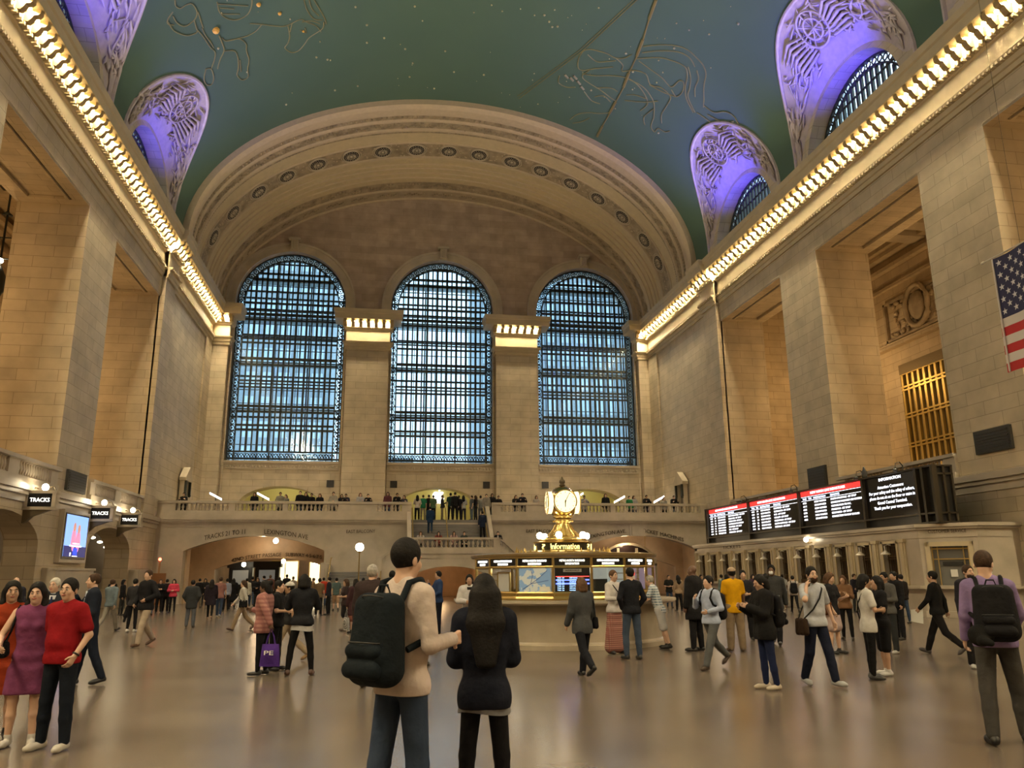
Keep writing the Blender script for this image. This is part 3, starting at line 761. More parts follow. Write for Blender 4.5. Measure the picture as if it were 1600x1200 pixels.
# passages under the balcony
PINK = stone('passage_stone', (.62, .47, .31, 1), (.52, .38, .25, 1), (0, 0, 0, 1), brick=False, rough=.4)
LIT = mat('lit_shop_window', (1, .9, .6, 1), .5, emit=(1, .86, .50), es=1.3)
mb = MB()
for c in (-12.25, 13.0):
    arch_wall(mb, c-5.2, c+5.2, 0, 4.7, 58.0, 58.4, [dict(c=c+.6, hw=3.9, zs=2.1, rise=.75, ell=False, n=20)], mpY)
    mb.box(c-5.4, c-5.1, YB+.6, 76, 0, 4.7); mb.box(c+5.1, c+5.4, YB+.6, 76, 0, 4.7)
    mb.box(c-5.2, c+5.2, YB+.6, 76, 4.6, 4.7); mb.box(c-5.2, c+5.2, 76, 76.4, 0, 4.7)
    mb.box(c-4.6, c-4.2, YB+.7, YB+1.6, 0, 3.5)
mb.box(-2.7, -2.5, YB+.6, 64, 0, 4); mb.box(2.6, 2.8, YB+.6, 64, 0, 4); mb.box(-2.6, 2.7, 64, 64.3, 0, 4); mb.box(-2.6, 2.7, YB+.6, 64, 3.9, 4)
pas = struct(mb, 'wall_lower_passage', PINK)
a = on_y(360, 874, 58); b_ = on_y(500, 874, 58)
arc_text('42ND STREET PASSAGE   SUBWAY 4·5·6·7·S', 362, 503, 876, 871, .28, .36, Y=58.0, parent=pas)
def shopwin(x, y, w, z0, z1, label):
    r = empty('shop_window', (x, y, 0)); tag(r, label, 'shop window', 'lit shop windows in the passage')
    mb = MB(); mb.box(-w/2, w/2, 0, .04, z0, z1); mb.build('lit_pane', LIT, r)
    mb = MB(); mb.box(-w/2-.1, w/2+.1, .04, .1, z0-.1, z1+.1); mb.box(-.03, .03, -.04, .0, z0, z1); mb.build('frame', BRASS, r)
for u, v, w, z0, z1, lb in ((1137-1137+445, 900, 2.2, .9, 2.9, 'large cream lit shop window in the middle of the left passage'), (500, 890, 1.8, .8, 2.9, 'yellow lit shop window at the right end of the left passage'), (352, 890, 1.5, .8, 2.5, 'arched pale shop window at the left end of the left passage')):
    p = on_y(u, v, 75.5); shopwin(p[0], 75.5, w, z0, z1, lb)
def kiosk(u, Y, label):
    p = on_y(u, 900, Y); r = empty('kiosk', (p[0], Y, 0)); tag(r, label, 'kiosk', 'black kiosks in the passage')
    mb = MB(); mb.box(-.9, .9, -.4, .4, 0, 2.3); mb.box(-1.05, 1.05, -.5, .5, 2.3, 2.75); mb.build('cabinet', BLACK, r)
    mb = MB(); mb.box(-.6, .6, -.44, -.40, 1.0, 2.1); mb.build('display', mat('dim_kiosk_display', (.25, .25, .22, 1), .3, emit=(.7, .7, .6), es=.1), r)
kiosk(418, 66, 'wide black kiosk in the middle of the left passage'); kiosk(377, 68, 'smaller black kiosk left in the left passage')
def pendant(x, y, z, label, grp=None, top=4.6, r=.17):
    o = empty('pendant_lamp', (x, y, z)); tag(o, label, 'lamp', grp)
    mb = MB(); mb.smooth = True; mb.sphere((0, 0, 0), (r, r, r*1.1), 10, 8); mb.build('lamp_globe', GLOBE, o)
    mb = MB(); mb.lathe([(.02, r), (.02, top-z)], 6); mb.lathe([(.1, r*.8), (.06, r*1.2), (.02, r*1.5)], 8); mb.build('lamp_stem', BRASS, o)
for u, v, Y, lb in ((431, 845, 56, 'bright globe pendant under the left balcony arch'), (381, 882, 66, 'round pendant lamp deep in the left passage, left one'), (443, 877, 66, 'round pendant lamp deep in the left passage, middle one'), (493, 882, 66, 'round pendant lamp deep in the left passage, right one'), (924, 871, 60, 'small pendant under the right balcony arch, left one'), (1009, 870, 57, 'small pendant under the right balcony arch, right one')):
    p = on_y(u, v, Y); pendant(p[0], Y, min(p[2], 4.2), lb, 'pendant lamps of the passages')
# glazed screen in the right passage
r = empty('glazed_screen', (13.2, 56.5, 0)); tag(r, 'white framed arched glass screen under the right balcony arch', 'glass screen')
WHT = mat('cream_painted_frame', (.60, .54, .42, 1), .5)
mb = MB(); 
for x in (-1.9, -.6, .8, 2.2): mb.box(x-.09, x+.09, -.1, .1, 0, 3.4 if abs(x) < 1 else 2.7)
mb.box(-2, 2.3, -.1, .1, 2.15, 2.3); mb.tube([(2.1*math.cos(PI*k/16)+.15, 0, 2.2+1.5*math.sin(PI*k/16)) for k in range(17)], .10, 6); mb.build('frame', WHT, r)
mb = MB(); mb.box(-1.9, 2.2, -.02, .02, .1, 2.2); mb.build('lower_panes', mat('mauve_lit_glass', (.35, .28, .36, 1), .2, emit=(.5, .38, .5), es=.25), r)
mb = MB(); mb.prism([(2.0*math.cos(PI*k/16)+.15, 2.25+1.4*math.sin(PI*k/16)) for k in range(17)], -.02, .02, 'y'); mb.build('upper_panes', mat('dark_glass', (.03, .02, .02, 1), .15), r)
# staircase --------------------------------------------------------
STEP = stone('grey_marble_steps', (.20, .19, .18, 1), (.15, .145, .14, 1), (0, 0, 0, 1), brick=False, rough=.4)
st = empty('staircase', (0, 49.5, 0)); tag(st, 'wide marble double staircase rising to the east balcony', 'staircase')
def sx(mb, nm, m): o = mb.build(nm, m, st); o.location = (0, -49.5, 0); return o
mb = MB()
for k in range(14): mb.box(-2.45, 2.45, 51.0+k*.17, YB+.55, 3.0+k*2.2/14, 3.0+(k+1)*2.2/14-.02); 
sx(mb, 'upper_flight', STEP)
mb = MB()
for s in (-1, 1):
    for k in range(12):
        a, b_ = sorted((s*4.3, s*7.5)); mb.box(a, b_, 47.3+k*.33, 53, k*.155, (k+1)*.155-.015)
    for k in range(8):
        a, b_ = sorted((s*2.6, s*(4.3-k*.21))); mb.box(a, b_, 50.2, 53, 1.86+k*.145, 1.86+(k+1)*.145-.01)
sx(mb, 'side_flights', STEP)
mb = MB(); mb.box(-2.8, 2.8, 49.8, 51.1, 2.75, 3.0); arch_wall(mb, -2.9, 2.95, 0, 3.1, 49.5, 50.0, [dict(c=-.15, hw=2.4, zs=1.25, rise=.88, ell=True, n=20)], mpY)
mb.box(-2.9, -2.5, 50, 53, 0, 2.9); mb.box(2.5, 2.9, 50, 53, 0, 2.9)
mb.box(-2.9, 2.95, 49.42, 49.55, 2.88, 3.16); mb.box(-2.9, 2.95, 49.46, 49.52, 2.62, 2.70)
for s in (-1, 1):
    # sloping outer parapet down to a newel
    pl = [(s*2.9, 0), (s*4.5, 0), (s*4.5, 2.25), (s*4.3, 2.35), (s*3.7, 2.75), (s*3.2, 3.2), (s*2.9, 3.45)]
    mb.prism(pl, 49.5, 49.85, 'y')
    pts = [(s*2.85, 49.66, 3.86), (s*3.2, 49.66, 3.66), (s*3.7, 49.66, 3.2), (s*4.25, 49.66, 2.78), (s*4.55, 49.66, 2.62)]
    for a, b_ in zip(pts[:-1], pts[1:]):
        P = [(a[0], a[2]-.12), (b_[0], b_[2]-.12), (b_[0], b_[2]), (a[0], a[2])]; mb.prism(P, 49.46, 49.9, 'y')
        n = 2
        for k in range(n):
            t = (k+.5)/n; x = a[0]+(b_[0]-a[0])*t; z = a[2]+(b_[2]-a[2])*t; mb.box(x-.04, x+.04, 49.62, 49.74, z-.6, z-.05)
    mb.box(min(s*4.3, s*4.65), max(s*4.3, s*4.65), 49.4, 49.95, 0, 2.7)
    a, b_ = sorted((s*7.5, s*7.75)); mb.box(a, b_, 47.3, 53, 0, 2.35)
    a, b_ = sorted((s*2.5, s*2.75)); mb.prism([(50.9, 3.0), (53.3, 5.2), (53.3, 6.1), (50.9, 3.85)], a, b_, 'x')
sx(mb, 'side_walls', SM)
root = empty('landing_balustrade', (0, .16, 3.16)); root.parent = st
mb = MB(); mb.box(-2.9, -2.5, -.16, .2, 0, .6); mb.box(2.5, 2.95, -.16, .2, 0, .6); mb.box(-2.6, 2.6, -.14, .18, 0, .1); mb.build('plinth', SM, root)
mb = MB(); mb.box(-2.95, 3.0, -.2, .24, .58, .70); mb.build('handrail', SM, root)
for k in range(18): put_bal(-2.38+k*.28, .02, .10, root, .48/.44)
mb = MB(); mb.tube([(-.2, 51.0, 3.9), (-.2, 53.2, 5.9), (-.2, 53.5, 5.9)], .035, 6); mb.tube([(-.2, 51.0, 3.0), (-.2, 51.0, 3.9)], .03, 6)
for x in (-2.4, 2.35): mb.tube([(x, 50.9, 3.8), (x, 53.1, 5.95)], .035, 6)
for x in (-4.35, -7.4): mb.tube([(x, 47.4, .9), (x, 51.2, 2.7), (x, 52.6, 2.75)], .03, 6)
sx(mb, 'brass_handrails', BRASS)
# lamp post beside the stairs
p = on_y(562, 855, 46.7); r = empty('lamp_post', (p[0], 46.7, 0)); tag(r, 'tall slim brass lamp post with a bright white globe left of the stairs', 'lamp')
mb = MB(); mb.smooth = True; mb.sphere((0, 0, p[2]), .24, 14, 10); mb.build('lamp_globe', GLOBE, r)
mb = MB(); mb.smooth = True; mb.lathe([(.22, 0), (.22, .12), (.10, .2), (.05, .5), (.035, .9), (.03, p[2]-.35), (.09, p[2]-.25), (.12, p[2]-.18)], 10); mb.build('pole', BRASS, r)
# lit recesses at the back of the balcony
YEL = mat('lit_cream_wall', (.52, .47, .20, 1), .7)
mb = MB()
for c in (-12.3, .1, 12.6):
    mb.box(c-3.6, c+3.6, 69.2, 69.4, ZB-.2, 9.2); mb.box(c-3.8, c-3.5, YE+1.4, 69.4, ZB-.2, 9.2); mb.box(c+3.5, c+3.8, YE+1.4, 69.4, ZB-.2, 9.2); mb.box(c-3.7, c+3.7, YE+1.4, 69.4, 9.0, 9.2); mb.box(c-3.7, c+3.7, YE, 69.4, ZB-.25, ZB-.01)
struct(mb, 'wall_recess', YEL)
# glowing fruit shaped sign
def apple_outline():
    R = []
    for (x, z) in [(0,-.46),(.10,-.50),(.22,-.46),(.34,-.34),(.43,-.16),(.44,-.08),(.36,-.02),(.30,.08),(.30,.18),(.35,.27),(.40,.31),(.30,.40),(.16,.41),(.04,.36),(-.06,.36),(-.20,.41),(-.34,.36),(-.44,.22),(-.48,.02),(-.44,-.20),(-.34,-.38),(-.22,-.49),(-.12,-.50)]: R.append((x, z))
    return R
p = on_y(685, 776, 69.1); r = empty('illuminated_sign', (p[0], 69.0, p[2])); tag(r, 'glowing white apple shaped sign on the cream wall behind the middle arch', 'sign')
SGN = mat('white_light_box', (1, 1, 1, 1), .4, emit=(1, 1, .94), es=1.1)
mb = MB(); mb.prism([(x*1.15, z*1.15-.05) for x, z in apple_outline()], -.06, .02, 'y'); mb.build('fruit_body', SGN, r, recalc=True)
mb = MB(); mb.prism([(-.02, .42), (.06, .44), (.16, .52), (.2, .62), (.2, .70), (.08, .66), (0, .56)], -.06, .02, 'y'); mb.build('leaf', SGN, r, recalc=True)
# square speakers above the balcony
for u, v, lb in ((516, 756, 'small square dark vent on the end wall under the left great window'), (615, 757, 'small square dark vent left of the middle recess'), (760, 758, 'small square dark vent right of the middle recess'), (852, 758, 'small square dark vent on the end wall under the right great window')):
    p = on_y(u, v, YE); r = MB(); r.box(-.28, .28, -.06, .02, -.28, .28)
    for k in range(5): r.box(-.25, .25, -.09, -.06, -.22+k*.1, -.18+k*.1)
    o = r.build('wall_vent', BLACK, None, (p[0], YE, p[2])); tag(o, lb, 'vent', 'vents on the end wall')
# added glowing bars on stands, in place of slanted reflections on the balcony
STREAK = mat('white_reflection_glow', (1, 1, 1, 1), .4, emit=(1, 1, .95), es=7)
for u, v, lb in ((337, 774, 'added white tilted reflection bar on the balcony, leftmost'), (411, 774, 'added white tilted reflection bar inside the left recess'), (903, 774, 'added white tilted reflection bar right of the clock'), (968, 779, 'added broad white reflection bar inside the right recess'), (1030, 779, 'added white tilted reflection bar near the right wall')):
    Y = 60.0; p = on_y(u, v, Y); r = empty('reflection_bar', (p[0], Y, ZB)); tag(r, lb, 'lamp', 'added reflection bars on the balcony')
    sg = -1 if u < 900 else 1
    mb = MB(); h = p[2]-ZB; mb.add([(-.42, 0, h-.22*sg*1), (.42, 0, h+.22*sg), (.42, .12, h+.22*sg), (-.42, .12, h-.22*sg), (-.42, 0, h-.22*sg-.13), (.42, 0, h+.22*sg-.13), (.42, .12, h+.22*sg-.13), (-.42, .12, h-.22*sg-.13)], [[0,1,2,3],[4,7,6,5],[0,4,5,1],[1,5,6,2],[2,6,7,3],[3,7,4,0]]); mb.build('glow_bar', STREAK, r, recalc=True)
    mb = MB(); mb.box(-.03, .03, .05, .1, 0, h-.1); mb.box(-.25, .25, -.1, .25, 0, .04); mb.build('stand', BRONZE, r)
# pedimented niches on the side walls beside the balcony
for s, u, v, lb in ((-1, 286, 745, 'pedimented stone niche on the left wall above the balcony'), (1, 1067, 745, 'pedimented stone niche on the right wall above the balcony')):
    X = s*(W-.12); p = on_x(u, v, X); y = p[1]
    r = empty('wall_niche', (X, y, ZB)); tag(r, lb, 'niche')
    mb = MB(); f = lambda a, b: sorted((-s*a, -s*b))
    for yy in (-.75, .55): x0, x1 = f(0, .3); mb.box(x0, x1, yy, yy+.2, 0, 2.9)
    x0, x1 = f(0, .45); mb.box(x0, x1, -.95, .95, 2.9, 3.1); mb.prism([(-1.0, 3.1), (1.0, 3.1), (0, 3.9)], x0, x1, 'x'); mb.build('surround', SP, r)
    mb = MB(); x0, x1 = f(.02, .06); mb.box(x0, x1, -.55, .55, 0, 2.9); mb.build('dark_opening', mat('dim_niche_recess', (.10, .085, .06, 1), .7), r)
    mb = MB(); 
    for yy in (-.62, .62): x0, x1 = f(.3, .45); mb.box(x0, x1, yy-.08, yy+.08, 2.0, 2.9); mb.sphere((-s*.38, yy, 1.95), .11, 6, 5)
    mb.build('bronze_brackets', BRONZE, r)
# ================================================================ INFORMATION BOOTH AND CLOCK
BX, BY = .2, 20.2
angc = math.atan2(-BY, CX-BX)     # direction from booth to camera
booth = empty('information_booth', (BX, BY, 0)); tag(booth, 'round marble and brass information booth with lit signs in the middle of the hall', 'information booth')
BM = stone('booth_marble', (.46, .40, .31, 1), (.36, .31, .24, 1), (0, 0, 0, 1), brick=False, rough=.25, noise=.2)
mb = MB(); mb.smooth = False; mb.lathe([(2.55, 0), (2.55, .10), (2.48, .12), (2.45, .16), (2.45, .98)], 48, cap=False); mb.build('marble_base', BM, booth)
mb = MB(); mb.lathe([(2.2, .96), (2.72, .96), (2.78, 1.0), (2.78, 1.05), (2.1, 1.06)], 48, cap=False); mb.build('counter', BM, booth)
n16 = 16; RG = 2.25
def edge(k): return angc+math.radians(-6+22.5*k)
# panel k spans edge(k)..edge(k+1); panel 0 faces the camera
def on_face(k, u, z, r=RG):
    a, b_ = edge(k), edge(k+1); p = Vector((r*math.cos(a), r*math.sin(a), z)); q = Vector((r*math.cos(b_), r*math.sin(b_), z)); return p+(q-p)*u
mb = MB()
for k in range(n16): mb.tube([on_face(k, 0, 1.05), on_face(k, 0, 2.02)], .035, 6)
for z, r_ in ((1.10, .05), (1.22, .03), (1.80, .03), (2.04, .055)): mb.tube([on_face(k, 0, z, RG+.01) for k in range(n16)], r_, 6, closed=True)
mb.build('brass_frame', BRASS, booth)
mb = MB(); mb.lathe([(2.32, 2.02), (2.36, 2.06), (2.36, 2.10), (2.28, 2.12), (1.5, 2.14), (.2, 2.16)], 48, cap=False)
mb.build('roof', mat('aged_brass_roof', (.28, .20, .09, 1), .4, .8), booth)
DK = mat('black_sign_panel', (.01, .01, .012, 1), .25); LED = mat('white_led_letters', (1, 1, 1, 1), .4, emit=(1, .97, .85), es=2)
BLUEL = mat('blue_led', (.1, .15, 1, 1), .4, emit=(.10, .16, 1), es=2.2); REDL = mat('red_led', (1, .1, .1, 1), .4, emit=(1, .06, .05), es=1.6); CYL = mat('pale_blue_led', (.5, .7, 1, 1), .4, emit=(.35, .6, 1), es=2.2)
INT = mat('lit_white_interior', (.75, .74, .66, 1), .6)
def face_frame(k):
    a, b_ = on_face(k, 0, 0), on_face(k, 1, 0); m = (a+b_)/2; ang = math.atan2(m.y, m.x); return m, ang, (b_-a).length
for k in range(n16):
    m, ang, w = face_frame(k)
    R = Matrix.Rotation(ang+PI/2, 4, 'Z'); T = Matrix.Translation(m) @ R       # local +x along face, local -y outward
    mb = MB(); mb.T = T; mb.box(-w/2+.03, w/2-.03, -.01, .02, 1.82, 2.01); sp = mb.build('sign_panel', DK, booth)
    mb = MB(); mb.T = T; mb.box(-w/2+.03, w/2-.03, .03, .036, 1.22, 1.80); mb.build('glass_pane', CLEAR, booth)
    mb = MB(); mb.T = T; mb.box(-w/2+.03, w/2-.03, -.0, .05, 1.10, 1.21)
    mb.build('brass_sill', mat('dull_brass_sill', (.45, .33, .12, 1), .35, .9), booth)
    mid = (k+.5)*22.5
    if k in (13, 14, 15, 0, 1, 2, 3, 12):
        t = text_mesh('METRO-NORTH RAILROAD', .07, LED, sp, 'sign_lettering', width=w*.66, loc=tuple(T @ Vector((0, -.016, 1.935)))); t.rotation_euler = (PI/2, 0, ang+PI/2)
        t = text_mesh('INFORMATION', .07, LED, sp, 'sign_lettering', width=w*.36, loc=tuple(T @ Vector((0, -.016, 1.865)))); t.rotation_euler = (PI/2, 0, ang+PI/2)
# which face is which: order along the picture from left to right
def face_at(px):
    best = None
    for k in range(n16):
        m, ang, w = face_frame(k); P = Vector((m.x+BX, m.y+BY, 1.5))
        if math.cos(ang-angc) < .1: continue
        c = RM.T @ (np.array(P)-C0); u = 800+FPX*c[0]/-c[2]
        if best is None or abs(u-px) < best[0]: best = (abs(u-px), k)
    return best[1]
def on_panel(k, y=-.02):
    m, ang, w = face_frame(k); return Matrix.Translation(m) @ Matrix.Rotation(ang+PI/2, 4, 'Z'), ang, w
# arrivals screen
k = face_at(888); T, ang, w = on_panel(k)
mb = MB(); mb.T = T; mb.box(-w/2+.04, w/2-.04, -.015, .02, 1.22, 1.79); scr = mb.build('arrivals_screen', DK, booth)
def rowtxt(body, u, z, width, m, h=.045):
    t = text_mesh(body, h, m, scr, 'screen_text', width=width, loc=tuple(T @ Vector((u, -.02, z)))); t.rotation_euler = (PI/2, 0, ang+PI/2)
mb = MB(); mb.T = T; mb.box(-.21, .21, -.02, -.016, 1.68, 1.75); mb.build('arrivals_plate', mat('grey_plate', (.28, .28, .27, 1), .5), scr)
t = text_mesh('ARRIVALS', .05, DK, scr, 'screen_text', width=.32, loc=tuple(T @ Vector((0, -.024, 1.715)))); t.rotation_euler = (PI/2, 0, ang+PI/2)
mb = MB(); mb.T = T; mb.box(-.38, .38, -.02, -.016, 1.575, 1.59); mb.build('red_line', REDL, scr)
mb = MB(); mb.T = T
for z in (1.49, 1.41): mb.box(-.38, .38, -.018, -.015, z, z+.03)
mb.build('blue_band', BLUEL, scr)
for i in range(7):
    z = 1.55-i*.045; rowtxt('TRK %d' % (20+i), -.27, z, .16, CYL, .035); rowtxt(['HARTSDALE', 'CRESTWOOD', 'STAMFORD', 'SOUTHEAST', 'CROTON', 'NEW HAVEN', 'HARLEM'][i], .02, z, .18, CYL, .035)
# route map
k = face_at(838); T, ang, w = on_panel(k)
MAPM = bpy.data.materials.new('printed_route_map'); MAPM.use_nodes = True; nt = MAPM.node_tree; b = nt.nodes['Principled BSDF']
tcx = N(nt, 'ShaderNodeTexCoord'); nz = N(nt, 'ShaderNodeTexNoise'); nz.inputs['Scale'].default_value = 5; nz.inputs['Detail'].default_value = 6; nt.links.new(tcx.outputs['Object'], nz.inputs['Vector'])
cr = N(nt, 'ShaderNodeValToRGB'); cr.color_ramp.interpolation = 'CONSTANT'; e = cr.color_ramp.elements; e[0].position = 0; e[0].color = (.17, .28, .42, 1); e[1].position = .5; e[1].color = (.44, .46, .40, 1); nt.links.new(nz.outputs['Fac'], cr.inputs[0]); nt.links.new(cr.outputs[0], b.inputs['Base Color']); nt.links.new(cr.outputs[0], b.inputs['Emission Color']); b.inputs['Emission Strength'].default_value = .25
mb = MB(); mb.T = T; mb.box(-w/2+.06, w/2-.06, -.012, .0, 1.23, 1.79); mp_ = mb.build('route_map', MAPM, booth)
mb = MB(); mb.T = T; mb.box(.12, .36, -.016, -.012, 1.26, 1.36); mb.build('map_legend', INT, mp_)
mb = MB(); mb.T = T
for pts in ([(-.3, 1.3), (-.1, 1.42), (.1, 1.55), (.3, 1.72)], [(-.1, 1.42), (-.05, 1.6), (-.1, 1.76)], [(-.1, 1.42), (.1, 1.46), (.33, 1.5)]): mb.tube([(u, -.015, z) for u, z in pts], .006, 4)
mb.build('map_route_lines', mat('map_blue_line', (.05, .1, .3, 1), .5), mp_)
# inside: drum with racks, monitor, notices
mb = MB(); mb.lathe([(.75, 1.0), (.75, 2.1)], 20); mb.build('inner_column', INT, booth)
mb = MB(); mb.lathe([(2.1, .9), (.7, .9)], 32, cap=False); mb.build('inner_desk', mat('booth_desk_wood', (.25, .15, .07, 1), .4), booth)
k = face_at(790); T, ang, w = on_panel(k)
mb = MB(); mb.T = T; mb.box(-.28, .08, .12, .14, 1.25, 1.66); o = mb.build('framed_notice', mat('white_paper', (.7, .7, .66, 1), .5), booth)
mb = MB(); mb.T = T
for x0, x1, z0, z1 in ((-.31, -.28, 1.22, 1.69), (.08, .11, 1.22, 1.69), (-.31, .11, 1.66, 1.69)): mb.box(x0, x1, .11, .15, z0, z1)
mb.build('notice_frame', BRASS, o)
k = face_at(940); T, ang, w = on_panel(k)
mb = MB(); mb.T = T; mb.box(-.28, .12, .25, .30, 1.24, 1.52); mb.box(-.1, -.02, .28, .36, 1.06, 1.3); mb.build('monitor', mat('dark_monitor', (.03, .035, .03, 1), .3), booth)
mb = MB(); mb.T = T; mb.box(-w/2+.04, w/2-.04, .5, .52, 1.1, 1.8); mb.build('white_screen_wall', mat('pale_lit_blind', (.62, .64, .56, 1), .6, emit=(.8, .85, .7), es=.25), booth)
k = face_at(981); T, ang, w = on_panel(k)
mb = MB(); mb.T = T; mb.box(-w/2+.04, w/2-.04, .5, .52, 1.1, 1.8); mb.build('white_screen_wall', MATS['pale_lit_blind'], booth)
mb = MB(); mb.T = T; mb.box(-.2, .05, .05, .07, 1.35, 1.7); o = mb.build('red_white_notice', INT, booth)
mb = MB(); mb.T = T; mb.box(-.18, .03, .045, .05, 1.6, 1.66); mb.box(-.18, .03, .045, .05, 1.48, 1.5); mb.build('notice_heading', REDL, o)
for px in (757, 1004):
    k = face_at(px); T, ang, w = on_panel(k); mb = MB(); mb.T = T
    for z in (1.36, 1.5, 1.64): mb.box(-w/2, w/2, .2, .24, z, z+.015)
    mb.box(-.02, .0, .2, .24, 1.2, 1.8); mb.build('brass_rack', BRASS, booth)
mb = MB()
for j in range(26):
    a = angc-1.1+j*2.2/25; mb.cbox((1.95*math.cos(a), 1.95*math.sin(a), 1.12), (.09, .09, .12))
mb.build('leaflet_rack', mat('timetable_paper', (.45, .36, .2, 1), .6), booth)
# tiered crown with the word Information running round it
def octring(mb, r, z0, z1, n=12, off=0): mb.lathe([(r, z0), (r, z1)], n, cap=True)
crown = empty('sign_drum', (0, 0, 0)); crown.parent = booth
mb = MB(); mb.lathe([(1.25, 2.12), (1.25, 2.17), (1.1, 2.2), (.86, 2.22)], 8, cap=False)
for k in range(40):
    a = 2*PI*k/40; mb.tube([(1.2*math.cos(a), 1.2*math.sin(a), 2.16), (1.2*math.cos(a), 1.2*math.sin(a), 2.16+(.16 if k % 5 == 0 else .1))], [.03, .005], 5)
mb.build('brass_crown', BRASS, booth)
DR = .72
mb = MB(); mb.lathe([(DR, 2.2), (DR, 2.40)], 32); mb.build('drum_band', mat('dark_drum', (.03, .025, .015, 1), .3), crown)
mb = MB(); mb.lathe([(DR+.03, 2.17), (DR+.03, 2.205)], 32); mb.lathe([(DR+.03, 2.40), (DR+.04, 2.43), (.5, 2.46)], 32); mb.build('drum_rims', BRASS, crown)
YLED = mat('yellow_lit_letters', (1, .85, .3, 1), .4, emit=(1, .74, .22), es=2.4)
for j in range(3):
    a0 = angc+math.radians(5)+(j-1)*2*PI/3*.86*1
    def wp(x, y, z, a0=a0): a = a0+x/DR; r_ = DR+.012+z; return (r_*math.cos(a), r_*math.sin(a), y+2.30)
    t = text_mesh('Information', .20, YLED, crown, 'lettering', width=.74, warp=wp, loc=(0, 0, 0), rot=(0, 0, 0), extrude=.006)
    def wp2(x, y, z, a0=a0-.82): a = a0+x/DR; r_ = DR+.012+z; return (r_*math.cos(a), r_*math.sin(a), y+2.30)
    text_mesh('?', .18, YLED, crown, 'lettering', width=.11, warp=wp2, loc=(0, 0, 0), rot=(0, 0, 0), extrude=.006)
# four faced clock -------------------------------------------------
clock = empty('four_faced_clock', (BX+.02, BY, 2.46)); tag(clock, 'golden ball shaped clock with four opal faces on top of the information booth', 'clock')
z0 = 2.46
mb = MB(); mb.smooth = True
mb.lathe([(.62, 0), (.60, .05), (.42, .10), (.36, .16), (.26, .28), (.19, .42), (.185, .47), (.25, .49), (.25, .52), (.19, .54), (.20, .58), (.26, .60), (.26, .63), (.2, .65)], 24); mb.build('pedestal', BRASS, clock)
mb = MB()
for k in range(16): a = 2*PI*k/16; mb.tube([(.45*math.cos(a), .45*math.sin(a), .11), (.28*math.cos(a), .28*math.sin(a), .26), (.205*math.cos(a), .205*math.sin(a), .41)], .014, 5)
for k in range(12): a = 2*PI*k/12; mb.sphere((.25*math.cos(a), .25*math.sin(a), .505), .03, 6, 5)
mb.build('pedestal_ribs', BRASS, clock)
cz = .98
mb = MB(); mb.smooth = True; mb.sphere((0, 0, cz), (.40, .40, .43), 32, 20); mb.lathe([(.2, cz-.42), (.24, cz-.36), (.1, cz-.3)], 20); mb.build('ball_case', mat('clock_case_brass', (.60, .44, .17, 1), .18, 1), clock)
mb = MB(); mb.smooth = True; mb.lathe([(.05, cz+.42), (.09, cz+.45), (.05, cz+.48), (.08, cz+.52), (.075, cz+.57), (.04, cz+.61), (.025, cz+.66), (.0, cz+.68)], 12); mb.build('finial', mat('dark_finial', (.10, .08, .05, 1), .4, .7), clock)
DIAL = mat('opal_clock_face', (.9, .85, .6, 1), .4, emit=(1, .84, .47), es=1.0)
a1 = angc+math.radians(10)
for q in range(4):
    a = a1+q*PI/2; T = Matrix.Translation((0, 0, cz)) @ Matrix.Rotation(a+PI/2, 4, 'Z')   # local -y outwards
    d = empty('dial', (0, 0, 0)); d.parent = clock
    def disk(mb, r, y0, y1, n=32): mb.prism([(r*math.cos(2*PI*k/n), r*math.sin(2*PI*k/n)) for k in range(n)], y0, y1, 'y')
    mb = MB(); mb.T = T; disk(mb, .285, -.425, -.28); mb.build('opal_face', DIAL, d)
    mb = MB(); mb.T = T; mb.smooth = True; mb.tube([(.29*math.cos(2*PI*k/32), -.42, .29*math.sin(2*PI*k/32)) for k in range(32)], .018, 6, closed=True); mb.build('bezel', BRASS, d)
    mb = MB(); mb.T = T
    for hh in range(12):
        t = hh*PI/6; c_, s_ = math.cos(t), math.sin(t); mb.tube([(.215*s_, -.428, .215*c_), (.25*s_, -.428, .25*c_)], .007, 4)
    mb.build('hour_marks', LETTER, d)
    mb = MB(); mb.T = T
    t = math.radians(27); mb.tube([(-.04*math.sin(t), -.436, -.04*math.cos(t)), (.13*math.sin(t), -.436, .13*math.cos(t)), (.235*math.sin(t), -.436, .235*math.cos(t))], [.010, .008, .004], 5)
    t = math.radians(183); mb.tube([(-.03*math.sin(t), -.436, -.03*math.cos(t)), (.15*math.sin(t), -.436, .15*math.cos(t))], [.014, .009], 5); disk(mb, .02, -.44, -.43, 10)
    mb.build('clock_hands', LETTER, d)
for k in range(6):
    a = angc+math.radians(50)+k*PI/3*1.0
    mb = MB(); mb.smooth = True; mb.sphere((.64*math.cos(a), .64*math.sin(a), .13), .085, 14, 10); g = mb.build('lamp_globe', GLOBE, clock)
    mb = MB(); mb.tube([(.4*math.cos(a), .4*math.sin(a), .08), (.55*math.cos(a), .55*math.sin(a), .0), (.64*math.cos(a), .64*math.sin(a), .05)], .018, 6); mb.build('lamp_arm', BRASS, g)
# ================================================================ RIGHT SIDE: TICKET OFFICE, BOARD, FLAG
XO_ = 15.3
OFF = empty('ticket_office', (XO_, 38, 0)); tag(OFF, 'long marble ticket office with a row of dark grilled windows under the departure board', 'ticket office')
def bo(mb, nm, m, parent=OFF, rc=False):
    o = mb.build(nm, m, parent, recalc=rc); 
    if parent is OFF: o.location = (-XO_, -38, 0)
    return o
YW = [28.8+1.7*k for k in range(12)]
mpo = (lambda u, d, z: (XO_+d, u, z))
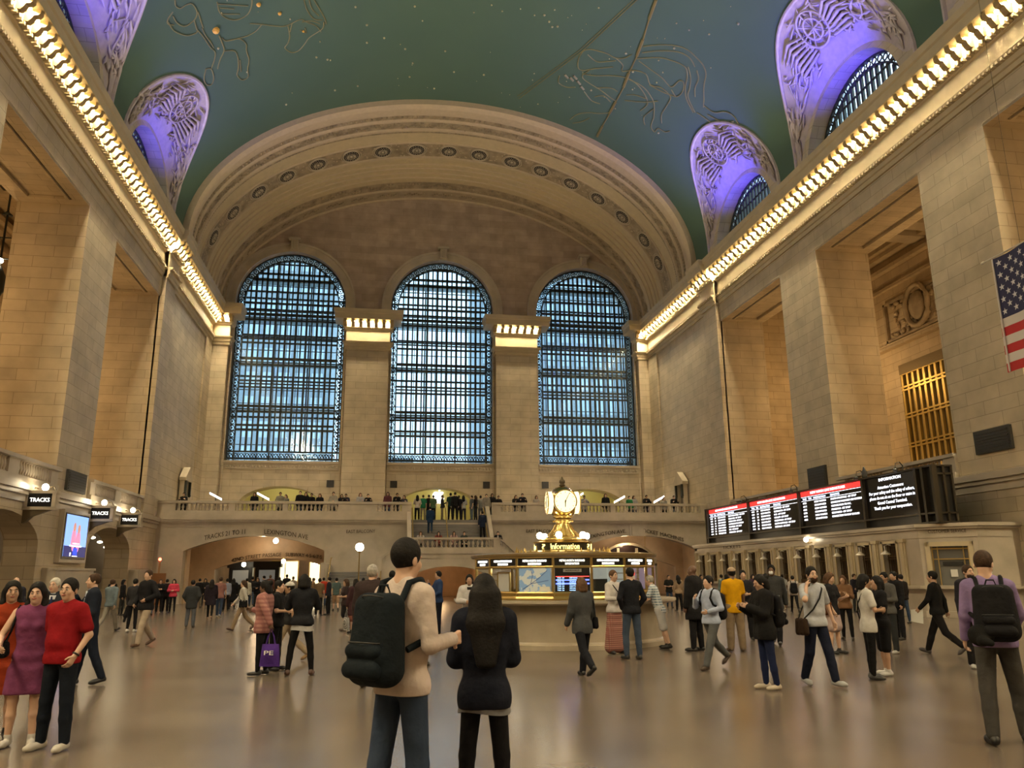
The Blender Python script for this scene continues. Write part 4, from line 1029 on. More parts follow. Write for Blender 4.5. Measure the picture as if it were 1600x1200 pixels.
# facade in plan: straight run, canted end, return to the pier
cant = [(XO_, 48.6), (XO_, 27.0), (16.6, 25.6), (W+.2, 25.6)]
mb = MB()
arch_wall(mb, 27.0, 48.6, 1.12, 2.95, 0, .45, [dict(c=y, hw=.42, zs=2.68, rise=0, ell=False, n=1) for y in YW], mpo)
mb.box(XO_, XO_+.5, 27.0, 48.6, 0, 1.12); mb.box(XO_+.45, XO_+.6, 27.0, 48.6, 1.1, 2.95)
mb.box(XO_, W, 48.3, 48.6, 0, 3.2)
def plan_band(mb, off, z0, z1, depth=.5):
    """band following the plan of the facade"""
    P = [(XO_-off, 48.6+off*0), (XO_-off, 27.0-off*.4), (16.6-off*.45, 25.6-off), (W+.2, 25.6-off)]
    Q = [(XO_+depth, 48.6), (XO_+depth, 27.2), (16.8, 25.6+depth), (W+.2, 25.6+depth)]
    for i in range(3):
        a, b, c, d = P[i], P[i+1], Q[i+1], Q[i]
        mb.add([(*a, z0), (*b, z0), (*c, z0), (*d, z0), (*a, z1), (*b, z1), (*c, z1), (*d, z1)], [[0,1,2,3],[4,7,6,5],[0,4,5,1],[2,6,7,3],[1,5,6,2],[3,7,4,0]])
for off, z0, z1, dp in ((.10, 0, .22, .5), (0, 2.95, 3.12, .5), (.12, 3.12, 3.2, .5), (.20, 3.2, 3.32, .5), (.03, 2.82, 2.95, .5), (.28, 1.0, 1.10, .3)): plan_band(mb, off, z0, z1, dp)
# canted bay and the return
P0 = Vector((XO_, 27.0, 0)); P1 = Vector((16.6, 25.6, 0)); dirv = (P1-P0).normalized(); nrm = Vector((-dirv.y, dirv.x, 0))
if nrm.y > 0: nrm = -nrm
LC = (P1-P0).length
def mpc(u, d, z): p = P0+dirv*u-nrm*d; return (p.x, p.y, z)
arch_wall(mb, 0, LC, 0, 2.95, 0, .4, [dict(c=LC/2, hw=.62, zs=2.5, rise=0, ell=False, n=1)], mpc, zb=1.12)
mb.box(16.6, W+.2, 25.6, 26.0, 0, 2.95)
bo(mb, 'facade', SM, rc=True)
mb = MB()
for y in YW+[YW[-1]+1.7]:
    yy = y-.85
    for dx, w in ((.06, .15), (.10, .07)): mb.box(XO_-dx, XO_+.05, yy-w, yy+w, 1.12, 2.82)
    mb.box(XO_-.14, XO_, yy-.19, yy+.19, 2.70, 2.82)
for y in YW:
    mb.box(XO_-.04, XO_+.02, y-.52, y-.42, 1.12, 2.78); mb.box(XO_-.04, XO_+.02, y+.42, y+.52, 1.12, 2.78); mb.box(XO_-.04, XO_+.02, y-.52, y+.52, 2.68, 2.78)
bo(mb, 'pilasters', SC)
mb = MB()
for e0, e1, z0, z1 in ((LC/2-.78, LC/2-.62, 1.12, 2.66), (LC/2+.62, LC/2+.78, 1.12, 2.66), (LC/2-.78, LC/2+.78, 2.5, 2.66)):
    a = [mpc(e0, -.06, z0), mpc(e1, -.06, z0), mpc(e1, .02, z0), mpc(e0, .02, z0), mpc(e0, -.06, z1), mpc(e1, -.06, z1), mpc(e1, .02, z1), mpc(e0, .02, z1)]
    mb.add(a, [[0,1,2,3],[4,7,6,5],[0,4,5,1],[1,5,6,2],[2,6,7,3],[3,7,4,0]])
bo(mb, 'window_surround', SC, rc=True)
DB = mat('dark_ticket_recess', (.035, .022, .014, 1), .35); BR2 = mat('brown_bronze', (.12, .075, .035, 1), .4, .6)
SHD = mat('white_lamp_shade', (.65, .60, .50, 1), .4)
mb = MB(); mb.box(.30, .34, -.42, .42, 1.12, 2.68); _a = mb.build('ticket_window', DB); WA = _a.data; bpy.data.objects.remove(_a)
mb = MB()
for k in range(7): mb.box(.16, .19, -.39+k*.13-.012, -.39+k*.13+.012, 1.12, 2.68)
for z in (1.2, 1.5, 2.1, 2.2, 2.6): mb.box(.15, .20, -.42, .42, z-.02, z+.02)
mb.box(.12, .2, -.42, .42, 1.12, 1.3)
_a = mb.build('window_grille', BR2); WG = _a.data; bpy.data.objects.remove(_a)
mb = MB(); mb.smooth = True; mb.lathe([(.19, -.10), (.18, -.06), (.07, .02), (.05, .06)], 12); mb.tube([(0, 0, .04), (-.02, 0, .22), (.12, 0, .30), (.24, 0, .26)], .018, 5); _a = mb.build('lamp_shade', [SHD]); WL = _a.data; bpy.data.objects.remove(_a)
for y in YW:
    w = bpy.data.objects.new('ticket_window', WA); COL.objects.link(w); w.parent = OFF; w.location = (0, y-38, 0)
    g = bpy.data.objects.new('window_grille', WG); COL.objects.link(g); g.parent = w
    l = bpy.data.objects.new('lamp_shade', WL); COL.objects.link(l); l.parent = w; l.location = (-.24, -.05, 2.36)
cw = empty('service_window', (0, 0, 0)); cw.parent = OFF
def cq(mb, u0, u1, d0, d1, z0, z1):
    a = [mpc(u0, d0, z0), mpc(u1, d0, z0), mpc(u1, d1, z0), mpc(u0, d1, z0), mpc(u0, d0, z1), mpc(u1, d0, z1), mpc(u1, d1, z1), mpc(u0, d1, z1)]
    a = [(p[0]-XO_, p[1]-38, p[2]) for p in a]; mb.add(a, [[0,1,2,3],[4,7,6,5],[0,4,5,1],[1,5,6,2],[2,6,7,3],[3,7,4,0]])
mb = MB(); cq(mb, LC/2-.62, LC/2+.62, .25, .3, 1.12, 2.5); mb.build('grey_shutter', mat('grey_shutter', (.15, .15, .14, 1), .4), cw, recalc=True)
mb = MB(); 
for u in (-.60, -.42, .42, .58): cq(mb, LC/2+u-.015, LC/2+u+.015, .15, .2, 1.12, 2.5)
for z in (2.05, 2.42): cq(mb, LC/2-.62, LC/2+.62, .16, .19, z-.02, z+.02)
mb.build('bronze_grille', BRASS, cw, recalc=True)
mb = MB(); cq(mb, LC/2-.3, LC/2+.35, .18, .24, 1.82, 1.95); mb.build('black_notice_strip', BLACK, cw, recalc=True)
mb = MB(); cq(mb, LC/2-.08, LC/2+.14, .2, .24, 1.42, 1.68); mb.build('paper_notice', mat('white_paper', (.7, .7, .66, 1), .5), cw, recalc=True)
angw = math.atan2(dirv.y, dirv.x)
p = P0+dirv*(LC/2)+nrm*.015; t = text_mesh('CUSTOMER SERVICE', .17, LETTER, OFF, 'lettering', width=1.25, loc=(p.x-XO_, p.y-38, 3.035), rot=(PI/2, 0, angw))
t = text_mesh('TICKETS', .26, LETTER, OFF, 'lettering', width=2.4, loc=(-.012, 43.2-38, 3.035), rot=(PI/2, 0, -PI/2), extrude=.003)
# hexagonal glow on the ledge: small white globe
p = on_x(1260, 850, XO_-.3); r = empty('wall_lamp', (XO_-.02, p[1], 2.98)); tag(r, 'small bright white lamp on the ticket office fascia', 'lamp')
mb = MB(); mb.smooth = True; mb.sphere((-.28, 0, .1), .11, 12, 8); mb.build('lamp_globe', GLOBE, r)
mb = MB(); mb.tube([(0, 0, -.02), (-.15, 0, -.06), (-.28, 0, .0)], .025, 6); mb.build('bracket', BRASS, r)
# departure board ---------------------------------------------------
FR = mat('dark_bronze_board_frame', (.06, .05, .035, 1), .4, .5); SCR = mat('black_screen', (.008, .007, .008, 1), .2)
XB_ = 15.55; ZB0, ZB1 = 3.36, 5.42
DB_ = empty('departure_board', (XB_, 37.5, ZB0)); tag(DB_, 'long black departure board with red headers and white text above the ticket office', 'departure board')
def db(mb, nm, m, parent=DB_, rc=False): o = mb.build(nm, m, parent, recalc=rc); o.location = (-XB_, -37.5, -ZB0) if parent is DB_ else (0, 0, 0); return o
yj = [float(on_x(px, 780, XB_)[1]) for px in (1104, 1168, 1248, 1350, 1436)]; yEnd = float(on_x(1441, 780, XB_)[1])-0.2
Ye0, Ye1 = yEnd-.55, yj[0]+.25
mb = MB(); mb.box(XB_+.12, XB_+.8, Ye0+.05, Ye1, ZB0, ZB1); db(mb, 'cabinet', BLACK)
mb = MB()
for y in yj+[Ye0, Ye1, yEnd]: mb.box(XB_-.06, XB_+.12, y-.06, y+.06, ZB0, ZB1+.04)
for z in (ZB0, ZB0+.34, ZB1): mb.box(XB_-.05, XB_+.12, Ye0, Ye1, z-.03, z+.035)
for x in (XB_+.1, XB_+.42, XB_+.75): mb.box(x-.04, x+.04, Ye0-.05, Ye0+.05, ZB0, ZB1)
for z in (ZB0, ZB0+.34, ZB1-.3, ZB1): mb.box(XB_, XB_+.8, Ye0-.05, Ye0+.05, z-.03, z+.03)
db(mb, 'frame', FR)
TXT = mat('white_board_text', (1, 1, 1, 1), .4, emit=(.88, .90, 1), es=1.9); BTX = mat('blue_white_board_text', (1, 1, 1, 1), .4, emit=(.55, .65, 1), es=2.4); RB = mat('red_header_band', (.6, .02, .02, 1), .4, emit=(1, .05, .04), es=.85)
def brow(body, parent, yl, z, h, m, width=None):
    # text reads from far (left in the picture) towards the camera; starts at y=yl
    return text_mesh(body, h, m, parent, 'screen_text', align='LEFT', width=width, loc=(XB_+.075-XB_, yl-37.5, z-ZB0), rot=(PI/2, 0, -PI/2), extrude=.004)
dest = [['NEW HAVEN', 'STAMFORD', 'NEW HAVEN', 'STAMFORD', 'NEW HAVEN', 'STAMFORD', 'BRIDGEPORT'], ['NEW CANAAN', 'NEW HAVEN', 'STAMFORD', 'NEW HAVEN', 'DANBURY', 'STAMFORD', 'NEW HAVEN'], ['NEW HAVEN', 'STAMFORD', 'NEW HAVEN', 'STAMFORD', 'NEW HAVEN', 'STAMFORD']]
rem = [['SOUTH NORWALK -1ST STOP', 'STAMFORD -1ST STOP', 'GREENWICH -1ST STOP', 'CONNECTION TO DANBURY', 'STAMFORD -1ST STOP', 'RYE -1ST STOP', 'STAMFORD -1ST STOP'], ['STAMFORD -1ST STOP', 'GREENWICH -1ST STOP', 'RYE -1ST STOP', 'HARLEM -1ST STOP', 'GREENWICH -1ST STOP', 'SOUTH NORWALK -1ST STOP', 'FORDHAM -1ST STOP'], ['SOUTH NORWALK -1ST STOP', 'CONNECTION TO DANBURY AND WATERBURY', 'CONNECTION TO N.C.', 'FORDHAM -1ST STOP', 'STAMFORD -1ST STOP', 'CONNECTION TO NEW CANAAN']]
for i in range(4):
    ya, yb = yj[i]-.06, yj[i+1]+.06; w = ya-yb
    mb = MB(); mb.box(XB_+.08, XB_+.125, yb, ya, ZB0+.36, ZB1-.03); s_ = mb.build('screen_panel', SCR, DB_); s_.location = (-XB_, -37.5, -ZB0)
    if i < 3:
        mb = MB(); mb.box(XB_+.06, XB_+.08, yb+.04, ya-.04, ZB1-.27, ZB1-.05); hb = mb.build('red_header', RB, DB_); hb.location = (-XB_, -37.5, -ZB0)
        t = brow('NEW HAVEN LINE DEPARTURES', hb, ya-w*.18, ZB1-.16, .16, TXT, w*.56); t.location = (XB_+.055, ya-w*.18, ZB1-.16)
        mb = MB(); mb.box(XB_+.07, XB_+.08, yb+.04, ya-.04, ZB1-.315, ZB1-.30); mb.box(XB_+.07, XB_+.08, yb+.04, ya-.04, ZB1-.50, ZB1-.485); o = mb.build('rule_lines', TXT, DB_); o.location = (-XB_, -37.5, -ZB0)
        z = ZB1-.41
        for tx, f, wf in (('TIME', .03, .07), ('TRK', .13, .06), ('DESTINATION', .22, .2), ('REMARKS', .5, .14)): brow(tx, DB_, ya-w*f, z, .12, BTX, w*wf)
        for k, (d, rmk) in enumerate(zip(dest[i], rem[i])):
            z = ZB1-.60-k*.155
            brow('%d' % (512+k*17+i*100) if i < 2 else '%d' % (600+k*11), DB_, ya-w*.03, z, .12, TXT, w*.06)
            if i < 2: brow('%d' % ((k*7+14) % 30+10), DB_, ya-w*.14, z, .12, TXT, w*.035)
            brow(d, DB_, ya-w*.23, z, .12, TXT, w*.19)
            brow(rmk, DB_, ya-w*.5, z, .12, TXT, w*min(.48, .0168*len(rmk)))
    else:
        for k, (ln, wf) in enumerate((('INFORMATION', .42), ('Attention Customers:', .5), ('For your safety and the safety of others,', .86), ('please do not sit on the floor or stairs in', .86), ('Grand Central Terminal.', .56), ('Thank you for your cooperation.', .72))):
            z = ZB1-.17-(k*.205 if k == 0 else .1+k*.205); t = text_mesh(ln, .17, TXT, DB_, 'screen_text', width=w*wf, loc=(.075, (ya+yb)/2-37.5, z-ZB0), rot=(PI/2, 0, -PI/2), extrude=.004)
# cameras and cable loops on top of the board
for px, lb in ((1160, 'small black dome camera on the board, farthest'), (1240, 'small black dome camera on the board, second from the far end'), (1345, 'grey cylindrical camera standing on the board beside the information panel'), (1408, 'small black camera near the close end of the board')):
    y = float(on_x(px, 770, XB_)[1]); r = empty('security_camera', (XB_+.2, y, ZB1+.03)); tag(r, lb, 'camera', 'cameras on the departure board')
    mb = MB(); mb.smooth = True; mb.tube([(0, 0, 0), (0, 0, .22), (-.12, 0, .36), (-.30, 0, .30), (-.33, 0, .1)], .022, 6); mb.build('bracket', BRONZE, r)
    mb = MB(); mb.smooth = True
    if px == 1345: mb.lathe([(.10, 0), (.11, .12), (.11, .3), (.07, .36), (.03, .5)], 12, c=(0, -.1, 0))
    mb.sphere((-.33, 0, .04), (.09, .09, .08), 10, 7); mb.build('dome', mat('smoked_dome', (.05, .05, .05, 1), .15), r)
# square black speaker panels on the piers
def plaque(s, px0, px1, py0, py1, lb, X=W):
    a = on_x(px0, py0, s*X); b_ = on_x(px1, py1, s*X); y = (a[1]+b_[1])/2; z = (a[2]+b_[2])/2; hy = abs(a[1]-b_[1])/2; hz = abs(a[2]-b_[2])/2
    r = empty('speaker_panel', (s*X, y, z)); tag(r, lb, 'speaker panel', 'black speaker panels on the piers')
    mb = MB(); x0, x1 = sorted((-s*.12, -s*.0)); mb.box(x0, x1, -hy, hy, -hz, hz); mb.build('housing', mat('black_speaker_housing', (.02, .018, .014, 1), .5), r)
    mb = MB(); x0, x1 = sorted((-s*.14, -s*.12)); n = 7
    for k in range(n): mb.box(x0, x1, -hy*.9, hy*.9, -hz*.9+k*hz*1.8/n, -hz*.9+(k+.5)*hz*1.8/n)
    mb.build('louvres', BLACK, r)
plaque(1, 1264, 1295, 733, 761, 'black speaker panel on the right pier above the departure board')
plaque(1, 1524, 1586, 676, 700, 'black speaker panel on the nearest right pier below the flag')
plaque(-1, 104, 129, 733, 773, 'black speaker panel on the left pier above the advertising screen')
# flag ---------------------------------------------------------------
XF = 10.0; a = on_x(1549, 406, XF); yl, zt = float(a[1]), float(a[2]); HO = 2.80; FL = 5.3
fl = empty('flag', (XF, yl, zt)); tag(fl, 'large American flag hanging from a white pole at the right edge', 'flag')
SG = 9
def fwave(u, v): return .05*math.sin(u*4.2+v*.6)+.03*math.sin(u*9+1.3+v)*(v*.8+.1)
def fgrid(u0, u1, v0, v1, nu, nv, off=0):
    # u along -y (towards camera), v down
    P = []
    for i in range(nv+1):
        v = v0+(v1-v0)*i/nv; P.append([(fwave(u0+(u1-u0)*j/nu, v/HO)+off, -(u0+(u1-u0)*j/nu)+.10*(v/HO), -v) for j in range(nu+1)])
    return P
FRD = mat('flag_red', (.42, .02, .025, 1), .7); FWH = mat('flag_white', (.60, .57, .55, 1), .7); FBL = mat('flag_blue', (.012, .015, .07, 1), .7)
ch, cwid = HO*7/13, FL*.40
mb = MB(); mb.smooth = True
for k in range(13):
    mb.mi = k % 2; v0, v1 = k*HO/13, (k+1)*HO/13; u0 = cwid if k < 7 else 0
    for off in (0, .012): mb.grid(fgrid(u0, FL, v0, v1, 40, 2, off))
mb.build('striped_field', [FRD, FWH], fl)
mb = MB(); mb.smooth = True
for off in (0, .012): mb.grid(fgrid(0, cwid, 0, ch, 24, 10, off))
mb.build('canton', FBL, fl)
mb = MB()
for rw in range(9):
    for cn in range(6 if rw % 2 == 0 else 5):
        u = cwid*(1+2*cn+(0 if rw % 2 == 0 else 1))/12; v = ch*(rw+1)/10
        for off in (-.008, .020):
            c = fwave(u, v/HO)+off; vs = []
            for j in range(10):
                R_ = .088 if j % 2 == 0 else .035; an = PI/2+j*PI/5; vs.append((fwave(u+R_*math.cos(an), v/HO)+off, -(u+R_*math.cos(an))+.1*v/HO, -v+R_*math.sin(an)))
            mb.add([(c, -u+.1*v/HO, -v)]+vs, [[0, 1+j, 1+(j+1) % 10] for j in range(10)])
mb.build('stars', mat('flag_star_white', (.62, .62, .68, 1), .7), fl)
mb = MB(); mb.box(-.01, .02, -.03, .0, -HO, 0); mb.build('hem', FWH, fl)
mb = MB(); mb.tube([(0, .22, .03), (0, -FL-.1, .03)], .022, 8); mb.sphere((0, .28, .03), (.035, .07, .035), 8, 6); mb.build('pole', mat('white_painted_pole', (.6, .58, .52, 1), .4), fl)
zcl = 24+12*math.sqrt(1-(XF/18.29)**2)
mb = MB()
for y in (-.9, -FL+.4): mb.tube([(0, y, .05), (0, y, zcl-zt)], .006, 4)
mb.build('suspension_wires', BRONZE, fl)
# ================================================================ LEFT SIDE
for Y, lb in ((34.0, 'lit track sign box on the left wall, nearest to the camera'), (41.0, 'lit track sign box just past the advertising screen'), (45.6, 'lit track sign box on the left wall nearest the end wall')):
    r = empty('track_sign', (-W, Y, 4.62)); tag(r, lb, 'sign', 'track signs on the left wall')
    mb = MB(); mb.box(.05, 1.15, -.16, .16, -.34, .34)
    for z0, z1 in ((.26, .38), (-.38, -.26)): mb.box(.0, 1.2, -.2, .2, z0, z1)
    for x0, x1 in ((.02, .16), (1.04, 1.18)): mb.box(x0, x1, -.2, .2, -.3, .3)
    mb.build('stone_case', SM, r)
    mb = MB(); mb.box(.16, 1.04, -.17, -.155, -.26, .26); mb.build('dark_panel', DK, r)
    text_mesh('TRACKS', .22, LED, r, 'lettering', width=.72, loc=(.6, -.185, 0), extrude=.01)
    mb = MB(); mb.prism([(0, -.38), (1.0, -.38), (.35, -.62), (.12, -.86), (0, -.9)], -.1, .1, 'y')
    mb.build('bronze_bracket', mat('worn_bronze', (.13, .10, .06, 1), .45, .5), r)
    for pts in ([(.2, 0, .38), (.32, 0, .5), (.45, 0, .46)], [(1.1, 0, .38), (1.0, 0, .55), (.85, 0, .52)]): mb = MB(); mb.tube(pts, .03, 6); mb.build('lamp_arm', MATS['worn_bronze'], r)
    mb = MB(); mb.smooth = True; mb.sphere((.68, 0, .52), (.13, .13, .14), 12, 8); mb.build('lamp_globe', GLOBE, r)
    point('track_sign_light', (-W+.68, Y-.2, 5.3), 10, (1, .8, .5), .1)
# advertising screen on the pier
r = empty('advertising_screen', (-W, 39.2, 3.5)); tag(r, 'tall advertising screen with a blue picture on the left pier', 'screen')
a = on_x(98, 806, -W+.1); b_ = on_x(128, 870, -W+.1); hy = abs(a[1]-b_[1])/2; cy = (a[1]+b_[1])/2; zc = (a[2]+b_[2])/2; hz = 1.0; r.location = (-W, cy, zc)
mb = MB(); mb.box(0, .22, -hy-.14, hy+.14, -hz-.14, hz+.14); mb.build('stone_frame', SM, r)
mb = MB(); mb.box(.2, .24, -hy, hy, -hz, hz); mb.build('screen_border', DK, r)
SB = lambda n, c, e: mat(n, (*c, 1), .4, emit=c, es=e)
mb = MB(); mb.box(.24, .25, -hy+.12, hy-.12, -hz+.12, hz-.06); pic = mb.build('picture', SB('screen_sky_blue', (.25, .45, .95), .9), r)
mb = MB(); mb.smooth = True
for y, z, ry, rz_ in ((.25, -.05, .3, .55), (-.3, .02, .28, .6)): mb.sphere((.25, y, z-.2), (.02, ry, rz_), 10, 8)
mb.build('pink_figures', SB('screen_pink', (.85, .30, .5), .7), pic)
mb = MB(); mb.smooth = True
for y, z in ((.25, .36), (-.3, .42)): mb.sphere((.26, y, z), (.02, .17, .2), 8, 6)
mb.build('picture_heads', SB('screen_skin', (.7, .35, .25), .6), pic)
mb = MB(); mb.box(.25, .262, -hy+.12, hy-.12, -hz+.12, -.42); mb.build('dark_footer', SB('screen_navy', (.02, .03, .2), .5), pic)
mb = MB(); mb.box(.262, .27, -.25, .25, -.8, -.5); mb.build('blue_button', SB('screen_blue', (.02, .06, .9), 1.2), pic)
mb = MB(); mb.box(.262, .275, -.7, .7, -.44, -.38); mb.box(.262, .275, -.4, .4, -.32, -.28); mb.box(.262, .275, -.5, -.6, -.85, -.7); mb.box(.262, .275, -.3, .3, -.87, -.84); mb.build('white_caption_bars', SB('screen_white', (.9, .9, 1), 1.5), pic)
# low marble seats against the piers
for (ya, yb, lb) in ((36.4, 41.0, 'pale marble ledge block under the advertising screen'), (48.3, 50.6, 'pale marble ledge block at the left corner pier')):
    mb = MB(); mb.box(-W+.02, -W+.55, ya, yb, 0, 1.95); mb.box(-W+.02, -W+.62, ya-.04, yb+.04, 1.95, 2.05); o = mb.build('marble_block', SM); tag(o, lb, 'marble block')
# dark door in the passage
a = on_x(35, 852, -25.75)
p = on_x(30, 880, -W-1.2); r = empty('service_door', (-25.7, 44.0, 0)); tag(r, 'tall black door in the left passage wall', 'door')
y0_ = float(on_x(15, 852, -25.6)[1]); y1_ = float(on_x(38, 852, -25.6)[1]); r.location = (-25.59, (y0_+y1_)/2, 0); hw_ = abs(y1_-y0_)/2
mb = MB(); mb.box(0, .08, -hw_, hw_, 0, 3.1); mb.build('door_leaf', BLACK, r); mb = MB(); mb.box(.08, .14, hw_*.6, hw_*.7, 1.3, 1.7); mb.build('door_handle', BRASS, r)
# pendant lantern in the left gallery
r = empty('pendant_lantern', (-23, 39.3, 22.0)); tag(r, 'dark bronze lantern hanging on a long rod in the left gallery', 'lamp')
mb = MB(); mb.smooth = True; mb.lathe([(.25, -3.0), (.12, -2.9), (.05, -2.8)], 10); mb.tube([(0, 0, -5.8), (0, 0, 0)], .05, 6); mb.lathe([(.1, -5.7), (.2, -5.9), (.34, -6.2), (.34, -6.9), (.2, -7.2), (.05, -7.4)], 10)
for z in (-4.2, -5.3): mb.tube([(-.9, 0, z), (.9, 0, z)], .035, 5)
mb.build('rod_and_cage', BRONZE, r); mb = MB(); mb.smooth = True; mb.sphere((0, 0, -5.4), (.13, .13, .13), 10, 8); mb.build('lamp_globe', GLOBE, r)
# red beacon and brown board by the left arch
r = empty('notice_board', (-16.9, 50.6, 0)); tag(r, 'brown board with a small red light on a post beside the left arch', 'notice board')
p = on_y(250, 874, 50.6); q2 = on_y(250, 897, 50.6); r.location = (p[0], 50.6, 0)
mb = MB(); mb.box(-.42, .42, -.04, .04, .0, q2[2]+.05); mb.build('brown_panel', mat('brown_board', (.22, .09, .03, 1), .5), r)
mb = MB(); mb.box(-.05, .05, -.02, .04, q2[2], p[2]-.08); mb.build('post', mat('tan_post', (.35, .2, .1, 1), .5), r)
mb = MB(); mb.smooth = True; mb.sphere((0, 0, p[2]), .09, 10, 8); mb.build('red_lamp', mat('red_lamp', (1, .1, .05, 1), .4, emit=(1, .06, .03), es=14), r)
# small spotlights on the arch jambs
for u, v, lb in ((145, 840, 'small white spotlight in the second left arch, upper'), (156, 847, 'small white spotlight in the second left arch, middle'), (166, 855, 'small white spotlight in the second left arch, lower')):
    Y = 52.2; p = on_y(u, v, Y); r = empty('spotlight', (max(p[0], -25), Y, 4.34)); tag(r, lb, 'lamp', 'spotlights in the left passage')
    mb = MB(); mb.tube([(0, 0, 0), (0, 0, p[2]-4.34+.1)], .015, 5); mb.build('stem', BRONZE, r); mb = MB(); mb.smooth = True; mb.sphere((0, 0, p[2]-4.34), (.16, .08, .08), 8, 6); mb.build('lamp_head', mat('spot_lamp_white', (1, .9, .7, 1), .4, emit=(1, .85, .6), es=6), r)
# ================================================================ PAINTED STARS AND FIGURES
GLD = mat('faded_gilt_line', (.20, .19, .09, 1), .5); GLB = mat('ochre_band', (.22, .18, .07, 1), .5); STAR = mat('gilt_star', (.45, .42, .25, 1), .5); ORS = mat('bright_gilt_star', (.75, .42, .08, 1), .5)
def vline(mb, pts, w):
    out = []
    for (u0, v0), (u1, v1) in zip(pts[:-1], pts[1:]):
        n = max(1, int(math.hypot(u1-u0, v1-v0)/14))
        for k in range(n): out.append(on_vault(u0+(u1-u0)*k/n, v0+(v1-v0)*k/n, .9985))
    out.append(on_vault(*pts[-1], .9985)); mb.tube([tuple(p) for p in out], w, 4)
def smoothpts(pts, n=6):
    P = [pts[0]]+list(pts)+[pts[-1]]; out = []
    for i in range(1, len(P)-2):
        for k in range(n):
            t = k/n; out.append(tuple(.5*((2*P[i][j])+(-P[i-1][j]+P[i+1][j])*t+(2*P[i-1][j]-5*P[i][j]+4*P[i+1][j]-P[i+2][j])*t*t+(-P[i-1][j]+3*P[i][j]-3*P[i+1][j]+P[i+2][j])*t**3) for j in (0, 1)))
    out.append(pts[-1]); return out
Z1 = lambda L: [(200+x/3.2, y/3.2) for x, y in L]
horse = [[(235,0),(238,30),(262,42),(290,25),(320,20),(345,60),(335,95),(300,125),(270,130),(240,110),(225,80)],[(200,110),(225,150),(260,170),(300,178),(340,165),(350,155),(380,190),(410,235),(435,262),(432,300),(415,345)],[(225,60),(200,95),(200,120),(230,125)],[(370,140),(385,175),(415,215),(428,240)],[(445,10),(455,55),(480,85),(520,100),(560,95),(600,70),(618,30),(620,0)],[(460,40),(530,45)],[(470,70),(560,72)],[(450,20),(600,30)],[(610,118),(670,122),(730,130),(790,130),(860,98),(890,110),(940,130),(965,160)],[(670,122),(640,155),(600,178),(540,195),(490,205),(470,190)],[(455,178),(470,215),(480,255),(460,300),(448,345)],[(480,255),(530,255),(548,285),(552,340),(545,375),(570,400),(600,385),(598,345),(605,300),(592,255),(590,220),(555,195),(490,205)],[(390,345),(380,395),(395,425),(420,420),(428,385),(415,345),(390,345)],[(800,130),(808,180),(800,215),(785,240),(815,262),(850,255),(880,225),(905,190),(950,160),(975,140),(980,110)],[(820,120),(810,160)],[(880,0),(895,50),(930,95),(970,100)],[(905,0),(920,45),(955,80)],[(930,0),(960,50),(985,95),(990,120)],[(870,110),(920,105),(960,120)],[(860,150),(890,165),(885,140)],[(560,300),(565,360)],[(350,60),(375,140)],[(330,100),(345,150)]]
mb = MB()
for L in horse: vline(mb, smoothpts(Z1(L), 4), .035)
mb.build('constellation_horse', GLD, ceiling)
Z2 = lambda L: [(800+x/3.636, y/3.636) for x, y in L]
arch_ = [[(745,265),(800,258),(870,255),(940,262),(1000,285),(1050,330),(1085,370),(1102,420),(1090,490),(1090,560),(1088,610)],[(740,300),(820,290),(900,290),(960,300),(1010,330),(1040,380)],[(700,335),(760,330),(840,328),(910,345),(960,365),(990,390),(995,440),(985,500),(990,560),(1030,640)],[(1000,380),(1015,440),(1010,500),(1000,550),(1040,640)],[(1050,400),(1060,450),(1040,500),(1040,550)],[(405,290),(440,280),(490,290),(540,305),(590,330),(640,330),(680,310)],[(405,290),(380,330),(375,380),(400,400),(470,390),(530,385),(575,380)],[(430,310),(480,350),(540,350),(590,345)],[(440,400),(400,430),(420,460),(500,510),(560,555),(590,575)],[(590,330),(630,370),(625,405),(690,400),(760,420),(785,480),(850,500),(900,550),(880,600),(850,650),(850,700)],[(400,420),(470,430),(560,430),(640,440),(700,470),(750,530),(770,590),(730,630)],[(640,440),(740,490),(790,550),(808,600),(805,670)],[(720,345),(780,390),(850,440),(905,495),(950,460),(975,470),(970,520),(935,550),(905,510)],[(780,480),(850,520),(930,550)],[(650,540),(700,540),(760,560)],[(640,570),(740,580),(830,575)],[(805,670),(790,720),(810,750),(830,730),(870,750),(895,745)],[(805,620),(750,665),(755,710)],[(480,500),(560,500),(600,520)],[(470,550),(520,545),(560,580)],[(270,430),(265,470),(310,495),(360,495)],[(410,520),(450,570),(500,590)],[(330,680),(370,650),(430,640),(500,645),(560,640)],[(345,700),(400,690),(440,670)],[(1090,600),(1150,640),(1210,635),(1260,660),(1290,710),(1350,780)],[(1050,640),(1110,680),(1180,740),(1220,780)],[(1110,650),(1200,695),(1260,690)]]
mb = MB()
for L in arch_: vline(mb, smoothpts(Z2(L), 4), .04)
mb.build('constellation_hunter', GLD, ceiling)
mb = MB()
for a, b_, on in [(((820,0)),(780,110),1),((780,110),(745,225),0),((745,225),(710,320),1),((710,320),(665,415),0),((665,415),(635,495),1),((635,495),(590,580),0),((590,580),(555,645),1),((555,645),(515,715),0),((515,715),(485,775),1)]:
    vline(mb, Z2([a, b_]), .10 if on else .05)
mb.build('ochre_band', GLB, ceiling)
mb = MB(); vline(mb, Z2([(710, 0), (400, 290), (40, 560)]), .035); vline(mb, Z2([(690, 0), (385, 285), (30, 548)]), .03)
for x, y in ((350,430),(370,460),(390,490),(300,425),(330,440)): vline(mb, Z2([(x, y), (x+18, y+20)]), .09)
mb.build('thin_gilt_lines', GLD, ceiling)
mb = MB(); rs = random.Random(12)
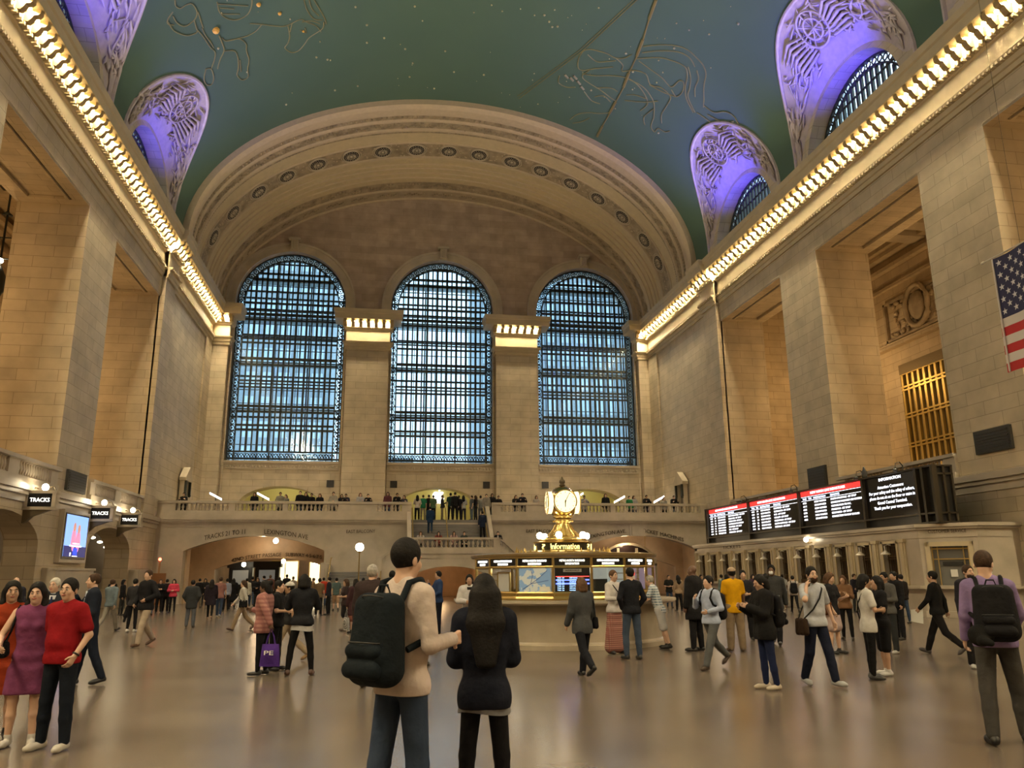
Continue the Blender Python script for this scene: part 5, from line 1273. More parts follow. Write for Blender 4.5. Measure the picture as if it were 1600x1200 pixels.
for k in range(150):
    u, v = rs.uniform(330, 1200), rs.uniform(0, 330)
    p = on_vault(u, v, .9985)
    if p[1] > 52 or abs(p[0]) > 15: continue
    mb.sphere(tuple(p), rs.choice([.03, .04, .06, .08]), 5, 4)
mb.build('gilt_stars', STAR, ceiling)
mb = MB()
for u, v, r_ in ((337, 47, .22), (404, 7, .14), (437, 21, .12), (474, 49, .08)): mb.sphere(tuple(on_vault(u, v, .9985)), r_, 7, 5)
mb.build('large_gilt_stars', ORS, ceiling)
# ================================================================ PEOPLE
def V3(*a): return np.array(a, dtype=float)
class Field:
    def __init__(s, lo, hi, v):
        s.v = v; s.lo = np.array(lo)-2*v; n = np.ceil((np.array(hi)+2*v-s.lo)/v).astype(int)+1; s.n = n
        s.D = np.full(tuple(n), 1.0, np.float32)
        s.ax = [s.lo[i]+v*np.arange(n[i]) for i in range(3)]
    def block(s, lo, hi):
        i0 = np.maximum(0, np.floor((lo-s.lo)/s.v).astype(int)); i1 = np.minimum(s.n, np.ceil((hi-s.lo)/s.v).astype(int)+1)
        if np.any(i1 <= i0): return None, None
        sl = tuple(slice(a, b) for a, b in zip(i0, i1)); X = np.meshgrid(*[s.ax[i][sl[i]] for i in range(3)], indexing='ij', sparse=True); return sl, X
    def put(s, d, sl, k, sub=False):
        A = s.D[sl]
        if sub: s.D[sl] = np.maximum(A, -d); return
        if k <= 0: s.D[sl] = np.minimum(A, d); return
        h = np.maximum(k-np.abs(A-d), 0)/k; s.D[sl] = np.minimum(A, d)-h*h*k*.25
    def rc(s, a, b, ra, rb, k=.03, sub=False):
        a = np.asarray(a, float); b = np.asarray(b, float); m = max(ra, rb)+k+2*s.v
        sl, X = s.block(np.minimum(a, b)-m, np.maximum(a, b)+m)
        if sl is None: return
        ab = b-a; L = max(1e-9, ab @ ab); t = np.clip(((X[0]-a[0])*ab[0]+(X[1]-a[1])*ab[1]+(X[2]-a[2])*ab[2])/L, 0, 1)
        d = np.sqrt((X[0]-a[0]-t*ab[0])**2+(X[1]-a[1]-t*ab[1])**2+(X[2]-a[2]-t*ab[2])**2)-(ra+(rb-ra)*t); s.put(d, sl, k, sub)
    def el(s, c, r, M=None, k=.02, sub=False):
        c = np.asarray(c, float); m = max(r)+k+2*s.v; sl, X = s.block(c-m, c+m)
        if sl is None: return
        P = [X[i]-c[i] for i in range(3)]
        if M is not None: P = [P[0]*M[0][j]+P[1]*M[1][j]+P[2]*M[2][j] for j in range(3)]
        k0 = np.sqrt(sum((P[i]/r[i])**2 for i in range(3))); k1 = np.sqrt(sum((P[i]/r[i]**2)**2 for i in range(3)))+1e-9
        s.put(k0*(k0-1)/k1, sl, k, sub)
    def cut(s, p, n):
        n = np.asarray(n, float); n = n/np.linalg.norm(n); X = np.meshgrid(*s.ax, indexing='ij', sparse=True)
        s.D = np.maximum(s.D, ((X[0]-p[0])*n[0]+(X[1]-p[1])*n[1]+(X[2]-p[2])*n[2]).astype(np.float32))
    def mesh(s, name):
        D = s.D; ins = D < 0; c = ins.astype(np.int8)
        cnt = sum(c[i:c.shape[0]-1+i, j:c.shape[1]-1+j, k:c.shape[2]-1+k] for i in (0, 1) for j in (0, 1) for k in (0, 1))
        act = np.argwhere((cnt > 0) & (cnt < 8))
        if len(act) == 0: return None
        idx = -np.ones(cnt.shape, np.int32); idx[tuple(act.T)] = np.arange(len(act))
        acc = np.zeros((len(act), 3)); num = np.zeros(len(act))
        cs = [(i, j, k) for i in (0, 1) for j in (0, 1) for k in (0, 1)]
        for a in cs:
            for ax in range(3):
                if a[ax] == 1: continue
                b = list(a); b[ax] = 1
                d0 = D[act[:, 0]+a[0], act[:, 1]+a[1], act[:, 2]+a[2]]; d1 = D[act[:, 0]+b[0], act[:, 1]+b[1], act[:, 2]+b[2]]
                m = (d0 < 0) != (d1 < 0); t = np.where(m, d0/np.where(m, d0-d1, 1), 0)
                p = np.array(a, float)[None, :].repeat(len(act), 0); p[:, ax] = t; acc += p*m[:, None]; num += m
        vs = (act+acc/np.maximum(num, 1)[:, None])*s.v+s.lo
        fs = []
        for ax in range(3):
            u, w = [(1, 2), (2, 0), (0, 1)][ax]
            a0 = [slice(None)]*3; a1 = [slice(None)]*3; a0[ax] = slice(0, -1); a1[ax] = slice(1, None)
            A = ins[tuple(a0)]; B = ins[tuple(a1)]; e = np.argwhere(A != B)
            ok = (e[:, u] > 0) & (e[:, w] > 0) & (e[:, u] < D.shape[u]-1) & (e[:, w] < D.shape[w]-1); e = e[ok]
            if len(e) == 0: continue
            q = []
            for du, dw in ((-1, -1), (0, -1), (0, 0), (-1, 0)):
                f = e.copy(); f[:, u] += du; f[:, w] += dw; q.append(idx[tuple(f.T)])
            q = np.stack(q, 1); flip = ~A[tuple(e.T)]; q[flip] = q[flip][:, ::-1]; fs.append(q)
        fs = np.concatenate(fs); fs = fs[(fs >= 0).all(1)]
        me = bpy.data.meshes.new(name); me.vertices.add(len(vs)); me.vertices.foreach_set('co', vs.astype(np.float32).ravel())
        me.loops.add(len(fs)*4); me.loops.foreach_set('vertex_index', fs.astype(np.int32).ravel()); me.polygons.add(len(fs)); me.polygons.foreach_set('loop_start', np.arange(len(fs), dtype=np.int32)*4)
        me.polygons.foreach_set('use_smooth', np.ones(len(fs), bool)); me.update(calc_edges=True); me.validate(); return me
SKINS = {'l': (.56, .36, .26), 'm': (.42, .26, .18), 'd': (.13, .07, .045), 't': (.34, .20, .12)}
def fab(c, rough=.85, bump=.9):
    n = 'fabric_%02x%02x%02x' % tuple(int(min(1, x)**.45*255) for x in c[:3]); return mat(n, (*c, 1), rough, noise=.16, nscale=6, bump=bump, bscale=10, spec=.12)
def plaid(name, c1, c2, c3, sc=14):
    if name in MATS: return MATS[name]
    m = bpy.data.materials.new(name); m.use_nodes = True; nt = m.node_tree; b = nt.nodes['Principled BSDF']; b.inputs['Roughness'].default_value = .85
    tc = N(nt, 'ShaderNodeTexCoord'); last = None
    for i, d in enumerate(('X', 'Z')):
        w = N(nt, 'ShaderNodeTexWave', bands_direction=d); w.inputs['Scale'].default_value = sc/6.28*(1.6 if i else 1.9); nt.links.new(tc.outputs['Object'], w.inputs['Vector'])
        r = N(nt, 'ShaderNodeMapRange'); r.inputs[1].default_value = .5; r.inputs[2].default_value = .6; nt.links.new(w.outputs['Fac'], r.inputs[0])
        mx = N(nt, 'ShaderNodeMix', data_type='RGBA'); f = N(nt, 'ShaderNodeMath', operation='MULTIPLY'); f.inputs[1].default_value = .75; nt.links.new(r.outputs[0], f.inputs[0]); nt.links.new(f.outputs[0], mx.inputs[0])
        if last is None: mx.inputs[6].default_value = (*c1, 1)
        else: nt.links.new(last, mx.inputs[6])
        mx.inputs[7].default_value = (*(c2 if i == 0 else c3), 1); last = mx.outputs[2]
    nt.links.new(last, b.inputs['Base Color']); MATS[name] = m; return m
HAIRC = {'k': (.007, .006, .006), 'b': (.045, .025, .015), 'g': (.33, .31, .28), 'n': (.10, .055, .03), 'w': (.5, .48, .44)}
D2 = math.radians
ST_ = dict(L=(2, 2, 3), R=(-2, 2, 3), la=(4, 9, 10, 4), ra=(4, 9, 10, 4))
POSES = {
 'stand': ST_, 'weight': dict(ST_, L=(6, 12, 4), R=(-3, 0, 5)),
 'phone': dict(ST_, la=(15, 10, 95, -22), ra=(8, 9, 20, 0)), 'both': dict(ST_, la=(22, 10, 90, -25), ra=(22, 10, 90, -25)),
 'front': dict(ST_, la=(12, 16, 75, -45), ra=(12, 16, 75, -45)), 'crossed': dict(ST_, la=(22, 14, 95, -60), ra=(22, 14, 92, -60)),
 'ear': dict(ST_, ra=(50, 30, 155, -31), L=(20, 12, 2), R=(-18, 14, 2), la=(-12, 12, 10, 4)), 'chin': dict(ST_, ra=(30, 12, 125, -12), la=(10, 12, 50, -10)),
 'walk': dict(L=(24, 6, 1), R=(-20, 26, 1), la=(-20, 8, 12, 3), ra=(20, 8, 22, 0)), 'walk2': dict(L=(-20, 30, 1), R=(24, 5, 1), la=(20, 8, 25, 0), ra=(-18, 8, 12, 3)),
 'stroll': dict(L=(13, 6, 1), R=(-12, 18, 1), la=(-10, 9, 14, 3), ra=(10, 9, 25, 0)),
 'walkphone': dict(L=(-14, 22, 1), R=(16, 5, 1), la=(20, 9, 95, -25), ra=(8, 9, 25, 0)),
 'hip': dict(ST_, la=(-5, 38, 70, -45), ra=(4, 9, 12, 3)), 'pocket': dict(ST_, la=(-8, 20, 38, -25), ra=(-8, 20, 38, -25), L=(8, 14, 4)),
 'lean': dict(L=(-14, 2, 4), R=(-4, 6, 6), la=(42, 12, 60, -20), ra=(38, 12, 60, -20), lean=17), 'wave': dict(ST_, ra=(150, 22, 25, 0)), 'strap': dict(ST_, ra=(20, 25, 118, -32), L=(24, 4, 1), R=(-24, 28, 1), la=(4, 22, 62, -48)),
 'sit': dict(L=(88, 92, 8), R=(84, 88, 8), la=(35, 10, 60, -25), ra=(35, 10, 60, -25), lean=14), 'rail': dict(ST_, la=(45, 14, 75, -15), ra=(45, 14, 75, -15), lean=10),
}
def Rot(ax, a):
    return np.array(Matrix.Rotation(a, 3, ax))
class Skel: pass
def skeleton(H, pose, girth, headyaw=0, headpitch=0):
    s = H/1.75; S = Skel(); S.s = s; S.g = girth; P = POSES[pose] if isinstance(pose, str) else pose; lean = D2(P.get('lean', 0))
    hip0 = V3(0, 0, .92*s); S.legs = {}
    for side, key in ((1, 'L'), (-1, 'R')):
        a, b, c = [D2(x) for x in P[key]]; h = hip0+V3(side*.088*s, 0, -.02*s)
        d1 = V3(side*math.sin(c), -math.sin(a), -math.cos(a)); d1 /= np.linalg.norm(d1); d2 = V3(side*math.sin(c)*.5, -math.sin(a-b), -math.cos(a-b)); d2 /= np.linalg.norm(d2)
        kn = h+d1*.425*s; an = kn+d2*.40*s
        pitch = (a-b)  # shin angle: foot follows partly when the heel is raised
        fp = 0 if pitch > -.25 else (pitch+.25)*1.1
        if pose == 'sit' or (isinstance(pose, str) and pose.startswith('walk') and a > .3): fp = 0 if pose == 'sit' else .28
        fw = V3(side*.16, -math.cos(fp), math.sin(fp)); fw /= np.linalg.norm(fw); up = V3(0, math.sin(fp), math.cos(fp))
        heel = an-up*.045*s-fw*.035*s; ball = an-up*.052*s+fw*.125*s; toe = ball+fw*.05*s-V3(0, 0, .002)
        S.legs[side] = [h, kn, an, heel, ball, toe]
    mn = min(min(l[3][2], l[5][2]) for l in S.legs.values())-.036*s; sh = V3(0, 0, -mn); hip0 = hip0+sh
    for l in S.legs.values():
        for i in range(6): l[i] = l[i]+sh
    S.hip = hip0; R = Rot('X', lean); S.R = R; T = lambda x, y, z: hip0+R @ V3(x*s, y*s, z*s); S.T = T
    S.arms = {}
    for side, key in ((1, 'la'), (-1, 'ra')):
        a, c, b, c2 = [D2(x) for x in P[key]]; sp = T(side*.178*(1+(girth-1)*.5), 0, .50)
        u = R @ V3(side*math.sin(c), -math.sin(a)*math.cos(c), -math.cos(a)*math.cos(c)); f = R @ V3(side*math.sin(c2), -math.sin(a+b)*math.cos(c2), -math.cos(a+b)*math.cos(c2))
        el = sp+u*.285*s; wr = el+f*.245*s; nrm = np.cross(np.cross(f, V3(-side, 0, 0)), f); 
        if np.linalg.norm(nrm) < .2: nrm = np.cross(np.cross(f, V3(0, -1, 0)), f)
        nrm /= np.linalg.norm(nrm); S.arms[side] = [sp, el, wr, f, nrm]
    S.neck = T(0, .005, .56); S.hc = T(0, -.02, .705); S.RH = Rot('Z', D2(headyaw)) @ Rot('X', lean*.5+D2(headpitch))
    return S
def torso(F, S, t=0.0, female=False, belly=0):
    s, g, T = S.s, S.g, S.T; wx = .014 if t > 0 else 0
    for x in (-1, 1): F.rc(T(x*.12, .0, .50), T(x*.035, .015, .565), .055*s*g+t*.8, .045*s+t*.4, .03)
    F.rc(T(-.125, .0, .50), T(.125, 0, .50), .062*s*g+t, .062*s*g+t, .04)
    F.rc(T(-.075, .0, .42), T(.075, 0, .42), .095*s*g+t, .095*s*g+t, .06)
    F.rc(T(-.065, -.005, .30), T(.065, -.005, .30), .098*s*g+t, .098*s*g+t, .06)
    w = .8 if female else 1
    F.rc(T(-.055*w, -.01-belly*.3, .16), T(.055*w, -.01-belly*.3, .16), (.088*w+belly+wx)*s*g+t, (.088*w+belly+wx)*s*g+t, .07)
    F.rc(T(-.066, .0, .02), T(.066, .0, .02), .10*s*g+t*.8, .10*s*g+t*.8, .06)
    if female:
        for x in (-.065, .065): F.rc(T(x, -.07, .36), T(x, -.085, .355), .052*s+t*.5, .045*s+t*.5, .04)
def hand(F, S, side, v):
    sp, el, wr, f, n = S.arms[side]; s = S.s; b = np.cross(f, n); r = max(.0085*s, .5*v)
    for i, (L, off) in enumerate(((.070, -.030), (.078, -.010), (.073, .010), (.058, .029))):
        kn = wr+f*.085*s+b*off*s; F.rc(wr+b*off*.55*s, kn, .015*s, .013*s, .012)
        c1 = kn+(f*.9+n*.4)/.985*L*.55*s; c2 = c1+(f*.45+n*.9)/1.006*L*.5*s; F.rc(kn, c1, r*1.05, r, .004); F.rc(c1, c2, r, r*.85, .003)
    th = wr+f*.025*s-b*.028*s*1; t1 = th+(f*.6-b*.75+n*.25)*.038*s; t2 = t1+(f*.85-b*.1+n*.5)*.032*s; F.rc(th, t1, .014*s, .011*s, .01); F.rc(t1, t2, .011*s, .009*s, .004)
def head(F, S, face=True):
    s, c, R = S.s, S.hc, S.RH; Q = lambda x, y, z: c+R @ V3(x*s, y*s, z*s)
    F.rc(S.neck, Q(0, .015, -.05), .056*s, .052*s, .03)
    F.el(Q(0, .012, .03), (.072*s, .091*s, .090*s), R, .02); F.el(Q(0, -.028, -.035), (.058*s, .062*s, .078*s), R, .03); F.rc(Q(0, -.062, -.090), Q(0, -.068, -.085), .022*s, .02*s, .02)
    if face:
        F.rc(Q(0, -.088, .012), Q(0, -.106, -.022), .010*s, .014*s, .010); F.rc(Q(-.03, -.082, .028), Q(.03, -.082, .028), .011*s, .011*s, .012)
        F.rc(Q(-.018, -.086, -.052), Q(.018, -.086, -.052), .009*s, .009*s, .008)
        for x in (-1, 1):
            F.el(Q(x*.030, -.090, .008), (.015*s, .008*s, .008*s), R, .004, sub=True); F.el(Q(x*.078, .012, -.01), (.010*s, .020*s, .032*s), R, .006); F.rc(Q(x*.04, -.066, -.02), Q(x*.045, -.06, -.03), .018*s, .018*s, .015)
    return Q
PLACED = []
def person(u=None, v=None, hv=None, f=270, pose='stand', hair='k', hs='short', skin='l', top=('long', (.02, .02, .025)), bot=('pants', (.02, .02, .03)), shoe=(.03, .025, .02), label='', group=None, girth=1.0, fem=False, H=None, pos=None, zb=0.0, hy=0, hp=0, extra=None, belly=0, vox=None):
    if pos is None:
        p = on_floor(u, v, zb); X, Y = float(p[0]), float(p[1])
        if H is None: H = float(np.clip(on_y(u, hv, Y)[2]-zb, 1.52, 1.90))
    else: X, Y = pos; H = H or 1.72
    for _ in range(14):
        if all(abs(zb-q[2]) > .5 or math.hypot(X-q[0], Y-q[1]) > .46 for q in PLACED): break
        k = (Y+.16)/Y; X = CX+(X-CX)*k; Y *= k
    PLACED.append((X, Y, zb))
    dist = math.hypot(X-CX, Y); vx_ = vox or float(np.clip(.00085*dist, .0075, .024))
    root = empty('person', (X, Y, zb), D2(f+90), label, 'person', group)
    S = skeleton(H, pose, girth, hy, hp); s = S.s; S.X, S.Y, S.rz, S.zb = X, Y, D2(f+90), zb
    pts = [S.hc+V3(0, 0, .16), S.hc-V3(0, 0, .1)]+[q for l in S.legs.values() for q in l]+[q for a in S.arms.values() for q in a[:3]+[a[2]+a[3]*.2]]
    lo = np.min(pts, 0)-.17; hi = np.max(pts, 0)+.17; lo[2] = -.02; lo[0] = min(lo[0], -.28); hi[0] = max(hi[0], .28); lo[1] = min(lo[1], -.24); hi[1] = max(hi[1], .24)
    # body: one continuous skin surface
    F = Field(lo, hi, vx_); torso(F, S, -.004, fem, belly)
    for sd in (1, -1):
        h, kn, an, he, ba, to = S.legs[sd]; g = S.g
        F.rc(h, kn, .080*s*g, .052*s, .04); F.rc(kn, (kn*.6+an*.4), .050*s, .050*s, .03); F.rc(kn*.6+an*.4, an, .050*s, .034*s, .02); F.rc(he, ba, .030*s, .028*s, .02); F.rc(ba, to, .028*s, .020*s, .02)
        sp, el, wr, fd, n = S.arms[sd]; F.rc(sp, el, .046*s*g, .037*s*g, .04); F.rc(el, wr, .037*s*g, .025*s, .02)
        hand(F, S, sd, vx_)
    head(F, S, vx_ < .02)
    me = F.mesh('body'); sk = SKINS[skin]; body = link_mesh('body', me, mat('skin_'+skin, (*sk, 1), .5, noise=.06, nscale=6), root)
    # trousers, shorts or skirt
    kind, col = bot[0], bot[1]; m = col if not isinstance(col, tuple) else fab(col)
    if kind:
        zmin = min(l[2][2] for l in S.legs.values()); F = Field((lo[0], lo[1], 0), (hi[0], hi[1], S.hip[2]+.2*s), vx_)
        T = S.T; g = S.g; th = {'pants': .016, 'jeans': .012, 'slim': .006, 'wide': .028, 'shorts': .026, 'skirt': .02, 'long': .02, 'none': 0}[kind]
        F.rc(T(-.066, .0, .01), T(.066, .0, .01), .097*s*g+th*.45, .097*s*g+th*.45, .06); F.rc(T(-.055, -.005-belly*.2, .08), T(.055, -.005-belly*.2, .08), .078*s*g+belly*.5, .078*s*g+belly*.5, .05)
        if kind in ('skirt', 'long'):
            a, b_ = S.legs[1], S.legs[-1]; L = bot[2] if len(bot) > 2 else .5
            for t in np.linspace(0, 1, 7):
                q = t*L/.5 if L <= .5 else t*L/.5
                def at(l): return l[0]+(l[1]-l[0])*min(1, q)+(l[2]-l[1])*max(0, q-1)
                p1, p2 = at(a), at(b_); r = (.092+.022*t)*s*g if kind == 'skirt' else (.092-.0*t+.03*t)*s*g; F.rc(p1, p2, r, r, .05)
        else:
            for sd in (1, -1):
                h, kn, an = S.legs[sd][:3]
                if kind == 'shorts': F.rc(h, kn, .084*s*g+th, .062*s+th, .04)
                else:
                    F.rc(h, kn, .081*s*g+th, .053*s+th*1.2, .035); e = an+(kn-an)*.02; F.rc(kn, kn*.55+e*.45, .051*s+th*1.2, .049*s+th*1.2, .02); F.rc(kn*.55+e*.45, e, .049*s+th*1.2, .036*s+th*1.4, .02)
            if kind == 'shorts':
                pass
        F.cut(S.T(0, 0, .07), S.R @ V3(0, 0, 1))
        me = F.mesh('garment'); nm = {'skirt': 'skirt', 'long': 'skirt', 'shorts': 'shorts'}.get(kind, 'trousers'); link_mesh(nm, me, m, root)
    # top
    kind, col = top[0], top[1]; m = col if not isinstance(col, tuple) else fab(col)
    th = {'tee': .012, 'long': .014, 'shirt': .013, 'jacket': .026, 'puffer': .032, 'coat': .034, 'dress': .010, 'polo': .014}[kind]; hem = top[2] if len(top) > 2 else {'tee': .06, 'long': .05, 'shirt': .04, 'jacket': .10, 'puffer': .07, 'coat': .42, 'dress': .38, 'polo': .05}[kind]
    F = Field((lo[0]-.03, lo[1]-.03, max(0, S.hip[2]-hem*s-.15)), (hi[0]+.03, hi[1]+.03, S.neck[2]+.09*s), vx_); torso(F, S, th, fem, belly)
    F.rc(S.T(-.05, .0, .53), S.T(.05, 0, .53), .052*s+th*.6, .052*s+th*.6, .03)
    lv = np.linspace(0, hem, 4)[1:]
    for z in lv:
        q = min(1, z/.42); sp_ = S.legs
        if hem > .2: p1 = sp_[1][0]+(sp_[1][1]-sp_[1][0])*q; p2 = sp_[-1][0]+(sp_[-1][1]-sp_[-1][0])*q; r = (.098+.02*z)*s*S.g+th; F.rc(p1, p2, r, r, .05)
        else: r = .097*s*S.g+th*.85; F.rc(S.T(-.066, -belly*.1, -z), S.T(.066, -belly*.1, -z), r, r, .05)
    sl = {'tee': .55, 'polo': .6, 'dress': .0}.get(kind, 2)
    for sd in (1, -1):
        sp, el, wr, fd, n = S.arms[sd]
        if sl == 0: continue
        if sl < 1: e = sp+(el-sp)*(sl+.12); F.rc(sp, e, .052*s*S.g+th, .046*s*S.g+th*1.3, .04)
        else: F.rc(sp, el, .049*s*S.g+th, .040*s*S.g+th, .04); w2 = el+(wr-el)*(.96 if kind != 'shirt' or True else .6); F.rc(el, w2, .040*s*S.g+th, .029*s+th, .02)
    if kind == 'coat' or kind == 'jacket' or kind == 'puffer': F.rc(S.T(-.035, .035, .56), S.T(.035, .035, .56), .045*s, .045*s, .02)
    if hem > .2: F.cut(S.hip-V3(0, 0, hem*s+.04), V3(0, 0, -1))
    else: F.cut(S.T(0, 0, -hem-.03), S.R @ V3(0, 0, -1))
    if sl < 1 and sl > 0:
        pass
    me = F.mesh('garment'); tn = {'tee': 't_shirt', 'long': 'sweater', 'shirt': 'shirt', 'jacket': 'jacket', 'puffer': 'padded_jacket', 'coat': 'coat', 'dress': 'dress', 'polo': 'polo_shirt'}[kind]; link_mesh(tn, me, m, root)
    # shoes
    for sd in (1, -1):
        h, kn, an, he, ba, to = S.legs[sd]; P_ = np.array([an, he, ba, to]); F = Field(P_.min(0)-.06, P_.max(0)+.06, min(vx_, .016))
        F.rc(he, ba, .038*s, .040*s, .03); F.rc(ba, to, .040*s, .028*s, .02); F.rc(he+V3(0, 0, .01), an+(kn-an)*.05, .036*s, .040*s, .02); mnz = min(he[2]-.036*s, to[2]-.036*s)
        if abs(he[2]-to[2]) < .03: F.cut((0, 0, max(0.0, mnz)+.004), V3(0, 0, -1))
        sh = F.mesh('shoe'); link_mesh('shoe', sh, mat('shoe_%02x%02x%02x' % tuple(int(x*255) for x in shoe), (*shoe, 1), .5), root)
    # hair
    Q = lambda x, y, z: S.hc+S.RH @ V3(x*s, y*s, z*s)
    if hs != 'bald':
        c = S.hc; ex = .62 if hs in ('long', 'verylong') else .2; hv_ = min(vx_, .016)
        F = Field(c-V3(.2, .22, ex*s), c+V3(.2, .26, .2*s), hv_); T_ = .011 if hs in ('short', 'cap') else .016
        F.el(Q(0, .018, .036), ((.073+T_)*s, (.092+T_)*s, (.092+T_)*s), S.RH, .02)
        if hs in ('long', 'verylong', 'bob', 'bun', 'tail'):
            F.rc(Q(-.04, .07, .0), Q(-.04, .08, -.09), .06*s, .055*s, .03); F.rc(Q(.04, .07, .0), Q(.04, .08, -.09), .06*s, .055*s, .03)
        if hs in ('long', 'verylong'):
            zz = -.30 if hs == 'long' else -.50
            for x in ((-.05, 0, .05) if hs == 'long' else (-.085, -.03, .03, .085)): F.rc(Q(x*.7, .085, -.03), S.hc+V3(x*s, .115*s, -.22*s), .058*s, .054*s, .05); F.rc(S.hc+V3(x*s, .115*s, -.22*s), S.hc+V3(x*.55*s, (.115 if hs == 'long' else .155)*s, zz*s), .054*s, .026*s, .05)
            for x in (-1, 1): F.rc(Q(x*.074, .025, .02), Q(x*.082, .02, -.12), .026*s, .032*s, .02); F.rc(Q(x*.085, .01, -.12), S.hc+V3(x*.085*s, -.02*s, -.22*s), .034*s, .024*s, .02)
        if hs == 'bob':
            for x in (-1, 1): F.rc(Q(x*.075, .02, .02), Q(x*.08, .01, -.10), .032*s, .036*s, .02)
        if hs == 'bun': F.el(Q(0, .13, .07), (.055*s, .05*s, .055*s), None, .01)
        if hs == 'tail': F.rc(Q(0, .11, .03), Q(0, .15, -.16), .035*s, .02*s, .02)
        F.el(Q(0, -.105, -.022), (.079*s, .085*s, .104*s), S.RH, 0, sub=True)
        if hs in ('short', 'cap'): F.el(Q(0, -.02, -.135), (.12*s, .10*s, .115*s), S.RH, 0, sub=True)
        me = F.mesh('hair')
        if me: link_mesh('hair', me, mat('hair_'+hair, (*HAIRC[hair], 1), .7, noise=.3, nscale=30, bump=.3, bscale=50, spec=.2), root)
    S.root = root; S.Q = Q; S.vx = vx_
    if extra:
        for e in (extra if isinstance(extra, list) else [extra]): e(S)
    return S
# ---- details and carried things
def wearable(S, name, label, cat, group=None):
    r = empty(name, (S.X, S.Y, S.zb), S.rz, label, cat, group); return r
def sdfpart(lo, hi, v, fn, name, m, parent):
    F = Field(lo, hi, v); fn(F); me = F.mesh(name); return link_mesh(name, me, m, parent)
def backpack(label, col=(.012, .013, .016), size=1.0, hat=False):
    def go(S):
        r = wearable(S, 'backpack', label, 'backpack'); s = S.s; T = lambda x, y, z: S.T(x, y, z)
        def fn(F):
            z = size
            for x in (-.09, 0, .09): F.rc(T(x*z, .20, .44), T(x*z, .22, .10), .075*s*z, .095*s*z, .05)
            F.rc(T(-.08*z, .27, .17), T(.08*z, .27, .17), .065*s*z, .065*s*z, .03); F.cut(T(0, .105, .3), S.R @ V3(0, -1, 0))
        sdfpart(S.T(0, .2, .28)-.34, S.T(0, .2, .28)+.34, min(S.vx, .016), fn, 'bag_body', fab(col), r)
        if S.vx < .012:
            def fn3(F): F.rc(T(-.09*size, .315, .20), T(.09*size, .315, .20), .042*s, .042*s, .01); F.rc(T(-.09*size, .325, .10), T(.09*size, .325, .10), .05*s, .05*s, .03)
            sdfpart(T(0, .3, .15)-.24, T(0, .3, .15)+.24, .010, fn3, 'front_pocket', fab(col), r)
            mb = MB(); mb.smooth = True; mb.tube([T(-.05, .16, .50), T(-.03, .17, .56), T(.03, .17, .56), T(.05, .16, .50)], .009, 5); mb.build('top_handle', fab(col), r)
            mb = MB(); mb.smooth = True; mb.tube([T(.10*math.cos(a)*size, .20+.085*math.sin(a)+.01, .475+.03*math.sin(a)) for a in [PI*k/12 for k in range(13)]], .005, 4); mb.tube([T(-.13, .315, .245), T(0, .36, .25), T(.13, .315, .245)], .005, 4); mb.build('zip', BLACK, r)
        mb = MB(); mb.smooth = True; g = S.g
        for x in (-1, 1): mb.tube([T(x*.10, .13, .46), T(x*.11, .07, .575), T(x*.12, -.0, .59), T(x*.125, -.08, .53), T(x*.13, -.135, .42), T(x*.165, -.10, .30), T(x*.185, .0, .25), T(x*.15, .12, .20)], .02*s, 6)
        mb.build('strap', fab(col), r)
        if hat:
            def fn2(F): F.el(T(.16, .30, .06), (.11*s, .07*s, .10*s), None, 0); F.rc(T(.16, .36, .02), T(.10, .39, .0), .05*s, .03*s, .02)
            h = wearable(S, 'cap', 'black baseball cap clipped to the backpack of the person in lavender', 'cap'); sdfpart(T(.14, .3, .05)-.2, T(.14, .3, .05)+.2, .01, fn2, 'cap_crown', fab((.01, .01, .01)), h)
    return go
def shoulderbag(label, side=-1, col=(.012, .012, .012), z=.02, w=.15, h=.13, cross=True, name='shoulder_bag', d=.05, thin=False, y=.0):
    def go(S):
        r = wearable(S, name, label, 'bag'); s = S.s; T = S.T; x0 = side*(.21+d)
        def fn(F):
            for yy in (-w/2, 0, w/2): F.rc(T(x0, y+yy, z+h/2-.03), T(x0, y+yy, z-h/2), d*s*.8, d*s, .03)
        sdfpart(T(x0, y, z)-.3, T(x0, y, z)+.3, min(S.vx, .014), fn, 'bag_body', fab(col) if isinstance(col, tuple) else col, r)
        mb = MB(); mb.smooth = True; xs = -side if cross else side
        mb.tube([T(x0, y-.06, z+h/2), T(side*.13, -.135, .2), T(0, -.15, .36), T(xs*.10, -.10, .50), T(xs*.12, .0, .585), T(xs*.10, .09, .50), T(0, .14, .34), T(side*.13, .12, .2), T(x0, y+.06, z+h/2)] if cross else [T(x0, y-.05, z+h/2), T(side*.2, -.09, .3), T(side*.16, -.04, .56), T(side*.16, .02, .58), T(side*.2, .09, .4), T(x0, y+.06, z+h/2)], .012*s, 5); mb.build('strap', fab((.012, .012, .012)), r)
    return go
def handitem(label, side, nm, cat, builder):
    def go(S):
        wr, f, n = S.arms[side][2:5]; r = wearable(S, nm, label, cat); builder(S, r, wr+f*.09*S.s+n*.02, f, n)
    return go
def phone_b(S, r, p, f, n):
    mb = MB(); b = np.cross(f, n); a = []
    for i in (-1, 1):
        for j in (-1, 1):
            for k in (-1, 1): a.append(p+b*i*.036+f*j*.072+n*k*.005+n*.012)
    mb.add(a, [[0,1,3,2],[4,6,7,5],[0,4,5,1],[2,3,7,6],[0,2,6,4],[1,5,7,3]]); mb.build('phone_body', BLACK, r, recalc=True)
def phone(label, side=1): return handitem(label, side, 'mobile_phone', 'phone', phone_b)
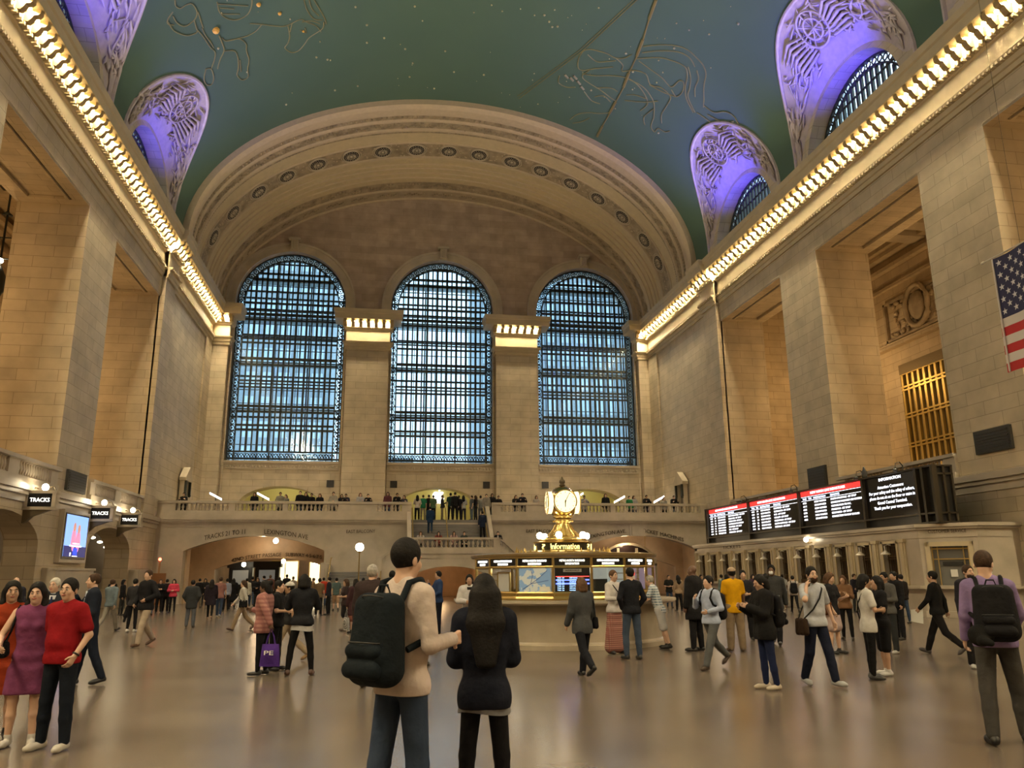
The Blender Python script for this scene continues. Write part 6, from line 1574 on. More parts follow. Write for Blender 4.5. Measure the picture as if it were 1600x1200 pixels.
def tote(label, col, side=1, dz=-.42, w=.36, h=.36, textcol=None, words=None):
    def b(S, r, p, f, n):
        mb = MB(); y0 = p[1]; c = p+V3(side*.02, 0, -.10); vs = []; P = []
        for t in np.linspace(0, 1, 8):
            row = []
            for q in np.linspace(0, 2*PI, 17): row.append((c[0]+(.02+.05*math.sin(PI*min(1, t+.1)))*math.cos(q), c[1]+w/2*(.82+.18*t)*math.sin(q), c[2]-.16-h*t))
            P.append(row)
        mb.smooth = True; mb.grid(P); mb.add(P[-1][:-1], [list(range(16))]); mb.build('bag_body', fab(col) if isinstance(col, tuple) else col, r, recalc=True)
        mb = MB(); 
        for x in (-.02, .02): mb.tube([c+V3(x, -.08, -.17), c+V3(x*.5, -.05, -.04), c+V3(0, 0, .08), c+V3(x*.5, .05, -.04), c+V3(x, .08, -.17)], .008, 5)
        mb.build('handles', fab(col) if isinstance(col, tuple) else col, r)
        if words:
            for sx_, ro in ((.075, PI/2), (-.075, -PI/2)): text_mesh(words, .10, mat('white_print', (.75, .75, .75, 1), .6), r, 'lettering', width=.16, loc=(c[0]+sx_, c[1], c[2]-.3), rot=(PI/2, 0, ro))
    return handitem(label, side, 'tote_bag' if not words else 'shopping_bag', 'bag', b)
def cloth_b(col):
    def b(S, r, p, f, n):
        def fn(F):
            q = V3(*p); F.rc(q, q+V3(.02, .05, -.25), .05, .08, .03); F.rc(q+V3(0, -.05, -.05), q+V3(-.03, -.08, -.36), .04, .05, .04); F.rc(q, q+V3(.03, .1, -.42), .03, .04, .03)
        sdfpart(p-V3(.2, .25, .5), p+V3(.2, .25, .12), S.vx, fn, 'folded_cloth', fab(col), r)
    return b
def paper_b(S, r, p, f, n):
    mb = MB(); mb.add([p+V3(0, -.12, .03), p+V3(.01, .12, .06), p+V3(.02, .10, -.24), p+V3(.01, -.14, -.2), p+V3(.004, -.12, .03), p+V3(.014, .12, .06), p+V3(.024, .10, -.24), p+V3(.014, -.14, -.2)], [[0,1,2,3],[4,7,6,5],[0,4,5,1],[1,5,6,2],[2,6,7,3],[3,7,4,0]]); mb.build('sheet', MATS['white_paper'], r, recalc=True)
def cap(col):
    def go(S):
        s = S.s; Q = S.Q
        def fn(F): F.el(Q(0, .012, .055), (.094*s, .112*s, .088*s), S.RH, 0); F.cut(Q(0, 0, .045), S.RH @ V3(0, 0, -1)); F.rc(Q(-.03, -.10, .055), Q(.03, -.10, .055), .018*s, .018*s, .01); F.rc(Q(-.03, -.15, .045), Q(.03, -.15, .045), .014*s, .014*s, .05)
        sdfpart(S.hc-.24, S.hc+.24, min(S.vx, .012), fn, 'cap', fab(col), S.root)
    return go
def collar(col, tie=None):
    def go(S):
        s = S.s; T = S.T; mb = MB(); mb.smooth = True
        mb.add([T(-.055, -.105, .55), T(.055, -.105, .55), T(.012, -.142, .30), T(-.012, -.142, .30), T(-.055, -.09, .55), T(.055, -.09, .55), T(.012, -.10, .30), T(-.012, -.10, .30)], [[0,1,2,3],[4,7,6,5],[0,4,5,1],[1,5,6,2],[2,6,7,3],[3,7,4,0]])
        mb.tube([T(.06*math.cos(a), .0+.062*math.sin(a), .578) for a in [2*PI*k/12 for k in range(12)]], .014*s, 5, closed=True); mb.build('shirt_front', fab(col), S.root, recalc=True)
        if tie: mb = MB(); mb.tube([T(0, -.15, .53), T(0, -.16, .42), T(0, -.155, .25)], [.014, .018, .024], 5); mb.build('tie', fab(tie), S.root)
    return go
def mask(S):
    s = S.s; Q = S.Q; sdfpart(S.hc-.16, S.hc+.16, .009, lambda F: F.el(Q(0, -.085, -.045), (.052*s, .036*s, .045*s), S.RH, 0), 'face_mask', mat('white_mask', (.6, .62, .65, 1), .7), S.root)
def beard(S):
    s = S.s; Q = S.Q
    def fn(F): F.el(Q(0, -.045, -.065), (.062*s, .056*s, .058*s), S.RH, 0); F.el(Q(0, -.10, -.03), (.03*s, .03*s, .022*s), S.RH, 0, sub=True); F.cut(Q(0, 0, -.025), S.RH @ V3(0, 0, 1))
    sdfpart(S.hc-.18, S.hc+.15, .008, fn, 'beard', MATS['hair_b'] if 'hair_b' in MATS else mat('hair_b', (*HAIRC['b'], 1), .6), S.root)
def facefeat(lip=(.35, .09, .08), brow='k'):
    def go(S):
        s = S.s; Q = S.Q; mb = MB(); mb.smooth = True
        for x in (-1, 1): mb.sphere(tuple(Q(x*.030, -.0865, .008)), .0095*s, 10, 8)
        mb.build('eyes', mat('eye_white', (.55, .52, .5, 1), .2), S.root); mb = MB(); mb.smooth = True
        for x in (-1, 1): mb.sphere(tuple(Q(x*.030, -.0935, .008)), .0052*s, 8, 6)
        mb.build('irises', mat('dark_iris', (.02, .012, .01, 1), .2), S.root); mb = MB(); mb.smooth = True
        for x in (-1, 1): mb.tube([Q(x*.014, -.0965, .030), Q(x*.03, -.097, .036), Q(x*.047, -.087, .030)], [.003, .0042, .002], 5)
        mb.build('eyebrows', mat('hair_'+brow, (*HAIRC[brow], 1), .6), S.root); mb = MB(); mb.smooth = True
        mb.tube([Q(-.024, -.086, -.048), Q(-.010, -.0975, -.051), Q(0, -.0985, -.052), Q(.010, -.0975, -.051), Q(.024, -.086, -.048)], [.003, .006, .0065, .006, .003], 6); mb.build('lips', mat('lips', (*lip, 1), .4), S.root)
    return go
def watch(S):
    sp, el, wr, f, n = S.arms[1]; mb = MB(); mb.smooth = True; c = wr-f*.02; b = np.cross(f, n)
    mb.tube([c+b*.030*math.cos(a)+n*.030*math.sin(a) for a in [2*PI*k/14 for k in range(14)]], .009, 6, closed=True); mb.build('wristwatch', BLACK, S.root)
def hem(col):
    def go(S):
        s = S.s; mb = MB(); mb.smooth = True; T = S.T; P = []
        for z in (-.06, -.15): P.append([T((.188+.01*(z < -.1))*math.cos(a), .125*math.sin(a), z+.015*math.sin(a*2)) for a in [2*PI*k/24 for k in range(25)]])
        mb.grid(P); mb.build('shirt_hem', fab(col), S.root)
    return go
# ================================================================ WHO STANDS WHERE
K = (.010, .010, .012); NAVY = (.014, .018, .045); JEAN = (.035, .055, .10); GREY = (.075, .075, .075); DG = (.03, .032, .035); WT = (.50, .50, .50); KH = (.26, .20, .13); BG = (.42, .31, .23)
def posat(u, v, Y): p = on_y(u, v, Y); return (float(p[0]), Y)
A = person
# nearest figures
A(pos=posat(632, 900, 5.3), H=1.86, f=44, pose=dict(ST_, la=(10, 9, 22, 2), ra=(-2, 12, 96, -10), L=(-8, 6, 3), R=(4, 3, 3)), hair='k', hs='short', top=('long', (.52, .44, .40), .03), bot=('jeans', (.030, .045, .080)), shoe=(.03, .02, .015), hy=0, hp=6, girth=.93, label='tall man in a beige sweater and jeans with his back to the camera', extra=[backpack('large black backpack on the man in the beige sweater', (.008, .012, .016), 1.05)])
A(pos=posat(757, 900, 5.75), H=1.63, f=88, pose=dict(ST_, la=(10, 8, 95, -20), ra=(10, 8, 95, -20), L=(2, 2, 5), R=(-2, 2, 5)), hair='k', hs='verylong', fem=True, top=('puffer', (.010, .012, .022), .09), bot=('slim', (.008, .008, .010)), shoe=K, hp=-4, girth=.9, label='woman with long black hair in a dark quilted jacket, seen from behind', extra=[hem((.16, .16, .17))])
A(u=80, v=1172, hv=906, f=250, pose=dict(ST_, la=(-6, 20, 34, -14), ra=(-14, 10, 12, 2), L=(2, 4, 5), R=(0, 2, 6)), skin='l', hair='k', hs='short', top=('polo', (.22, .008, .012), .03), bot=('jeans', (.008, .011, .018)), shoe=(.50, .47, .42), belly=.014, girth=1.02, hy=10, label='man in a red polo shirt with one hand in his pocket', extra=[facefeat(), watch])
A(u=28, v=1166, hv=913, f=282, pose=dict(ST_, la=(4, 12, 12, 4), ra=(10, 25, 60, -10)), skin='l', hair='k', hs='long', fem=True, top=('dress', (.17, .045, .115), .34), bot=(None, K), shoe=(.5, .48, .45), hy=-6, label='smiling woman in a short purple dress beside the man in red', extra=[facefeat((.42, .08, .10)), shoulderbag('small black shoulder bag between the women in purple and orange', -1, K, .12, .10, .12, False)])
A(u=-12, v=1160, hv=925, f=290, pose='stand', skin='m', hair='k', hs='long', fem=True, top=('dress', (.25, .035, .012), .40), bot=(None, K), shoe=K, H=1.60, hy=6, label='woman in an orange dress cut off by the left edge', extra=[facefeat((.42, .08, .10))])
A(u=130, v=1070, hv=897, f=205, pose=dict(ST_, ra=(30, 14, 122, -22), la=(4, 14, 40, -10), L=(-12, 10, 3), R=(10, 2, 3)), hair='b', hs='short', top=('jacket', (.012, .016, .028), .16), bot=('pants', (.010, .014, .026)), shoe=K, label='man in a dark suit touching his mouth behind the man in red', extra=[collar((.42, .46, .55))])
A(u=66, v=1075, hv=905, f=280, pose='stand', hair='w', hs='short', top=('jacket', (.02, .024, .035)), bot=('pants', (.02, .02, .03)), hy=-20, label='balding man in a suit and tie between the red polo and the purple dress', extra=[collar((.5, .52, .58), (.02, .03, .09)), facefeat(brow='b')])
A(u=12, v=1010, hv=903, f=280, pose='stand', hs='bald', top=('jacket', (.02, .02, .03)), bot=('pants', K), label='bald man in a dark suit far left in the background', extra=[collar(WT)])
# left middle distance
A(u=222, v=1010, hv=890, f=235, pose=dict(L=(20, 8, 1), R=(-14, 24, 1), la=(-5, 30, 62, -42), ra=(0, 22, 40, -20)), hair='b', top=('jacket', (.012, .012, .015), .06), bot=('pants', (.34, .28, .22)), shoe=(.07, .035, .02), hy=10, label='man in a black jacket and cream trousers walking with crossed hands')
A(u=168, v=987, hv=903, f=75, pose='walk2', hair='b', top=('shirt', (.13, .17, .20)), bot=('pants', (.22, .20, .17)), label='person in a blue grey denim shirt walking away behind the suited man')
A(u=204, v=988, hv=905, f=80, pose='weight', hair='k', hs='short', top=('long', (.03, .03, .035)), bot=('slim', K), shoe=(.5, .5, .5), fem=True, label='person with white sneakers holding a coat beside the man in cream trousers', extra=[handitem('black coat held in the hand of the person with white sneakers', 1, 'coat', 'coat', cloth_b(K))])
A(u=247, v=958, hv=910, f=280, pose='crossed', hair='b', top=('jacket', K), bot=('pants', K), label='man in a black jacket facing the camera near the notice board')
A(u=257, v=958, hv=913, f=95, pose='front', hair='k', top=('jacket', (.02, .012, .012)), bot=('pants', K), label='person in dark clothes with their back to us beside the pink jacket')
A(u=268, v=958, hv=912, f=270, pose='front', hair='k', hs='bob', fem=True, top=('jacket', (.50, .05, .09), .06), bot=('slim', K), label='woman in a bright pink jacket by the left arch')
A(u=296, v=981, hv=908, f=92, pose='pocket', hair='k', top=('coat', (.035, .038, .042), .20), bot=('pants', (.09, .10, .12)), label='man in a wide dark coat with his back to us left of the arch')
A(u=327, v=968, hv=908, f=95, pose='stroll', hair='k', hs='long', fem=True, top=('coat', (.018, .014, .022), .25), bot=('slim', K), shoe=(.3, .2, .14), label='woman with long black hair in a dark coat walking toward the arch')
A(u=341, v=965, hv=902, f=90, pose='stroll', hair='b', top=('tee', (.24, .12, .11)), bot=('jeans', JEAN), shoe=(.3, .3, .3), label='man in a dusty pink shirt and jeans walking toward the arch')
A(u=352, v=955, hv=905, f=120, pose='stand', hair='k', top=('shirt', (.22, .25, .35)), bot=('pants', K), label='man in a light blue shirt in the crowd before the arch')
A(u=309, v=950, hv=908, f=90, pose='stand', hair='k', top=('jacket', K), bot=('pants', (.2, .17, .12)), label='small figure in black between the dark coats before the arch')
A(u=362, v=952, hv=905, f=100, pose='stand', hair='k', hs='long', fem=True, top=('coat', K, .5), bot=('slim', K), label='woman in a long black dress in front of the arch')
A(u=376, v=985, hv=905, f=195, pose='walk', hair='b', hs='tail', fem=True, top=('long', (.42, .41, .39)), bot=('pants', (.24, .18, .12)), shoe=(.06, .03, .02), label='woman in a white sweater and khaki trousers striding left', extra=[shoulderbag('large black shoulder bag of the woman in the white sweater', 1, K, .05, .2, .2, True)])
A(u=407, v=1055, hv=915, f=165, pose=dict(ST_, la=(-32, 12, 8, 6), ra=(15, 14, 85, -20)), skin='d', hair='k', hs='bun', fem=True, girth=1.18, top=('jacket', plaid('pink_check_cloth', (.30, .13, .12), (.38, .20, .17), (.22, .08, .08), 18), .12), bot=('slim', K), shoe=K, H=1.55, hp=10, label='woman in a pink checked jacket and black trousers', extra=[tote('purple shopping bag with white lettering between the pink jacket and the black jacket', (.07, .03, .22), 1, words='PE')])
A(u=428, v=1048, hv=908, f=350, pose='front', skin='l', hair='k', top=('tee', K), bot=('pants', K), shoe=K, label='dark haired man in a black t-shirt looking right behind the pink jacket')
A(u=447, v=1034, hv=907, f=180, pose='walk', skin='t', hair='k', hs='cap', top=('tee', (.02, .02, .022)), bot=('pants', (.28, .22, .15)), shoe=(.25, .16, .08), label='man in a white cap and black t-shirt turned left', extra=[cap((.45, .44, .42))])
A(u=468, v=1056, hv=899, f=92, pose=dict(ST_, la=(30, 18, 92, -35), ra=(30, 18, 92, -35), L=(2, 2, 12), R=(2, 2, 10)), hair='k', hs='bob', fem=True, top=('jacket', (.012, .013, .017), .02), bot=('slim', (.008, .008, .009)), shoe=(.06, .025, .015), hp=14, label='woman in a black jacket with a white shirt hem, back to the camera', extra=[hem((.42, .42, .43))])
A(u=497, v=962, hv=905, f=80, pose='stand', skin='m', hair='k', top=('tee', (.12, .085, .05)), bot=('pants', K), label='man in an olive brown shirt right of the black jacket')
A(u=524, v=955, hv=903, f=100, pose='stroll', hair='k', top=('tee', (.07, .11, .11)), bot=('shorts', (.3, .2, .13)), label='man in a teal shirt and tan shorts at the left steps')
A(u=538, v=986, hv=908, f=200, pose='front', hair='b', hs='bob', fem=True, skin='m', top=('tee', (.03, .02, .022)), bot=('skirt', K, .45), shoe=(.06, .04, .03), label='woman in a black dress with a white waist band near the left steps')
A(u=553, v=990, hv=906, f=120, pose='stand', hair='k', hs='long', fem=True, skin='m', top=('coat', (.045, .022, .026), .3), bot=('skirt', (.2, .08, .06), .5), shoe=K, label='woman in a maroon coat behind the grey haired man', extra=[tote('black and white patterned carrier bag of the woman in maroon', plaid('news_print', (.05, .05, .05), (.5, .5, .5), (.3, .3, .3), 60), 1)])
A(u=576, v=1075, hv=884, f=72, pose=dict(ST_, L=(8, 8, 3), R=(-4, 2, 4)), hair='g', hs='short', top=('coat', (.035, .024, .024), .14), bot=('jeans', (.055, .070, .095)), shoe=(.015, .015, .015), girth=1.08, label='grey haired man in a dark brown jacket and jeans')
A(u=610, v=1010, hv=893, f=85, pose='stand', hair='k', top=('jacket', K), bot=('pants', K), label='dark haired man in black half hidden by the black backpack')
A(u=655, v=1040, hv=910, f=285, pose='front', skin='l', hair='k', hs='bob', fem=True, top=('tee', (.15, .18, .2)), bot=('pants', (.02, .02, .025)), H=1.58, label='woman in a grey top facing the camera right of the beige sweater', extra=[facefeat()])
A(u=684, v=990, hv=893, f=195, pose='chin', skin='m', hair='k', top=('shirt', (.022, .045, .12)), bot=('pants', (.012, .014, .025)), shoe=K, label='man in a blue shirt standing sideways with a hand at his face')
A(u=733, v=1020, hv=899, f=262, pose='front', skin='m', hair='k', hs='tail', fem=True, top=('jacket', (.46, .45, .46), .08), bot=('slim', K), shoe=K, label='woman in a white jacket looking down beside the woman with long black hair', extra=[collar(K)])
# round the booth
A(u=912, v=1058, hv=902, f=110, pose=dict(L=(-20, 26, 1), R=(14, 2, 2), la=(8, 9, 20, 2), ra=(2, 10, 14, 4)), hair='n', hs='bob', fem=True, top=('jacket', (.055, .060, .068), .13), bot=('pants', (.010, .011, .016)), shoe=K, label='woman in a grey blazer and black trousers striding past the booth', extra=[shoulderbag('black handbag on the right side of the woman in the grey blazer', -1, K, .04, .14, .16, False)])
A(u=962, v=1022, hv=892, f=300, pose='front', hair='n', hs='short', fem=True, top=('shirt', (.52, .50, .50)), bot=('long', plaid('patterned_skirt', (.30, .12, .10), (.36, .22, .17), (.14, .04, .04), 30), .93), shoe=K, label='woman in a white blouse and long patterned skirt at the booth', extra=[facefeat(), shoulderbag('dark jacket bundle and cross strap of the woman in the white blouse', 1, K, .06, .12, .12, True)])
A(u=990, v=1031, hv=888, f=100, pose='pocket', hair='k', top=('long', (.012, .013, .018), .03), bot=('jeans', (.045, .065, .105)), shoe=(.012, .012, .012), label='man in a black sweater and jeans with his back to us at the booth')
A(u=1034, v=1014, hv=897, f=150, pose='lean', hair='g', hs='short', skin='l', top=('tee', plaid('blue_plaid', (.30, .36, .42), (.05, .10, .17), (.62, .65, .66), 22), .08), bot=('shorts', (.46, .46, .48)), shoe=(.012, .012, .012), label='man in a blue plaid shirt and white shorts leaning on the booth counter')
A(u=1090, v=1018, hv=884, f=130, pose='stand', skin='d', hs='bald', top=('coat', (.012, .012, .014), .25), bot=('pants', K), shoe=K, girth=1.18, label='heavy bald man in a black coat behind the man in the light blue shirt')
A(u=1116, v=1045, hv=896, f=205, pose='strap', hair='k', hs='short', top=('shirt', (.36, .42, .58), .03), bot=('pants', (.085, .09, .095)), shoe=(.05, .03, .02), hy=-10, label='man in a pale blue shirt and grey trousers striding left', extra=[backpack('black backpack on the man in the pale blue shirt', K)])
A(u=1152, v=1018, hv=888, f=85, pose='stand', skin='d', hair='k', hs='cap', top=('tee', (.58, .30, .006), .10), bot=('wide', (.20, .15, .10)), shoe=(.10, .07, .05), girth=1.05, label='man in a bright yellow t-shirt and khaki trousers', extra=[cap((.35, .27, .2))])
A(u=1168, v=1000, hv=892, f=250, pose='front', skin='m', hair='k', top=('tee', (.02, .02, .025)), bot=('pants', K), label='person in black just right of the yellow t-shirt')
A(u=1215, v=1008, hv=888, f=235, pose='walk', skin='d', hair='k', top=('jacket', (.04, .042, .045)), bot=('pants', K), shoe=(.05, .05, .05), H=1.85, label='man with a white face mask in a grey jacket behind the woman in black', extra=[mask])
A(u=1202, v=1078, hv=900, f=180, pose=dict(ST_, la=(20, 8, 95, -20), ra=(20, 8, 95, -20), L=(-4, 4, 2), R=(0, 2, 2)), skin='m', hair='k', hs='bun', fem=True, top=('coat', (.010, .010, .011), .14), bot=('slim', (.010, .016, .050)), shoe=(.46, .40, .32), hp=14, girth=1.08, label='woman in a black coat, navy leggings and cream flats looking down', extra=[backpack('black backpack on the woman in cream flats', K, .95)])
A(u=1243, v=958, hv=902, f=70, pose='walk', hair='k', top=('shirt', (.42, .38, .36)), bot=('slim', K), shoe=K, label='small figure in a pale shirt walking toward the ticket windows', extra=[backpack('small black backpack on the walker near the ticket windows', K, .9)])
A(u=1283, v=1072, hv=886, f=282, pose=dict(L=(16, 4, 2), R=(-8, 14, 2), ra=(50, 30, 155, -31), la=(-4, 22, 20, 6)), hair='k', hs='short', skin='l', top=('polo', (.40, .42, .47), .03), bot=('pants', (.010, .013, .028)), shoe=(.35, .36, .38), hy=-12, label='bearded man in a white polo shirt talking on a phone', extra=[facefeat(), beard, phone('mobile phone at the ear of the bearded man', -1), shoulderbag('dark brown messenger bag at the hip of the bearded man', -1, (.03, .018, .012), -.04, .16, .2, True)])
A(u=1307, v=1022, hv=896, f=300, pose='phone', skin='l', hair='n', hs='bob', fem=True, top=('tee', (.015, .015, .018)), bot=('skirt', (.42, .33, .32), .40), shoe=(.012, .012, .012), hp=18, label='woman in a black top, pale skirt and black boots behind the bearded man', extra=[shoulderbag('large tan brown shoulder bag of the woman in the pale skirt', -1, (.10, .04, .018), .08, .2, .24, False)])
A(u=1326, v=1000, hv=900, f=230, pose='both', skin='m', hair='n', hs='long', fem=True, top=('long', (.20, .11, .06)), bot=('slim', K), label='woman with long brown hair and a tan top near the ticket windows')
A(u=1366, v=1062, hv=909, f=345, pose='front', skin='t', hair='k', hs='tail', fem=True, top=('tee', (.50, .49, .47), .12), bot=('slim', (.008, .008, .009)), shoe=(.03, .03, .03), H=1.58, label='woman in a white t-shirt and black leggings turned to the right', extra=[shoulderbag('small burgundy waist bag of the woman in the white t-shirt', 1, (.05, .012, .02), .02, .08, .10, True, d=.04)])
A(u=1387, v=1058, hv=912, f=170, pose='front', skin='m', hair='k', hs='bob', fem=True, top=('tee', K, .1), bot=('shorts', K), shoe=(.5, .5, .5), H=1.55, label='woman in black with white sneakers partly hidden by the white t-shirt')
A(u=1395, v=1021, hv=895, f=200, pose='front', skin='t', hair='k', top=('long', (.09, .09, .088)), bot=('pants', (.025, .027, .03)), shoe=(.42, .42, .40), label='man in a grey sweater with folded hands near the last ticket window', extra=[facefeat()])
A(u=1408, v=1000, hv=902, f=190, pose='stand', skin='m', hair='k', top=('jacket', K), bot=('pants', K), H=1.62, label='person in black right behind the man in the grey sweater')
A(u=1473, v=1023, hv=889, f=125, pose='walk2', skin='m', hair='k', top=('shirt', (.010, .010, .011)), bot=('pants', (.011, .010, .011)), shoe=(.06, .05, .05), label='man in black shirt and trousers walking with a sheet of paper', extra=[handitem('white sheet of paper in the hand of the man in black', 1, 'paper_sheet', 'paper', paper_b)])
A(u=1533, v=1045, hv=884, f=255, pose='stand', skin='l', hair='b', top=('jacket', (.02, .02, .026), .14), bot=('pants', K), shoe=(.4, .4, .4), hy=14, label='bearded man in a dark suit jacket behind the person in lavender', extra=[beard, facefeat(brow='b'), collar((.4, .38, .5))])
A(u=1578, v=1163, hv=868, f=60, pose=dict(ST_, la=(8, 9, 20, 2), ra=(14, 14, 45, -4), L=(-6, 4, 5), R=(8, 2, 7)), skin='l', hair='b', hs='short', top=('shirt', (.23, .17, .34), .03), bot=('pants', (.050, .048, .046)), shoe=(.010, .009, .009), H=1.83, hp=22, hy=-24, label='man in a lavender shirt and grey trousers at the right edge', extra=[backpack('black backpack on the man in the lavender shirt', K, 1.05, hat=True), mask])
# far right crowd beside the booth
far = [(1062, 955, 903, 'l', 'k', 'long', (.30, .22, .15), 'woman with long hair in a beige top right of the plaid shirt'), (1047, 950, 904, 'm', 'k', 'short', (.015, .015, .015), 'dark haired figure between the plaid shirt and the beige top'), (1078, 952, 901, 'l', 'n', 'bob', (.30, .25, .2), 'brown haired woman in a cream top near the right arch'), (1098, 950, 905, 'm', 'k', 'short', (.05, .05, .05), 'small dark figure just right of the heavy bald man'), (1130, 948, 903, 't', 'k', 'short', (.15, .2, .18), 'person in a patterned green top behind the yellow t-shirt'), (1138, 950, 900, 'm', 'k', 'long', (.02, .02, .03), 'woman in black left of the tan cap'), (1180, 950, 899, 'm', 'k', 'bob', (.04, .02, .04), 'woman in dark purple near the third ticket window'), (1226, 950, 902, 'd', 'k', 'short', (.3, .3, .3), 'small figure in a light shirt behind the mask wearer'), (1340, 957, 901, 'l', 'b', 'short', (.02, .02, .03), 'person in navy at the ticket windows right of the bearded man'), (1352, 966, 899, 't', 'k', 'short', (.012, .012, .012), 'man in black at the ticket windows left of the white t-shirt'), (1416, 975, 905, 'm', 'k', 'short', (.015, .012, .012), 'small person in black at the last ticket window')]
for i, (u, v, hv, sk, ha, hs_, c, lb) in enumerate(far): A(u=u, v=v, hv=hv, f=[95, 260, 60, 280, 120][i % 5], pose=['stand', 'front', 'weight', 'phone'][i % 4], skin=sk, hair=ha, hs=hs_, fem=hs_ != 'short', top=('tee' if i % 2 else 'long', c), bot=(['pants', 'slim', 'jeans'][i % 3], [K, JEAN, DG][i % 3]), label=lb)
# crowd in front of the left arch
far = [(383, 952, 908, (.42, .40, .36), 'k', 'man in a pale shirt just right of the white sweater'), (392, 947, 901, K, 'k', 'man in black below the black kiosk, left one'), (400, 950, 903, K, 'b', 'man in black below the black kiosk, right one'), (410, 946, 900, (.05, .06, .12), 'k', 'person in dark blue behind the pink checked jacket'), (420, 944, 899, (.12, .05, .04), 'n', 'person in rust brown behind the pink checked jacket'), (434, 946, 902, (.2, .2, .22), 'k', 'person in grey just left of the white cap'), (446, 943, 898, K, 'k', 'person in black seen above the white cap'), (456, 946, 901, (.3, .26, .22), 'n', 'person in tan left of the black jacket hood'), (482, 945, 903, (.1, .11, .1), 'k', 'small grey figure just right of the black jacket head'), (488, 950, 906, (.16, .1, .05), 'b', 'small brown figure next to the olive shirt'), (504, 948, 908, (.35, .04, .02), 'k', 'small figure in red beside the right jamb of the left arch'), (188, 962, 906, K, 'k', 'small dark figure between the denim shirt and the coat holder'), (172, 955, 907, K, 'k', 'dark head behind the denim shirt'), (233, 962, 908, (.2, .17, .14), 'b', 'small figure in tan between the cream trousers and the notice board'), (318, 948, 909, K, 'k', 'small dark figure left of the woman in the dark coat'), (512, 962, 902, (.02, .02, .03), 'k', 'dark figure left of the teal shirt'), (566, 960, 905, (.05, .02, .02), 'k', 'dark head seen left of the grey haired man'), (590, 958, 908, K, 'b', 'dark figure between the grey haired man and the black backpack')]
for i, (u, v, hv, c, ha, lb) in enumerate(far): A(u=u, v=v, hv=hv, f=[85, 100, 270, 180, 95, 0][i % 6], pose=['stand', 'stroll', 'front', 'weight'][i % 4], skin='lmt'[i % 3], hair=ha, hs=['short', 'short', 'bob'][i % 3], top=('long' if i % 2 else 'jacket', c), bot=(['pants', 'jeans', 'slim'][i % 3], [K, JEAN, DG][i % 3]), label=lb)
# people at the balcony rail
rail = [(288, 'rail', 270, K, 'man in black leaning on the rail in front of the left niche'), (398, 'stand', 265, K, 'head in dark clothes behind the rail below the left recess'), (438, 'front', 280, (.25, .24, .2), 'person in a light top on the balcony left of the three dark figures'), (447, 'stand', 250, (.2, .2, .18), 'second person in a light top left of the three dark figures'), (469, 'stand', 268, K, 'tall dark figure leftmost of the three before the left recess'), (478, 'stand', 275, K, 'dark figure in the middle of the three before the left recess'), (487, 'wave', 270, K, 'dark figure raising an arm before the left recess'), (500, 'stand', 260, K, 'dark head right of the raised arm'), (521, 'front', 270, (.3, .28, .24), 'person in cream leaning on the balcony rail under the left speaker'), (534, 'stand', 280, K, 'dark figure at the rail right of the person in cream'), (541, 'rail', 265, (.03, .03, .05), 'dark figure close to the left pillar on the balcony'), (563, 'phone', 280, (.35, .35, .36), 'person in grey white below the left pillar'), (575, 'rail', 275, K, 'person in black below the left pillar'), (606, 'stand', 270, (.10, .035, .045), 'tall person in maroon on the balcony left of the steps'), (620, 'rail', 280, K, 'person in black second left of the central steps'), (632, 'rail', 260, (.05, .05, .06), 'person in charcoal next to the central steps'), (760, 'stand', 265, (.22, .2, .18), 'person in tan at the top right of the steps'), (769, 'stand', 275, K, 'dark figure right of the steps'), (779, 'front', 270, K, 'figure with black hair right of the steps rail'), (805, 'rail', 280, K, 'black figure left of the clock, first'), (816, 'rail', 265, (.012, .012, .02), 'larger black figure left of the clock'), (838, 'phone', 270, (.35, .32, .3), 'person in white nearest to the clock on its left'), (912, 'rail', 275, (.25, .25, .27), 'person in grey white right of the clock'), (946, 'stand', 265, K, 'tall black figure before the right recess'), (983, 'stand', 270, (.02, .16, .06), 'person in a green shirt on the balcony right of the clock'), (990, 'front', 280, (.3, .3, .33), 'person in white next to the green shirt'), (1009, 'rail', 270, K, 'dark head low behind the right balcony rail'), (1037, 'stand', 275, (.3, .28, .26), 'person in a pale top near the right end of the balcony'), (1052, 'rail', 265, K, 'dark figure at the right end of the balcony')]
for i, (u, ps, fc, c, lb) in enumerate(rail):
    Y = YB+.85+.22*(i % 4); A(pos=posat(u, 775, Y), zb=ZB, H=1.70+.06*(i % 3)+(.10 if 'tall' in lb or 'wave' == ps else 0), f=fc, pose=ps, skin='lmtl'[i % 4], hair='kbkn'[i % 4], hs=['short', 'bob', 'short', 'long'][i % 4], top=('jacket' if i % 3 else 'long', c), bot=('pants', [K, JEAN, DG][i % 3]), label=lb, vox=.024)
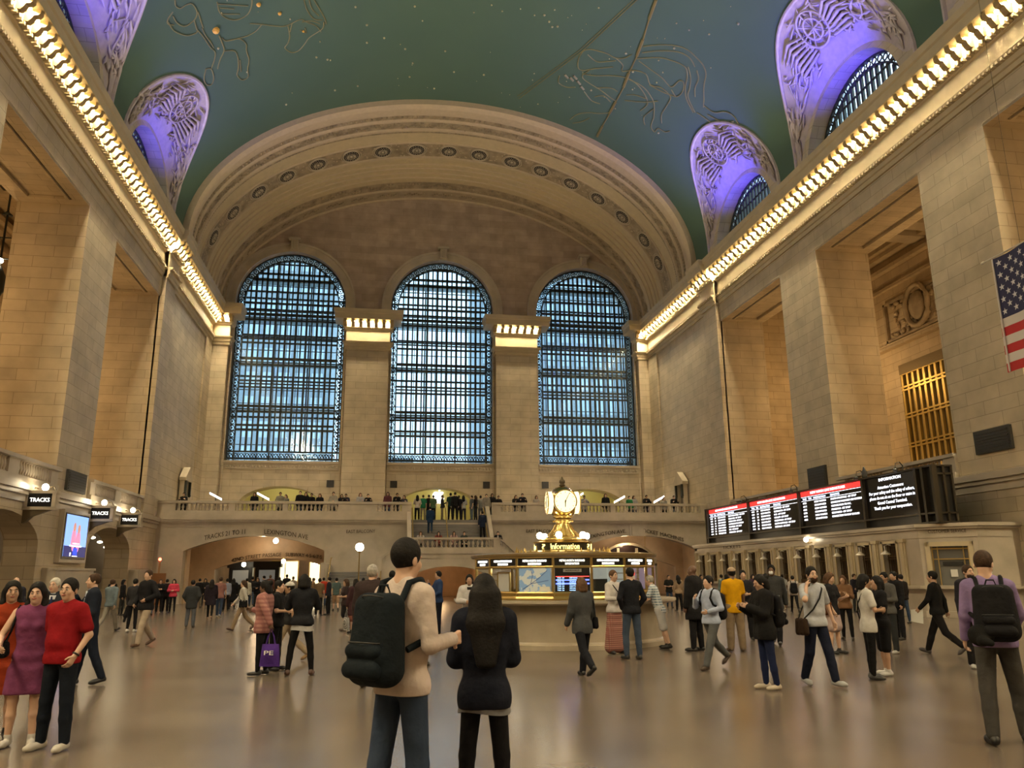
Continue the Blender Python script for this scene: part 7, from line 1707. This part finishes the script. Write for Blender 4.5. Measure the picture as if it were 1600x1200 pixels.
# people at the head of the steps
top_ = [(652, 'front', 90, (.45, .40, .36), K, 'woman in a pale pink top at the left end of the stair head', True), (661, 'stand', 95, (.02, .16, .08), (.2, .18, .15), 'person in a green shirt at the head of the steps', False), (670, 'stand', 100, K, K, 'person in black beside the green shirt on the steps', False), (677, 'stand', 85, (.05, .09, .05), K, 'person in dark green at the head of the steps', False), (691, 'phone', 0, (.02, .025, .03), (.15, .12, .08), 'person in black looking at a phone under the glowing sign', False), (704, 'stand', 90, (.02, .05, .04), (.02, .02, .03), 'tall person in dark green right of the glowing sign', False), (711, 'stand', 95, K, K, 'slim person in black beside the tall dark green coat', False), (717, 'stand', 88, (.012, .012, .016), K, 'person in a black top with a pale print on the stair head', False), (724, 'front', 92, (.42, .42, .44), (.03, .03, .06), 'person in white and navy on the stair head', True), (737, 'stand', 200, (.08, .09, .10), (.09, .12, .14), 'grey clad person near the right handrail', False), (743, 'front', 150, K, DG, 'dark haired woman near the right handrail of the steps', True), (751, 'stand', 100, (.28, .28, .26), (.2, .2, .2), 'person in pale grey at the right handrail', False)]
for i, (u, ps, fc, c, c2, lb, fm_) in enumerate(top_):
    Y = YB+.95+.25*(i % 3); A(pos=posat(u, 790, Y), zb=ZB-.0, H=1.88 if 'tall' in lb else 1.66+.04*(i % 3), f=fc, pose=ps, skin='lmt'[i % 3], hair='kbk'[i % 3], hs='long' if fm_ else 'short', fem=fm_, top=('tee' if i % 2 else 'long', c), bot=('pants', c2), label=lb, vox=.02)
# on the steps
def stepz(Y): return 3.0+max(0, math.floor((Y-51.0)/.17)+1)*2.2/14
for u, Y, ps, fc, c, c2, lb, fm_ in [(672, 52.2, 'stroll', 90, (.012, .03, .07), (.012, .03, .06), 'person in dark blue climbing the central steps', False), (754, 52.0, 'stand', 100, (.012, .018, .04), K, 'person in navy standing at the right side of the steps', False)]:
    A(pos=posat(u, 820, Y), zb=stepz(Y)-.02, H=1.72, f=fc, pose=ps, hair='k', top=('coat', c, .2), bot=('pants', c2), label=lb, vox=.02)
for u, Y, c, c2, ha, lb, fm_ in [(657, 51.5, (.42, .40, .38), K, 'n', 'person in black and white sitting at the left foot of the steps', True), (685, 51.5, (.22, .06, .05), (.1, .04, .04), 'k', 'person in rust red sitting on the steps', True), (709, 51.4, (.38, .26, .26), (.2, .15, .15), 'b', 'person in pale pink sitting by the middle handrail', True), (725, 51.5, (.05, .06, .06), K, 'k', 'person in dark grey sitting right of the middle handrail', False)]:
    A(pos=posat(u, 835, Y-.35), zb=3.0, H=1.68, f=270, pose='sit', hair=ha, hs='long' if fm_ else 'short', fem=fm_, top=('long', c), bot=('pants', c2), label=lb, vox=.02)
A(pos=posat(778, 835, 51.0), zb=2.6, H=1.7, f=262, pose='rail', hair='k', top=('jacket', K), bot=('pants', K), label='man in a black suit and white shirt behind the sloping stair wall', extra=[collar(WT)], vox=.02)
# booth attendant
A(pos=(BX-.95, BY-1.15), zb=0, H=1.62, f=260, pose='front', skin='d', hair='k', hs='short', top=('shirt', (.05, .03, .02)), bot=('pants', K), label='attendant with dark clothes inside the booth left of the map')
# ================================================================ LIGHT
world = bpy.data.worlds.new('sky'); scene.world = world; world.use_nodes = True
bg = world.node_tree.nodes['Background']; bg.inputs[0].default_value = (.84, .94, 1.0, 1); bg.inputs[1].default_value = 2.3
# towers seen through the great windows
BLD = mat('distant_tower_facade', (.27, .31, .34, 1), .5); BLW = mat('distant_tower_glass', (.50, .58, .63, 1), .3)
def tower(x0, x1, y0, y1, h, label):
    mb = MB(); mb.mi = 0; mb.box(x0, x1, y0, y1, -1, h); mb.mi = 1
    z = 6.0
    while z < h-3:
        x = x0+.6
        while x < x1-1.6: mb.box(x, x+1.5, y0-.05, y0, z, z+2.2); x += 2.2
        z += 3.4
    o = mb.build('office_tower', [BLD, BLW]); tag(o, label, 'building')
tower(-70, -12, 108, 120, 90, 'blue grey office tower outside the left great window')
tower(8.2, 70, 104, 118, 90, 'blue grey office tower outside the right great window')
tower(-6, .5, 128, 136, 20, 'low pale block outside the middle great window')
WARM = (1.0, .82, .50); AMB = (1.0, .62, .26)
for s in (-1, 1):
    # run of cornice lamps, pointing down into the hall
    area('cornice_lamps', (s*(W-.62), 22.5, 21.98), (0, s*math.radians(-8), 0), .16, 82, 21000, WARM)
for x0, x1 in PIL+[(-W, -16.95), (17.3, W)]:
    area('capital_lamps', ((x0+x1)/2, 63.75-.62, 21.98), (0, 0, 0), (x1-x0), .16, 1000, WARM)
# side hall lanterns
for s in (-1, 1):
    for c in [(a+b)/2 for a, b in OPEN]:
        point('gallery_lantern_light', (s*23.6, c, 13.5), 280, AMB, .5)
        point('gallery_wall_light', (s*23.4, c, 7.2), 110, AMB, .3)
for a, b in OPEN[:-1]:
    point('passage_light', (-22.5, (a+b)/2, 3.6), 60, (1, .72, .4), .2)
# blue floodlights standing on the cornice below each lunette
for s in (-1, 1):
    for i, c in enumerate(LUN):
        k = 1.0 if s > 0 else .5
        spot('blue_floodlight', (s*(W-1.9), c, 23.2), (s*(W-2.3), c, 31), 2600*k, (.07, .05, 1.0), 118, .8, .3)
for s in (-1, 1):
    # cove lamps lying on top of the cornice, washing the vault
    area('cove_lamps', (s*(W-.55), 18, 23.15), (0, s*math.radians(180-52), 0), .3, 68, 2600, (1, .88, .66), math.radians(125))
for x, w in ((-11, 10), (0, 12), (11, 10)): area('arch_wash_lamps', (x, YE-.9, 23.4) if abs(x) < 1 else (x, YE-.9, 23.4), (math.radians(180+25), 0, 0), w, .3, 0, (1, .82, .58))
point('balcony_light', (-10, 60, 9.5), 60, (1, .8, .55), .4); point('balcony_light', (10, 60, 9.5), 60, (1, .8, .55), .4)
for c in (-12.3, .1, 12.6): point('recess_light', (c, 66.3, 8.75), 95, (1, .93, .62), .1)
for c in (-12.25, 13.0): point('passage_light', (c, 56.0, 3.7), 55, (1, .72, .42), .2); point('passage_light', (c, 66.0, 3.8), 160, (1, .74, .45), .3)
point('passage_light', (0, 58, 3.0), 120, (1, .62, .30), .3)
point('booth_light', (BX+1.5, BY-.6, 1.75), 6, (1, .9, .7), .1); point('booth_light', (BX-1.4, BY-1.0, 1.75), 6, (1, .9, .7), .1); point('booth_light', (BX, BY-1.5, 1.75), 5, (1, .9, .7), .1)
for y in (30, 36, 42, 47): point('ticket_hall_light', (13.6, y, 3.6), 14, (1, .78, .48), .3)
# low general light: opal bowls of the hall lamps at gallery height
scene.view_settings.view_transform = 'Standard'; scene.view_settings.look = 'None'; scene.view_settings.gamma = 1; scene.view_settings.exposure = 0.45
scene.cycles.use_denoising = True; scene.cycles.max_bounces = 6; scene.cycles.diffuse_bounces = 4; scene.cycles.glossy_bounces = 3; scene.cycles.transparent_max_bounces = 12; scene.cycles.sample_clamp_indirect = 6; scene.cycles.caustics_reflective = False; scene.cycles.caustics_refractive = False
